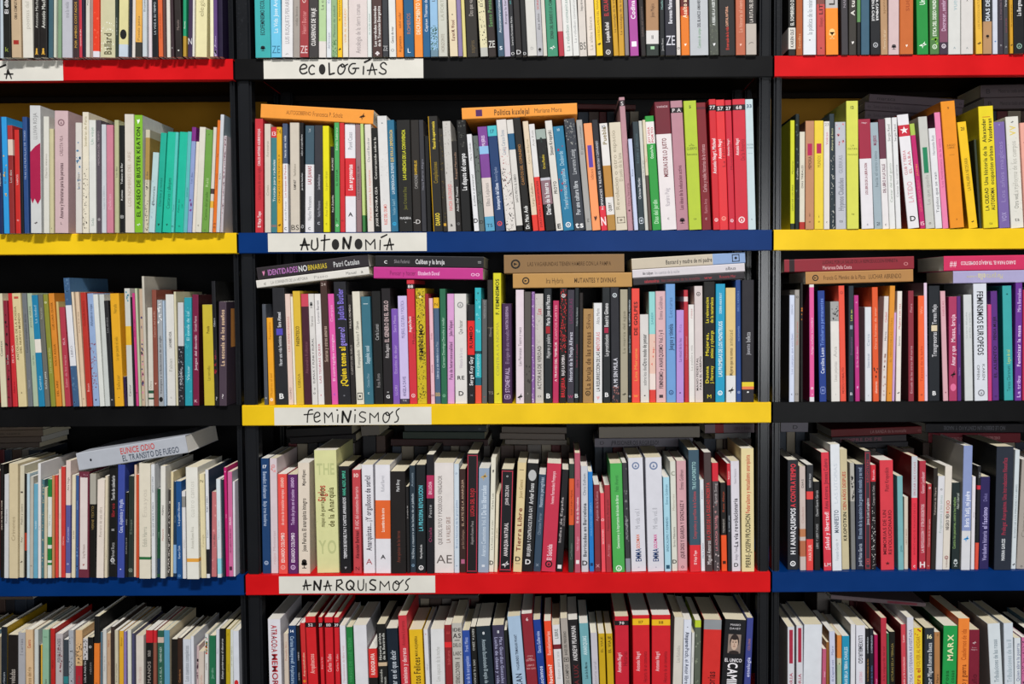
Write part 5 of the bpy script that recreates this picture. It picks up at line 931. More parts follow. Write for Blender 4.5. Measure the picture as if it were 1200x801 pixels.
-782.2 -11.1 6.7 169.2 1.97 d8dcd4|B 0.000 0.179 207c38;B 0.582 0.665 207c38;B 0.701 0.821 207c38;B 0.845 0.869 207c38;T 0.302 0.522 98a898 Una casa|
-774.4 -10.9 4.0 175.2 1.72 be8656|X|
-769.3 -9.1 4.0 175.5 1.48 d64038|X|
-764.9 -7.2 4.0 185.2 1.70 dec6b6|T 0.313 0.550 a88070 Cuentos|
-760.4 -8.0 6.8 189.7 1.69 ca3a34|T 0.596 0.738 f0b0a8 Diarios|
-752.0 -10.0 8.0 200.1 1.88 dccac2|B 0.378 0.961 585a96;T* 0.143 0.252 605850 Aira Vega;T* 0.547 0.716 c0c0e0 Carcomen;H 0.868 0.889 e0e0f0 o|slim light grey book with blue band on the left blue shelf
-742.0 -10.0 6.2 175.5 2.00 dcd0b4||
-735.0 -9.4 4.8 174.7 1.88 38588e|T* 0.058 0.521 90a8d0 AQUARIO;S 0.560 0.948 6080b0 8|
-729.8 -10.2 17.4 181.5 1.86 6c2c3c|V 0.056 0.921 dcd0cc;T 0.687 0.818 806860 Greg Mortenson;S 0.010 0.056 b08090 6;H 0.865 0.893 a05050 #tip|dark red book with mauve lettering between blue and black ones on the left blue shelf
-710.5 -10.5 10.4 177.4 1.61 15130f|B 0.000 0.290 a8a498;T* 0.309 0.537 98804a VERNE TEXTO|black book with grey top between dark red and white ones on the left blue shelf
-698.8 -12.1 12.2 167.6 2.31 e2d6ca|T 0.277 0.579 a89c90 Retrato de una obra|white book with grey lettering between black and cream ones on the left blue shelf
-685.4 -10.8 4.6 174.0 2.03 d6cab0|T 0.713 0.830 a09878 Fragmentos|
-680.3 -6.7 13.9 190.0 1.98 131312|T* 0.085 0.307 c8c8c8 Teoria de calendario;T 0.316 0.476 a82830 libros;T* 0.565 0.583 c8c8c8 SS;T 0.690 0.886 b0b0b0 Juan Manuel Roca;O 0.850 e0e0e0|black book with light grey lettering between cream and blue ones on the left blue shelf
-663.5 -11.7 11.8 193.2 1.95 3a4a9a|T* 0.305 0.601 c0c8e8 Casa, Alquimista y Virgilia;H 0.916 0.934 e0e0f0 #dot|blue book with pale blue lettering between two black ones on the left blue shelf
-651.3 -9.5 4.6 145.6 1.95 14140f|T* 0.290 0.406 b0b0a8 MARES;T* 0.475 0.777 a0a098 RETORNO DEL SUR|
-646.1 -8.7 8.6 173.4 1.85 26302a|T 0.424 0.580 708070 El bosque;H 0.912 0.951 a0b0a0 #frame|
-636.9 -7.3 3.7 192.2 1.80 dcbfa8|X|
-631.4 -11.2 4.7 176.1 1.49 c64e2c|X|
-623.2 -18.0 19.0 196.3 1.28 ddd5c2|B 0.811 0.835 2c6a3c;T 0.550 0.721 a8a898 Edith Harris;T 0.225 0.464 c8c0b0 Ensayos|cream book with dark green band between salmon and white ones on the left blue shelf
-603.0 -16.0 6.3 193.5 1.03 d6d8da|T* 0.095 0.251 606870 SIMON LOPEZ;T* 0.321 0.633 687078 EN LO QUE VIENE EL PUEBLO|
-596.3 -10.1 5.3 151.5 1.56 1b4a32|B 0.787 0.962 203850;T 0.452 0.586 78a088 raices|
-588.4 -16.0 8.3 191.1 1.52 dedbd2|T* 0.347 0.435 302c28 POEMAS;T 0.559 0.664 c08070 Memoria|slim white book with black lettering on the left blue shelf
-579.6 -6.8 4.0 149.7 1.93 3a3632|S 0.135 0.950 d0c8c0 30;X|
-574.4 -7.4 4.2 180.1 1.61 d8c8a0|X|
-569.8 -7.3 5.1 163.2 1.63 1b3650|B 0.663 0.964 80a8d0;T 0.248 0.538 708898 Sureste|
-559.4 -19.0 9.3 166.0 0.77 1b4e86|T* 0.216 0.458 c8dcf0 Los pueblos blancos;T* 0.661 0.793 c8dcf0 Ramon Chela;O 0.971 70a0d0|
-549.4 -19.0 6.0 148.5 0.68 d8d6d6|B 0.057 0.181 8a8884;T* 0.406 0.791 b8b0a8 poemas|
-540.9 -22.0 20.0 189.8 0.61 e2e0d6|B 0.815 0.847 e0a040;T 0.532 0.727 b0aea0 Antonio Ramos Rosa;T 0.127 0.444 c8c6bc cuatro cantos|thick white book with gold band between white and cream ones on the left blue shelf
-519.1 -16.0 8.7 177.2 0.19 dacea6|H 0.053 0.081 504830 N;T 0.451 0.831 a89c74 Cantiga|
-509.8 -16.0 5.5 184.5 0.44 d8dade|B 0.734 0.962 1a1a1e;T* 0.236 0.400 303848 MUJER Y DESEO;T 0.509 0.673 70787c Reunion;C 2c3c50|
-504.2 -9.0 8.8 145.6 1.55 be6e70|S 0.111 0.947 d89090 8|
-492.3 -14.0 6.9 168.0 0.44 d2dade|B 0.806 0.963 90d0dc;T 0.304 0.725 a8b0b4 Mientras tanto|
-484.4 -10.2 3.6 166.6 0.18 1e2e36|X|
-479.9 -6.9 4.5 186.8 -0.02 be1a6a|H 0.031 0.049 f0c0d8 #tip;T 0.365 0.527 f0a0c8 eros|
-475.1 -7.5 7.6 179.5 0.46 ca6896|T* 0.432 0.508 f8e0ec FRAN;T* 0.545 0.772 6a2048 MI CUERPO MUERTO;H 0.885 0.961 502038 #square;C b0b0b8|
-467.2 -7.4 3.6 162.6 0.73 d8d4dc|X|
@L5
-877.9 1.3 10.2 203.7 2.09 191f27|T* 0.302 0.606 a8b0b8 El rincon;C a88818|
-864.4 -3.6 17.7 191.3 2.25 1b1614|T* 0.313 0.563 a8a098 Otras veladas|black book with grey lettering between black and grey ones on the bottom left row
-844.9 -4.2 12.0 195.5 1.81 a6a6aa|T 0.053 0.179 707078 cartas;R 0.195 0.199 707078|
-831.1 -4.1 12.6 200.4 1.41 d6b68e|T* 0.087 0.159 b04828 Cuatro;T* 0.324 0.588 907048 Los secretos del rio|
-818.1 -2.1 6.5 199.7 1.77 c8ccc8|X|
-811.2 0.9 2.4 171.9 1.75 241c14|X|
-808.3 0.8 2.4 172.9 1.75 d8a83a|X|
-805.5 -0.1 11.2 199.0 1.74 8ab296|R 0.062 0.067 5a8068;C 6a9478|
-791.1 1.5 7.4 200.4 1.36 b62420|T* 0.252 0.376 6a1410 VERSO|
-783.3 1.1 12.5 191.2 1.71 b6aeae|T* 0.043 0.259 686468 PERPLEJIDADES;S 0.130 0.346 803038 12|
-767.9 -2.5 8.1 182.1 1.68 384048|B 0.351 0.420 2c7c80;X|
-757.9 -3.4 8.6 198.7 1.42 a6aab0|S 0.052 0.468 303438 20|
-748.9 1.1 11.6 197.2 1.65 d6ae7e|S 0.105 0.304 2a2020 26;B 0.314 0.577 a82430|
-736.8 -0.0 8.6 183.1 2.08 c8c4c4|S 0.011 0.203 303030 20;B 0.203 0.542 181818;T* 0.214 0.418 d0d0d0 LOLA MARTIN|
-724.4 -4.3 9.3 186.5 1.33 161514|O 0.088 b8b8b8;T 0.166 0.409 8a8a8a relatos|
-714.5 -6.0 9.2 223.6 1.90 151515|B 0.209 0.707 e27a2c;T* 0.449 0.643 804010 Edad|
-705.0 -2.2 3.0 194.9 1.90 587280|X|
-700.4 -2.3 6.5 199.1 1.58 cacac6|T 0.181 0.409 989894 Musica del fin|
-692.6 -2.5 6.5 192.9 1.30 be9e7e|T* 0.027 0.155 a85438 Mares;T 0.198 0.347 b08060 piel|
-684.8 -3.5 6.1 204.5 1.20 382c26|X|
-678.0 -4.5 5.9 198.6 1.29 c6bea6|T* 0.155 0.587 706850 Breves compañias|
-671.7 -2.8 7.4 197.0 1.53 daa62c|T* 0.058 0.131 806010 Borrascas|
-663.8 -2.4 4.0 195.8 1.52 8676ae|X|
-658.1 1.2 6.3 197.6 1.14 d6d6ca|X|
-649.3 -3.8 4.0 193.1 1.50 464666|X|
-643.9 1.3 13.4 187.2 1.21 d6cdc2|T 0.293 0.436 c8a8a0 Historias|
-625.7 -3.3 11.8 197.9 1.46 171514|B 0.000 0.109 c4242c;T* 0.177 0.229 b0a8a0 SOLO;T* 0.250 0.589 908880 HERMANOS|
-613.4 -2.4 5.9 197.5 1.44 8a5040|B 0.000 0.109 c4242c;X|
-606.2 0.4 10.6 196.1 1.18 2a5a4a|B 0.059 0.108 c8b0a0;T* 0.145 0.282 c8d8d0 VERANO ALEX;T* 0.324 0.592 a8c0b4 POESIA DE LA ISLA|
-594.7 0.4 9.5 196.5 1.03 5896b2|X;C d8c8a8|
-582.2 -1.9 10.6 181.8 1.39 17130f|T* 0.392 0.547 c0c0b8 la|
-570.8 -4.2 7.6 184.6 1.37 38241a|T* 0.296 0.419 b07848 Cazadores|
-561.3 -1.7 13.5 181.5 0.91 c8ccd4|T* 0.063 0.404 8a9098 Los cuentos completos|
-546.5 -2.3 5.1 186.8 0.63 d8dae0|X|
-541.0 1.0 4.0 169.2 1.85 c0a8a8|S 0.122 0.342 503040 16|
-534.9 -3.3 9.2 160.4 1.32 cec0b4|T* 0.206 0.467 c89888 Biografia|
-525.2 -2.3 5.9 190.8 1.57 d4d4d0|S 0.005 0.194 c03828 6;S 0.005 0.194 e0a020 6;S 0.022 0.194 206040 6;T* 0.227 0.367 806860 ENTRE|
-518.0 0.9 10.9 186.6 1.29 1f6a46|T 0.282 0.426 80b098 Jardin|
-504.4 -4.3 5.3 198.6 1.27 ced0d8|T 0.109 0.264 a0a0a8 Amor|
-498.0 -2.0 8.6 199.8 1.02 151515|T* 0.088 0.439 d0d0d0 Salsas poderosas al discurso|
-489.0 0.4 7.5 197.9 1.24 b69e1a|T 0.021 0.073 806c10 N;T 0.229 0.459 807010 canto|
-481.2 0.1 5.2 196.9 1.23 d0d4cc|T* 0.037 0.435 a0a080 UN CAMPO ABIERTO|
-472.4 -4.3 10.0 196.3 0.25 d2d6de|H 0.351 0.572 c8282c #disc;C a8aab0|
@R1
475.3 0.1 12.1 204.1 -0.29 1a1a18|T* 0.448 0.759 e0e0d8 EL SOMBRERO DE NADIE;B 0.777 0.949 d8d4cc;T* 0.791 0.935 303030 KAREN OLE|
488.2 -0.5 10.5 195.8 -0.32 a85424|T 0.816 0.948 e0a070 Semillas|
499.2 -4.0 21.3 198.8 -0.33 dce0e4|T 0.519 0.833 8a9098 la politica de lo minimo;H 0.870 0.889 202020 #dot|thick white book with grey lettering between two salmon ones on the upper right red shelf
522.4 -2.0 13.7 197.6 -0.74 c04c48|B 0.000 0.579 7a4840;T* 0.579 0.663 401818 LIT;T 0.691 0.765 802828 Ensayo;H 0.932 0.956 602020 #dot|
537.4 -3.0 20.5 192.8 -1.01 f88c28|B 0.000 0.604 b8b4b0;T* 0.424 0.599 3a3430 LIT;H 0.771 0.866 ffc880 #tree|thick orange book with light grey top on the upper right red shelf
563.0 -3.4 11.2 205.0 -1.06 3c383c|T 0.492 0.651 a098a0 NADIE|
576.1 -0.1 12.7 203.6 -0.46 38342f|T* 0.444 0.690 e0dcd4 A tumba;H 0.884 0.916 e8e4e0 #tip|
589.2 -2.5 5.8 207.7 -0.46 5c8c54|B 0.743 1.000 1c1c1c;X|
596.0 -2.4 14.0 188.7 -0.63 3a5c70|X|
611.6 -2.9 16.4 194.8 -1.03 1a1c20|D* 0.539 0.718 e8e8e8 A CAMINAR/EN LA CALLE;O 0.921 b0b4b8|black book with white lettering between slate and tan ones on the upper right red shelf
629.5 -0.7 11.7 194.4 -1.35 b08c68|T 0.479 0.687 8a6844 apuntes;T 0.791 0.952 d8c0a0 Memoria del sur|
642.0 -1.1 17.7 208.6 -0.57 ccb4b4|H 0.916 0.960 4a4448 #tree|pale pink book between tan and orange ones on the upper right red shelf
660.1 -3.5 22.3 207.2 -0.57 c0642c|T 0.503 0.658 a04818 suelo;H 0.919 0.946 f8e8d8 #tip|thick orange book with salmon lettering on the upper right red shelf
690.0 -0.8 19.0 191.9 -1.63 1f8c3c|T* 0.532 0.575 e0f0e0 Un;H 0.886 0.953 e0f0e0 #bird|green book with white lettering between orange and green ones on the upper right red shelf
710.9 -2.1 15.5 197.2 -1.30 4c7840|T* 0.514 0.849 e8f0e0 ETICA DEL DESEO MUNDIAL;S 0.863 0.919 80c040 10;O 0.938 d8e8d0|
727.2 -0.9 14.1 206.8 -1.32 7c4860|T* 0.499 0.815 c8a8c0 Decrecer, sembrando;B 0.904 1.000 3c2c3c;O 0.935 e0d8e0|
741.8 -0.9 20.4 221.8 -0.73 d0d0cc|T 0.543 0.675 a0b8bc vuelos;H 0.944 0.961 8098a0 A|thick light grey book between mauve and light grey ones on the upper right red shelf
762.7 -1.8 20.1 206.7 -0.77 d0ccc8|H 0.569 0.582 303030 A;H 0.942 0.960 909898 A|thick light grey book between light grey and gold ones on the upper right red shelf
787.3 -2.4 11.2 213.6 -1.90 e0b03c|T 0.530 0.807 b08828 LOS PROCESOS NATURALES;H 0.902 0.936 2a2418 #bird|
799.3 -2.3 14.7 205.7 -0.83 2c2e32|T* 0.455 0.738 d0d8e0 DIAS DE MAR;B 0.742 1.000 b08860;H 0.845 0.876 2a2420 #tree|
815.9 -1.3 8.5 220.4 -1.22 c8ccd8|H 0.896 0.917 6080b0 #dot|
825.7 0.2 8.8 197.6 -1.47 38323c|T 0.480 0.724 786068 La marcha lenta;H 0.911 0.934 a0a0a0 x|
835.0 0.2 7.5 219.1 -1.51 3c3c40|T* 0.592 0.642 e0e0e0 Ferrer;T 0.693 0.877 8a4858 Los otros;H 0.932 0.953 a0a0a0 x|
842.9 -4.7 5.7 192.5 -1.51 c89420|T 0.490 0.867 7a5a18 los comunes del aire;H 0.915 0.944 222222 #bird|
849.4 -5.1 17.7 196.9 -1.53 101214|T* 0.546 0.689 d8d8d8 La Bergman;O 0.941 80a090|black book with white lettering at right end on the upper right red shelf
@R2
480.8 3.3 7.3 182.1 -0.30 cccf2a|T* 0.574 0.845 303408 LEJOS DE LOS DIAS;T 0.321 0.538 707418 Memorias;B 0.945 1.000 202820;C b0b020|
488.5 1.9 6.6 192.3 -0.11 15201e|S 0.017 0.872 506058 12|
495.7 1.6 9.0 162.8 -0.19 d6d0be|B 0.924 1.000 b03028;T* 0.343 0.575 3a3028 DIAS TRIBALES|
505.2 -0.2 14.6 180.5 -0.25 ba8664|R 0.209 0.318 b02050;T 0.327 0.445 5a3420 MEMORIA;H 0.846 0.883 402010 i;H 0.916 0.938 402010 o;C 6a4438|tan book with brown lettering between cream and yellow ones on the right yellow shelf
520.6 0.3 15.2 180.9 -0.37 e6ca3e|R 0.210 0.301 b02050;T 0.319 0.428 a08420 MUNDOS;H 0.865 0.893 402010 i;H 0.916 0.938 402010 o|yellow book with gold lettering between tan and white ones on the right yellow shelf
536.4 -0.1 9.9 179.5 -0.43 dcd6d0|T* 0.086 0.232 c06080 Volcan;H 0.920 0.942 404048 c;H 0.013 0.041 808088 23|white book numbered twenty-three between yellow and dark grey ones on the right yellow shelf
548.2 3.9 8.4 192.7 -0.88 28343a|T 0.103 0.341 d0d0a0 Alvaro el loco;S 0.359 0.993 c0c0b8 26|slim dark grey book with speckled print on the right yellow shelf
556.9 1.0 17.6 178.5 -0.88 b8bac2|S 0.015 0.218 d08088 12;T 0.310 0.476 8a8c98 GUERRAS;T* 0.522 0.827 80828c Hypnos Ciudades;H 0.910 0.938 404048 ts|light grey book, first light grey one from left on the right yellow shelf
575.0 -2.0 19.8 212.8 -0.89 d2d458|H* 0.039 0.062 404818 12;H 0.339 0.354 70782a LA;H 0.365 0.380 505818 CULTURA;H 0.411 0.424 70782a MANUALES;H 0.872 0.891 505818 ts;C 9a9c44|thick lime book numbered twelve between light grey and white ones on the right yellow shelf
600.1 0.0 20.5 182.8 -2.42 e0dce0|B 0.000 0.360 9c2840;H 0.026 0.040 f0d0d8 Negri;T* 0.400 0.688 8a3848 LOS LIBROS DE LA LIBERACION;H 0.945 0.970 404048 c;C 183028|thick white book with dark red top on the right yellow shelf
622.8 4.5 13.8 178.0 -2.98 9cacb4|T* 0.121 0.214 8a3050 MUJERES;T 0.269 0.603 6a7880 hacia el otro reino;H 0.935 0.967 203040 21|blue-grey book numbered twenty-one with slate lettering between two white ones on the right yellow shelf
637.0 4.7 11.1 183.5 -2.98 e0dcdc|B 0.000 0.360 643040;T* 0.408 0.670 6a3048 DEL LIBRO A LA CALLE;H 0.944 0.970 404048 c|white book with brown top between blue-grey and white ones on the right yellow shelf
648.4 3.5 9.9 185.5 -2.98 dededc|T 0.059 0.210 606060 Sergio Rand;T 0.388 0.781 90a090 Cantar del mal gusto|white book with grey lettering between two white ones on the right yellow shelf
658.8 1.2 8.7 185.7 -2.98 dedede|T 0.063 0.213 606060 Sergio Rand;T 0.373 0.765 909090 Cantar las cuarenta|slim white book with grey lettering between two white ones on the right yellow shelf
678.6 1.0 19.0 190.6 -6.28 e2dfe2|B 0.092 0.191 c4283a;H 0.104 0.174 f0e8e8 #star;T* 0.312 0.528 c88088 CLUB Y TIERRA/EL ALBA;T* 0.589 0.772 d8a8b0 LATIDO;H* 0.890 0.937 181818 D;C 701420|white book with red band between white and magenta ones on the right yellow shelf
699.5 1.3 8.4 175.9 -6.70 bc2468|B 0.000 0.109 a8c050;T* 0.357 0.527 f09050 JAZMIN;T* 0.536 0.838 e86878 QUIEN DE ESTA DEUDA;H 0.932 0.970 f0d0d8 15|
709.0 2.3 15.0 186.9 -4.73 c2c2bc|R 0.273 0.503 208058;T 0.520 0.786 a0a09a Lo que queda;H 0.936 0.963 504038 o|light grey book with grey lettering between magenta and white ones on the right yellow shelf
724.4 0.4 11.7 167.3 -4.73 dedee0|T 0.070 0.267 808088 Hernando Ruiz;T 0.425 0.860 606068 Tejidos que se van|white book with slate lettering between light grey and pink ones on the right yellow shelf
737.5 2.2 9.9 194.1 -5.04 e480a8|T 0.094 0.776 b85888 Los feminismos de la selva;C 501838|pink book between white and orange ones on the right yellow shelf
748.4 -2.0 23.7 211.4 -5.22 e89020|H 0.043 0.066 7a4810 9;H 0.338 0.353 8a5818 JUEGO;H 0.358 0.373 8a5818 LIBRE;H 0.415 0.426 a87020 varios;H 0.920 0.938 6a3c08 z;C b06818|thick orange book numbered nine between pink and yellow ones on the right yellow shelf
782.6 5.3 15.2 178.9 -7.16 eec01c|H* 0.049 0.080 6a5408 21;T 0.339 0.646 7a6410 LA PALABRA NECESARIA;H 0.925 0.953 201808 #bird;C a88410|yellow book numbered twenty-one between orange and dark grey ones on the right yellow shelf
800.6 5.3 4.0 149.0 -4.51 303828|X|
805.0 -1.0 24.7 202.8 -3.43 e4ce22|T* 0.669 0.856 2a2c10 LA CIUDAD/AUTONOMA;T* 0.328 0.645 4a4c14 Una historia de la/ocupacion urbana;T* 0.102 0.296 2a2c10 Alexander/Vasudevan;R 0.086 0.091 c06020;H 0.950 0.973 3a3c10 ts;C b8b020|thick yellow book with dark green lettering on the right yellow shelf
831.9 1.0 18.5 177.0 -4.00 7662a0|H 0.019 0.034 b0a8d0 10;T 0.164 0.778 9484b8 Los años magicos;T* 0.853 0.937 a89cc8 VOX|purple book numbered ten between yellow and white ones on the right yellow shelf
853.8 5.3 21.6 186.4 -3.85 dad8ce|H 0.036 0.062 505050 #bird;T* 0.080 0.168 e0c860 VV;T 0.221 0.700 b0aea4 La reforma de los cuerpos;T 0.700 0.824 808078 Otra vez;H 0.904 0.940 404040 ts;S 0.168 0.860 c8c6bc 26|thick white book with speckled print between purple and coral ones on the right yellow shelf
875.8 1.4 17.9 175.7 -3.84 e4a494|S 0.029 0.872 b87070 12;X|coral book at right end on the right yellow shelf
@R3
480.2 2.8 8.7 181.1 -0.08 ced6ea|T 0.088 0.180 8a90a8 DERIVAS;T 0.254 0.846 8890b8 Los cuerpos que escriben;H 0.911 0.938 303848 c;C 3a3636|slim pale blue book with blue-grey lettering at left end on the right black shelf
489.9 7.2 8.1 190.0 -0.01 9e9892|T 0.167 0.608 c07068 Ellas las jovenes;H 0.053 0.076 404040 10;H 0.917 0.940 403838 cs|
499.5 2.8 4.1 201.6 -0.33 12120f|S 0.165 0.331 c07028 4;X|
515.6 5.0 8.0 198.8 -0.54 de5898|B 0.000 0.023 e0dcd8;B 0.961 1.000 e0dce0;T* 0.230 0.654 f0c8dc Amiga soñaba tu nombre;T 0.931 0.948 f0d0e0 o;O 0.886 f8e8f0;C 8a1c48|slim pink book with white bottom between black and blue ones on the right black shelf
531.7 2.4 12.0 188.2 -1.40 1f3a86|T* 0.071 0.497 6a88d0 Trincheras permanentes;T* 0.514 0.746 c8d0e8 Carolina Leon;H 0.853 0.942 8090c8 #frame;C 101838|blue book with lilac lettering between pink and white ones on the right black shelf
552.4 4.6 14.7 169.7 -1.09 dedad4|B 0.000 0.197 a0a09e;S 0.020 0.187 28282a 14;T 0.601 0.799 b0aca8 Lineas perpetuas;T 0.443 0.562 b0aca8 Ana;H 0.918 0.938 808080 i;C b0aca4|white book with grey top between blue and salmon ones on the right black shelf
568.5 7.2 10.1 196.5 -1.42 e65440|O 0.060 b03830;T* 0.708 0.931 6a1814 MOSCU COBALTO|salmon book with dark red lettering on the right black shelf
581.2 2.3 8.7 196.1 -0.46 26303a|T* 0.195 0.314 d0d860 Laia en;T* 0.382 0.655 705078 Encuentros;R 0.340 0.374 8090a0;H 0.920 0.946 e0e0e8 B|slim dark grey book with dark purple lettering on the right black shelf
593.8 6.4 7.7 180.1 -1.22 bc3080|T* 0.366 0.794 e8a0c8 El fin del deseo;T 0.022 0.106 e8a0c8 R;H 0.850 0.888 e0a0d0 #tip|
610.0 4.6 11.1 160.0 -0.74 d6dade|T 0.496 0.642 8a98a8 Debates de la piel;T 0.286 0.412 90a0b0 Carta;H 0.926 0.947 808890 c;C a8a49c|white book with blue-grey lettering between magenta and salmon ones on the right black shelf
622.6 2.0 10.0 193.6 -1.12 de582c|T* 0.151 0.565 f8b090 Otras formas de amar;S 0.686 0.790 2a1410 5;T* 0.825 0.929 f8d8c8 altamarea|salmon book with coral lettering between two white ones on the right black shelf
637.5 5.7 8.1 178.2 1.06 d8d0cc|T* 0.116 0.285 c84860 Ciudad;T 0.285 0.473 606068 Marta;S 0.473 0.925 b89890 12;H 0.925 0.948 803040 o|
646.0 2.9 9.0 195.8 1.06 dc902e|T 0.179 0.759 a86818 EL VIENTO DE LAS OTRAS;H 0.922 0.939 604010 #dot|orange book between white and lilac ones on the right black shelf
656.4 6.9 4.0 150.6 0.70 c49ccc|X|
662.0 4.4 8.3 186.7 0.23 e6ded6|T* 0.068 0.390 c84850 Mujeres con voz;T 0.408 0.497 808080 Simone;H 0.911 0.938 202020 #bird|
682.7 1.6 9.4 187.2 -0.83 882c3a|T* 0.499 0.928 d0a0a8 Escuela de las otras del norte;T* 0.089 0.222 c89098 Flora;C 4a1820|dark red book with pale pink lettering on the right black shelf
699.4 1.5 10.7 178.8 -0.86 ee6234|T 0.476 0.813 c03c18 Textos de la lucha;T 0.084 0.196 f8a080 Wu;H 0.925 0.954 581810 =;C 7a2418|salmon book with red lettering on the right black shelf
711.1 4.5 5.4 200.5 -1.08 dec6da|T 0.767 0.801 904080 o;X;C 584048|
717.8 4.2 18.8 195.4 -0.68 1b1f25|R 0.342 0.393 d8c8a8;T* 0.162 0.333 c8c8cc Teresa Mejo;T* 0.402 0.616 c8c8cc Transgresoras;H* 0.913 0.951 e8e8e8 B|black book with light grey lettering between two pale pink ones on the right black shelf
742.2 3.3 8.7 186.4 -2.30 d6a6ae|T* 0.050 0.265 c07080 FABULAS;H 0.913 0.934 905060 #tip;C 3a2024|slim pale pink book with mauve lettering on the right black shelf
751.9 2.3 13.7 176.9 -0.95 a8365e|T* 0.170 0.434 f0c8d8 Musas, bruja;T* 0.472 0.661 f0d0e0 Amar y que;H 0.661 0.832 181418 #bird;H 0.832 0.908 e0709a #disc|magenta book with pale pink lettering on the right black shelf
766.8 3.6 6.4 177.5 -1.18 582a76|T* 0.117 0.512 9070b0 nosotras;T 0.588 0.852 9878b8 Sandra|
779.1 3.4 14.1 180.1 -1.62 cdd0d0|T 0.093 0.482 a8acac La carta del padre/perdido y querido;C 8c8a86|light grey book with grey lettering between purple and white ones on the right black shelf
795.3 2.0 22.5 198.5 -1.56 d6dae2|D* 0.067 0.609 2c2c30 FEMINISMOS EUROPEOS;D 0.660 0.852 58585c KAREN/OFFEN;O 0.933 808088;C a8acb0|thick white book with black lettering on the right black shelf
818.1 1.5 6.4 163.2 -1.19 c63e76|X|
827.1 6.0 11.4 185.8 -1.87 5a2c7c|T* 0.230 0.446 281438 PIENSA MUJER;T* 0.501 0.790 281438 EL ALIENTO;H 0.944 0.971 281438 o|purple book with dark purple lettering between magenta and turquoise ones on the right black shelf
847.5 6.5 15.4 194.7 -1.86 39a4a4|H 0.060 0.086 105858 #dot;T 0.559 0.679 c8d870 Lagos de sal;T 0.697 0.921 206868 Teresa Claramunt;C 1c7474|turquoise book with teal lettering between two purple ones on the right black shelf
863.7 2.2 11.4 199.6 -0.54 683090|T* 0.049 0.246 c8a8e0 Mira Bernabeu;T* 0.361 0.708 e0c8f0 Feminizar la masa;T* 0.790 0.972 d0b0e8 La tribu;X|purple book with lilac lettering between turquoise and magenta ones on the right black shelf
878.6 7.1 16.1 187.8 -0.63 ba2a50||magenta book at right end on the right black shelf
@R4
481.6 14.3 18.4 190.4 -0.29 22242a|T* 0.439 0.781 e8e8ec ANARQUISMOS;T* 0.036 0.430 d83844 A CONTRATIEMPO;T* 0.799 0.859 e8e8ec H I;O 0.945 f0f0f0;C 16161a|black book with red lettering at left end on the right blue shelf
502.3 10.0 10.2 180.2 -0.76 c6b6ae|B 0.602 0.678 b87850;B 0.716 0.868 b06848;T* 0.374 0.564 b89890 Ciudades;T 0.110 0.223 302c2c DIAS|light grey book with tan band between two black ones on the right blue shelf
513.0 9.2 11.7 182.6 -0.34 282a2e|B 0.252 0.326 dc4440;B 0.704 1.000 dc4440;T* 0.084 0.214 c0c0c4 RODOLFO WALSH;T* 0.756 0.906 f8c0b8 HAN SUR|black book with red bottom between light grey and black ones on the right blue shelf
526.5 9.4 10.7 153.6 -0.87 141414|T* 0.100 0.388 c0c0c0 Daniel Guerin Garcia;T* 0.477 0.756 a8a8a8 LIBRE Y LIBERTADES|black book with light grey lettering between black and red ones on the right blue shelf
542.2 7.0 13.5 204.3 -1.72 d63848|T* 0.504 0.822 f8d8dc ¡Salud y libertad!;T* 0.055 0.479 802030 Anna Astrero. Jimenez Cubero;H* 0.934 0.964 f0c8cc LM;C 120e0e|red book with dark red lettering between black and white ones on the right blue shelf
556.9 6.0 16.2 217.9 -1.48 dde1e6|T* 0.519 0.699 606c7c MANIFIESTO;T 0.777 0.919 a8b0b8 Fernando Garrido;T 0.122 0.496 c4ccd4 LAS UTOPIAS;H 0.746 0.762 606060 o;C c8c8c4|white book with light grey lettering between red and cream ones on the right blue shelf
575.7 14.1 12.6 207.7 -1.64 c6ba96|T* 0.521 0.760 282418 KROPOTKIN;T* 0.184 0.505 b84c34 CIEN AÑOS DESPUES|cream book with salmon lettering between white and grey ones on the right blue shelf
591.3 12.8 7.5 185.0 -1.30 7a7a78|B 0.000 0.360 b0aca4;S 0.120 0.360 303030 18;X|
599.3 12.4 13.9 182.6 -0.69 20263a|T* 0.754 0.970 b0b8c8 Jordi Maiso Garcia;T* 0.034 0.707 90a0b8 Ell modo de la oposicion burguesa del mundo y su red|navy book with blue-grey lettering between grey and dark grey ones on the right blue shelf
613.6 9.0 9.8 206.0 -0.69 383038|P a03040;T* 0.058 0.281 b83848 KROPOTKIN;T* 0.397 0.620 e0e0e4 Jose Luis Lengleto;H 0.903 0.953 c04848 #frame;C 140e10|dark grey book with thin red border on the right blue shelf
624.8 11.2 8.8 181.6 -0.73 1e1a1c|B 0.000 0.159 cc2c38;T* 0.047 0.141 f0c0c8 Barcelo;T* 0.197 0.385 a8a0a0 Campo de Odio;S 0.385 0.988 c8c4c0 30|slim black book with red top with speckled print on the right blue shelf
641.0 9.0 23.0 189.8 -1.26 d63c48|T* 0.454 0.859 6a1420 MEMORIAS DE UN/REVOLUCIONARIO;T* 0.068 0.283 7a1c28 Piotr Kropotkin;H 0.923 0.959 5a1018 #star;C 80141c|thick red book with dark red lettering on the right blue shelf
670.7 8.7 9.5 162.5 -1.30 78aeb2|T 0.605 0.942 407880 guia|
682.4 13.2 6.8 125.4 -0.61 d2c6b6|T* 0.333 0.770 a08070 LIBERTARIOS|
693.2 9.0 10.2 196.2 -0.43 de3446|B 0.000 0.364 c4c8ce;T* 0.049 0.343 b06878 ERIZAR LAS COSAS;T* 0.413 0.865 a02030 INVENTANDO EL PASADO DE LAS;H 0.949 0.979 e8e8e8 c;C 7c1218|red book with light grey top on the right blue shelf
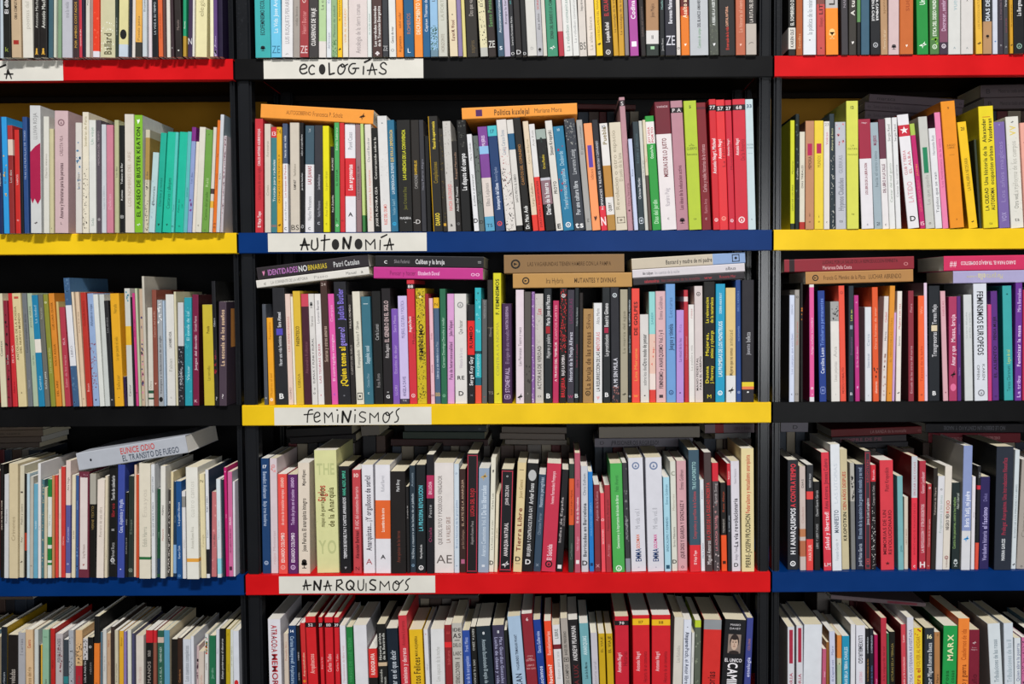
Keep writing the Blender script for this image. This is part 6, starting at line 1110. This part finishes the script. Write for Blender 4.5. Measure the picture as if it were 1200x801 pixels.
708.5 14.0 11.1 187.5 -0.45 ae3040|T* 0.401 0.848 e8c8cc LA REVOLUCION Y OTROS ESCRITOS;T* 0.100 0.300 e0b0b8 Gustav Landauer;H* 0.931 0.986 f0e0e0 H|dark red book with pale pink lettering on the right blue shelf
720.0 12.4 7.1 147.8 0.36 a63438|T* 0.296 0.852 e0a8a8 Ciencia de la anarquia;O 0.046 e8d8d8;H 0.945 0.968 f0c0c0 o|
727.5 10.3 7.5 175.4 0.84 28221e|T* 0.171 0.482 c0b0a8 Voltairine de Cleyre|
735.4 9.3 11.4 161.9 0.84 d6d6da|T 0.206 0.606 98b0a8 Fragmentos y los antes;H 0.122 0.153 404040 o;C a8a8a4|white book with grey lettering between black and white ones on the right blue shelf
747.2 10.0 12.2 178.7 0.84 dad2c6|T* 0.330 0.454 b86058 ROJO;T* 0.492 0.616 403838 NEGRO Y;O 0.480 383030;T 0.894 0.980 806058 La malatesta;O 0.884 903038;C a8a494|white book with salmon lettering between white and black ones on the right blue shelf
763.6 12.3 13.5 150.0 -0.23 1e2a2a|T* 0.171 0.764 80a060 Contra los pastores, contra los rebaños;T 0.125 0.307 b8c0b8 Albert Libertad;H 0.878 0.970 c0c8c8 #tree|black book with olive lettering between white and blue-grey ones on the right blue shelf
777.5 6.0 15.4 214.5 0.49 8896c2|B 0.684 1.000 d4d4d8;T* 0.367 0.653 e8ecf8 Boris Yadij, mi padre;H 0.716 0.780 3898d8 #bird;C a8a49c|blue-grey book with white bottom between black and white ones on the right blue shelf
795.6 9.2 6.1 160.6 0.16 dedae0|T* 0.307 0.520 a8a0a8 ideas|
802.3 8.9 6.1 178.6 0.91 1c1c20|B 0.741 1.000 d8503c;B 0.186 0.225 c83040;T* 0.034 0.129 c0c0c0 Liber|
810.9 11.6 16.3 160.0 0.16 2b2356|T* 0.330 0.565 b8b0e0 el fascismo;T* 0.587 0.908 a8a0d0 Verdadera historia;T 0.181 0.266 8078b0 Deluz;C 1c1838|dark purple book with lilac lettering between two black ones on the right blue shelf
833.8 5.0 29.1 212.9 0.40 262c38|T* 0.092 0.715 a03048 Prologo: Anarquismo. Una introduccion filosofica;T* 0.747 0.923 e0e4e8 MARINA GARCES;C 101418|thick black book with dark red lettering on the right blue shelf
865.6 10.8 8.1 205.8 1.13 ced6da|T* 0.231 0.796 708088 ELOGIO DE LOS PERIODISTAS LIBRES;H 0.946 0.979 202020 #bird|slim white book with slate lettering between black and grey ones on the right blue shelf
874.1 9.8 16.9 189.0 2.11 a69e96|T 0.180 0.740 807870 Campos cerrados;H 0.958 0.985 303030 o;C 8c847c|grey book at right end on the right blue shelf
@R5
480.7 3.7 11.8 195.2 -0.29 d0d0d6|T* 0.339 0.735 b06070 HISTORIA;R 0.027 0.328 a42840;C a09890|
496.1 3.9 11.1 197.1 -0.32 d2d2d8|T* 0.346 0.740 b06070 HISTORIA;R 0.021 0.325 a42840|
507.6 9.0 31.2 197.0 0.57 d6dae0|X|thick white book between white and pink ones on the bottom right row
539.9 5.0 6.5 155.5 0.30 be5878|T* 0.203 0.363 f0c8d8 amor|
548.3 8.0 5.1 166.4 -0.22 8a5a28|X|
556.5 8.9 9.9 184.8 -1.17 c6cade|T* 0.135 0.225 7078a0 Marx;T* 0.270 0.472 586090 El Capital voz;C 7a5028|
566.8 5.5 7.9 179.2 -0.43 d6823c|B 0.223 0.287 c0c0a0;B 0.287 0.588 a8b898;H 0.266 0.287 303028 #dot|
576.0 5.1 12.8 178.1 -0.72 208eb2|T* 0.107 0.235 c0e0ec CHARLES;T* 0.247 0.589 d8eef4 LAS GUERRAS DE LA TIERRA|
590.5 9.2 8.0 196.8 -0.13 dadade|X;C 9a968c|
600.1 7.2 15.8 195.8 -0.48 dadae2|D* 0.092 0.341 484850 LUXEMBURGO;T* 0.415 0.511 d8a0b0 LOS DIAS|white book with dark grey lettering between white and black ones on the bottom right row
616.4 5.1 6.2 190.8 -0.51 1b1a1c|T* 0.065 0.238 d0d4d8 LUXEMBURGO;T* 0.266 0.494 c89040 La revolucion de los|
623.8 7.8 6.8 189.9 -0.52 1c1e28|T* 0.060 0.229 c8d0e0 LUXEMBURGO;T* 0.256 0.629 6080b0 Fuerza de lo dicho|
631.9 5.4 6.1 179.7 -0.80 a61250|T* 0.313 0.596 f0a0c8 mujer|
642.3 3.0 9.8 210.0 -0.75 b63040|T* 0.241 0.527 701420 A la vanguardia del sol;C 701018|
653.6 3.5 4.0 182.9 -1.09 286640|X|
658.0 8.0 10.1 184.0 -0.57 14140f|T* 0.110 0.471 a08c48 LECTURAS DE LA TERRAZA|
680.7 9.0 8.1 196.4 -1.28 ca4450|T* 0.074 0.179 f8d8d8 Lenin;T* 0.243 0.649 f8d0d0 El estado y la revolucion;C 70101a|
689.1 3.0 11.5 210.5 -1.28 d2d2da|T* 0.098 0.671 8078a0 LA PRACTICA COTIDIANA REVISITADA|
701.3 9.2 15.0 190.0 -0.88 e6c62c|S 0.006 0.077 c03820 5;T* 0.077 0.361 b88418 VOLVER AL HOGAR;T* 0.371 0.635 b03820 Contra el|yellow book with gold lettering between white and black ones on the bottom right row
716.7 3.6 16.4 191.8 -0.31 262e36|H* 0.059 0.097 e8e0b0 16;T* 0.135 0.442 c8ccd0 Miguel Romero Baeza;T* 0.453 0.628 c8ccd0 Amor|black book numbered sixteen between yellow and tan ones on the bottom right row
735.2 4.9 9.8 184.0 -0.82 ae7a4a|T* 0.354 0.611 302010 Karl Marx;T 0.017 0.039 604020 o|
745.5 4.0 24.3 195.2 0.78 1f9848|M* 0.078 0.311 e8e8b8 MARX;T* 0.401 0.639 106028 La prosa/de las cosas;C 0c3c1a|thick green book between tan and orange ones on the bottom right row
771.9 2.0 19.1 208.5 0.26 ec8434|T* 0.089 0.347 b85818 Cuadernos de ida;T* 0.386 0.666 803808 Trabajo y guerra;C a03c10|orange book with dark red lettering on the bottom right row
795.3 9.2 18.4 186.3 -0.42 7a1c30|H 0.106 0.139 e0c8cc #bird;H 0.162 0.173 c8a0a8 Perro;H 0.179 0.193 c8a0a8 Negro;T* 0.418 0.628 5a1020 El puño|dark red book between orange and white ones on the bottom right row
836.9 5.8 21.2 198.0 -3.62 d2dade|T* 0.142 0.519 8a98a0 Tribulaciones de las rosas;C 98948c|thick white book with grey lettering on the bottom right row
858.5 5.0 16.0 198.9 -1.98 ced6de|T* 0.146 0.521 a0b0b8 Tribulaciones de las II|white book with blue-grey lettering between two white ones on the bottom right row
874.9 6.1 11.2 172.5 -1.35 d4dade|T* 0.054 0.439 8890a8 Quien abre la puerta|
886.5 6.5 9.6 173.3 -0.93 c86c98|S 0.024 0.587 3c2038 60;C 803050|
"""
# lying books: shelf, x, y, z of the spine's upper left corner, length, thickness, tilt, depth, colour | print | label
LYING = """
C2 -406.6 1.0 1771.8 188.7 23.3 -3.55 130 f09a3a|T 0.553 0.773 8a5018 AUTOGOBIERNO;T 0.273 0.538 8a5018 Francesca P. Scholz;K 0.068 0.129 40240c #bird|orange book lying across the left end of the autonomia shelf
C2 -71.1 1.0 1762.8 193.0 19.1 2.19 150 ee9a3a|T* 0.415 0.719 5a3c1c Politica kuxlejal;T 0.133 0.370 7a5020 Mariana Mora;K 0.815 0.889 50245c #square|orange book lying in the middle, with a purple mark, above the autonomia shelf
C2 126.2 152.0 1797.3 105.8 9.2 -1.16 108 4c1414|X|dark red book lying flat behind the tall mauve spine, autonomia shelf
C3 -421.2 5.0 1498.5 189.8 21.0 6.63 150 2a2428|T* 0.636 0.904 b070b0 IDENTIDADES;T* 0.552 0.628 d8d8d8 NO;T* 0.375 0.544 c8b030 BINARIAS;T* 0.084 0.314 c8c8c8 Patri Catalan;K 0.920 0.966 d080a8 #tip|dark book with purple and yellow lettering, topmost of the feminismos left pile
C3 -422.3 5.0 1476.9 192.1 13.0 6.63 140 dcd8d0|T 0.545 0.871 807c78 LA CORRIENTE DE LA HISTORIA;T 0.356 0.500 a8a4a0 Paseo;T 0.114 0.205 707070 Manuel;K 0.902 0.947 202020 c;K 0.045 0.083 303030 a|thin white book under the dark one in the feminismos left pile
C3 -219.6 5.0 1518.1 183.1 19.2 -1.01 140 1c1a1d|T 0.685 0.827 908c90 Silvia Federici;T* 0.362 0.630 d8d8d8 Caliban y la bruja;K 0.882 0.929 e0e0e0 c;K 0.024 0.055 a0a0a0 =|black book with white lettering lying on top of the magenta one
C3 -222.6 4.0 1498.7 184.5 19.4 -1.01 135 c03488|T 0.617 0.852 801c58 Pensar y hacer;T* 0.398 0.594 f0c0e0 Elizabeth Duval;K 0.031 0.109 f0c0e0 oo|magenta book lying flat under a black book, feminismos shelf
C3 -2.7 5.0 1517.6 203.3 31.5 0.28 125 8a6a44|T* 0.110 0.805 5a4022 LAS VAGABUNDAS TIENEN HAMBRE CON LA PAMPA;O 0.904 1c1810|brown book lying flat, upper of the two tan ones, feminismos shelf
C3 12.2 5.0 1485.9 201.3 24.5 0.28 125 b88c4e|T 0.577 0.720 5a4020 Ira Hybris;T* 0.133 0.484 5a4020 MUTANTES Y DIVINAS;O 0.892 2a2014|tan book lying flat, lower of the two tan ones, feminismos shelf
C3 212.8 5.0 1509.9 192.0 18.5 3.10 135 c6baa6|B 0.000 0.286 8aa4cc;T* 0.293 0.699 4a4640 Bastard y madre de mi padre;K 0.038 0.128 20242c #frame|cream book with pale blue end, topmost of the feminismos right pile
C3 214.2 5.0 1491.2 190.0 14.2 3.10 140 d2ccd0|T* 0.817 0.909 303038 ibn tulipan;T 0.582 0.802 909098 los cuentos de la noche;T 0.080 0.171 404048 albus|white book in the middle of the three lying at the feminismos right end
C3 215.7 5.0 1476.8 187.9 12.2 3.10 140 2e2a2e|T* 0.769 0.900 b03840 salamandras;T 0.400 0.746 803038 los cantares de lo invisible;T 0.077 0.223 a83840 Roxana Mar;K 0.292 0.362 c03840 ww|thin dark book with red lettering, lowest of the feminismos right pile
R3 471.2 6.0 1507.0 219.3 21.5 1.17 130 8a2430|B 0.921 0.961 2a1a1c;T 0.125 0.704 3c1014 LUCHAS, POR LA SALUD DE LA REPRODUCCION FEMINISTA;T* 0.480 0.704 d8a8a8 Mariarosa Dalla Costa;K 0.046 0.079 c88080 o|dark red book lying flat with a black band, right black shelf
R3 507.4 6.0 1485.9 182.0 20.9 1.17 125 b0804a|T 0.444 0.833 5a3c1c Francis G. Mendez de la Plata;T 0.111 0.413 5a3c1c LUCHAR ABRIENDO;O 0.909 2a2018|tan book lying flat under the dark red one, right black shelf
R3 741.0 6.0 1511.2 181.8 25.1 0.58 130 cc2c5c|D* 0.333 0.841 e8d0d8 DARIO PARA EL TRABAJO DOMESTICO;K 0.881 0.944 f0d8e0 ##|bright pink book lying upside down with white capitals, right black shelf
R3 757.2 6.0 1485.9 177.6 20.9 0.58 130 a8a2c8|D 0.764 0.870 c8c090 Los nombres;D* 0.691 0.764 d0c8a0 ella;D 0.528 0.683 c8c090 Margarita|lilac book lying flat under the bright pink one, right black shelf
L4 -726.5 -13.0 1187.3 187.3 29.7 9.01 150 b0b4bc|T* 0.289 0.602 c0504c EUNICE ODIO;T* 0.078 0.594 505864 EL TRANSITO DE FUEGO;K 0.859 0.898 181c24 #dot|thick grey-white book lying tilted on top of the left blue shelf row
R2 657.7 150.0 1812.3 173.0 14.8 -3.90 108 5e5058|T 0.721 0.919 2c2428 maraca;K 0.018 0.054 2c2428 o|thin grey-mauve book, topmost of the smaller back pile, right yellow shelf
R2 650.0 150.0 1797.8 177.6 15.0 -3.90 108 5e5058|T 0.632 0.912 3a2c34 Santa entre las bulas;K 0.939 0.974 2c2428 o|grey-mauve book, second from top of the smaller back pile, right yellow shelf
R2 650.2 150.0 1782.4 176.1 15.4 -3.90 108 5e5058|T 0.628 0.912 3a2c34 Santa entre las bulas;K 0.938 0.973 2c2428 o|grey-mauve book, third from top of the smaller back pile, right yellow shelf
R2 860.3 152.0 1827.0 141.5 22.9 0.92 108 5a4e52|K 0.868 0.934 2c2428 B;T 0.440 0.769 30282c Mientras todo arde|grey book, topmost of the farthest right back pile, right yellow shelf
R2 866.9 152.0 1803.8 143.1 20.8 0.92 108 5a4e52|K 0.891 0.957 2c2428 B;T 0.489 0.793 30282c Mientras todo arde|grey book, second from top of the farthest right back pile, right yellow shelf
L4 -1020.1 170.0 1214.3 143.7 12.5 0.94 108 6a5c50|T 0.333 0.889 2c2420 Cuadernos de teatro|brown-grey booklet, topmost of the shaded back pile, left blue shelf
L4 -1020.6 170.0 1201.5 143.8 12.5 0.94 108 66584c|T 0.278 0.889 2c2420 Cuadernos de teatro|brown-grey booklet, second from top of the shaded back pile, left blue shelf
L4 -1021.0 170.0 1188.7 140.6 10.9 0.94 108 5c5048|X|brown-grey booklet, third from top of the shaded back pile, left blue shelf
L4 -1021.4 170.0 1177.4 137.5 9.6 0.94 108 544a44|X|brown-grey booklet, fourth from top of the shaded back pile, left blue shelf
C4 -416.6 150.0 1204.7 121.8 15.6 2.65 108 151213|X|black book lying at the back under the feminismos sign, upper one
C4 -409.0 150.0 1189.2 121.8 12.7 2.65 108 181416|X|black book lying at the back under the feminismos sign, lower one
C4 -278.0 152.0 1209.2 33.3 19.1 3.77 108 6c665f|X|short light grey book end at the back, anarquismos shelf
C4 -197.4 152.0 1211.1 151.7 12.4 -0.63 108 20282c|K 0.062 0.104 607078 o|navy-grey book, topmost of the dark back pile, anarquismos shelf
C4 -200.7 152.0 1198.4 151.7 13.3 -0.63 108 2c3830|X|dark green book, middle of the dark back pile, anarquismos shelf
C4 -223.0 152.0 1185.0 180.2 12.7 -0.63 108 341a1a|X|dark red-brown book, lowest of the dark back pile, anarquismos shelf
C4 -17.3 152.0 1206.9 120.1 11.6 -1.09 108 625850|X|grey-brown magazine, topmost of the middle back pile, anarquismos shelf
C4 -20.6 152.0 1195.0 120.1 11.6 -1.09 108 6a6058|X|grey-brown magazine, second of the middle back pile, anarquismos shelf
C4 -11.2 152.0 1182.9 113.9 9.5 -1.09 108 706860|X|grey-brown magazine, lowest of the middle back pile, anarquismos shelf
C4 162.8 152.0 1205.0 186.5 21.1 0.15 108 8c8478|X|pale grey book lying at the back, upper one, right half of anarquismos shelf
C4 154.8 152.0 1183.6 181.9 16.7 0.15 108 74707a|K 0.904 0.948 202024 D;T* 0.348 0.835 38343c ¡PRISIONEROS REGRESO!;X|grey book lettered in black capitals lying at the back, anarquismos shelf
C4 358.8 152.0 1208.6 91.6 16.7 0.66 108 7c6c74|B 0.621 0.793 8a2028;T* 0.069 0.414 5a3a48 LIBRE Y SANA|light mauve book with a dark red patch lying at the back, anarquismos shelf
C4 377.8 152.0 1191.9 61.7 11.1 0.66 108 7a7878|X|short grey book under the mauve one at the back, anarquismos shelf
R4 592.7 152.0 1197.8 167.6 14.1 1.84 108 6c1c20|T 0.170 0.566 a88080 LA BANDA de la montaña;K 0.009 0.047 a06060 o|long dark red book at the back just under the right black shelf edge
R4 594.4 152.0 1183.4 137.6 12.6 1.84 108 3a3438|T* 0.322 0.897 8a5060 SIEMPRE DE PIE|dark grey book with dull pink capitals in the back pile, right blue shelf
R4 602.4 152.0 1170.8 132.9 10.3 1.84 108 26242a|X|black book lowest in the left back pile, right blue shelf
R4 768.0 152.0 1207.8 181.7 17.2 -0.33 108 1c1a20|D* 0.191 0.817 606068 NO LE DEBEN UN CENTAVO Y NADIE|black book lettered upside down above the red one, right blue shelf
R4 773.0 152.0 1190.3 170.7 18.3 -0.33 108 741c28|T 0.852 0.963 b08080 feria;T 0.565 0.750 b08080 sangre;T* 0.222 0.500 c08888 OJOS, CIELO TERCERO|red book with pale lettering lying at the back, right blue shelf
R4 499.4 152.0 1212.6 50.6 19.1 -0.33 108 7a7680|K 0.344 0.594 181818 D|short grey book lettered D at the back, right blue shelf
R5 572.3 70.0 912.9 169.8 7.7 -5.29 140 706066|R 0.090 0.405 7a3040;X|grey book lying tilted over the bottom right row
C5 -192.0 152.0 893.3 127.4 8.1 -1.06 108 443c3c|X|dark book lying flat in the shade behind the bottom middle row
L5 -987.2 150.0 896.9 92.3 9.7 0.66 108 5c5048|X|brown-grey book lying flat in the shade behind the bottom left row
"""
GROUPS = {'L': 'left bookcase', 'C': 'middle bookcase', 'R': 'right bookcase'}
GR = {'1': 'top shelf', '2': 'second shelf', '3': 'third shelf', '4': 'fourth shelf', '5': 'lowest row in view'}
sh = None; idx = 0
for ln in BOOKS.strip().split('\n'):
    if ln[0] == '@': sh = ln[1:]; continue
    a, its, label = ln.split('|')
    q = a.split(' '); x, Y, t, h, lean = [float(v) for v in q[:5]]
    idx += 1
    rnd = random.Random(idx * 77)
    x, Y, t, h = x / 1000, Y / 1000, t / 1000, h / 1000
    dep = max(.115, min(.143, h * .66 + rnd.uniform(-.004, .006)))
    parts = make_book(rnd, t, h, dep, q[5], its.split(';') if its else [])
    an = math.radians(lean); zb = SHELF_Z[int(sh[1])] + .0004
    # leaning right it stands on its lower right edge, leaning left on its lower left edge
    if an >= 0: M = Matrix.Translation((x, Y, zb + t * math.sin(an))) @ Matrix.Rotation(an, 4, 'Y')
    else: M = Matrix.Translation((x, Y, zb)) @ Matrix.Rotation(an, 4, 'Y')
    place(parts, M, label, 'books standing on the %s of the %s' % (GR[sh[1]], GROUPS[sh[0]]), not label)

rear = {}
for ln in LYING.strip().split('\n'):
    a, its, label = ln.split('|')
    q = a.split(' '); sh = q[0]; x, Y, z, L, t, tilt, dep = [float(v) for v in q[1:8]]
    idx += 1; rnd = random.Random(idx * 31)
    x, Y, z, L, t, dep = x / 1000, Y / 1000, z / 1000, L / 1000, t / 1000, dep / 1000
    parts = make_book(rnd, t, L, dep, q[8], its.split(';') if its else [], True)
    M = Matrix.Translation((x, Y, z)) @ Matrix.Rotation(math.radians(90 - tilt), 4, 'Y')
    place(parts, M, label, 'books lying across the %s of the %s' % (GR[sh[1]], GROUPS[sh[0]]), False)
    if Y > .06:
        zl = z - t - abs(math.sin(math.radians(tilt))) * L * (tilt < 0)
        zl = min(z - t, z - t + math.sin(math.radians(tilt)) * L)
        rear.setdefault(sh, []).append([x, x + L, zl, Y])
# the second row that the stacks at the back lie on, hidden behind the front books
for sh, L in rear.items():
    L.sort(); cl = []
    for x0, x1, zl, Y in L:
        if cl and x0 < cl[-1][1] + .005: cl[-1][1] = max(x1, cl[-1][1]); cl[-1][2] = min(zl, cl[-1][2])
        else: cl.append([x0, x1, zl, Y])
    for x0, x1, zl, Y in cl:
        x = x0; rnd = random.Random(int(x0 * 1000)); zb = SHELF_Z[int(sh[1])] + .0004
        while x < x1 - .008:
            t = rnd.uniform(.012, .026)
            parts = make_book(rnd, t, zl - zb - .0008 - rnd.random() * .001, .095, rnd.choice(['26262a', '4a3a34', '6a6460', '2c3440', '5a2428', '8a8070']), ['X'])
            place(parts, Matrix.Translation((x, .165, zb)), None, None, True)
            x += t + .0006

# the rows go on a little past the photograph's edges
for k in range(1, 6):
    for sgn in (-1, 1):
        rnd = random.Random(k * 10 + sgn)
        x = .905 if sgn > 0 else -.892
        for _ in range(14):
            t = rnd.uniform(.008, .026); h = rnd.uniform(.160, .194)
            c = rnd.choice(['dcdad4', 'd8ceb8', '1c1a1c', '8a2430', '2a4a80', 'c8a83c', '9a9690', '3c2c2c', '58788a', 'b84838'])
            parts = make_book(rnd, t, h, .135, c, [])
            if sgn < 0: x -= t + .0006
            place(parts, Matrix.Translation((x, rnd.uniform(-.004, .006), SHELF_Z[k] + .0004)), None, None, True)
            if sgn > 0: x += t + .0006
ob = REST.build('books', MATS)
tag(ob, 'remaining smaller books between and behind the others on the shelves', 'books', kind='stuff')
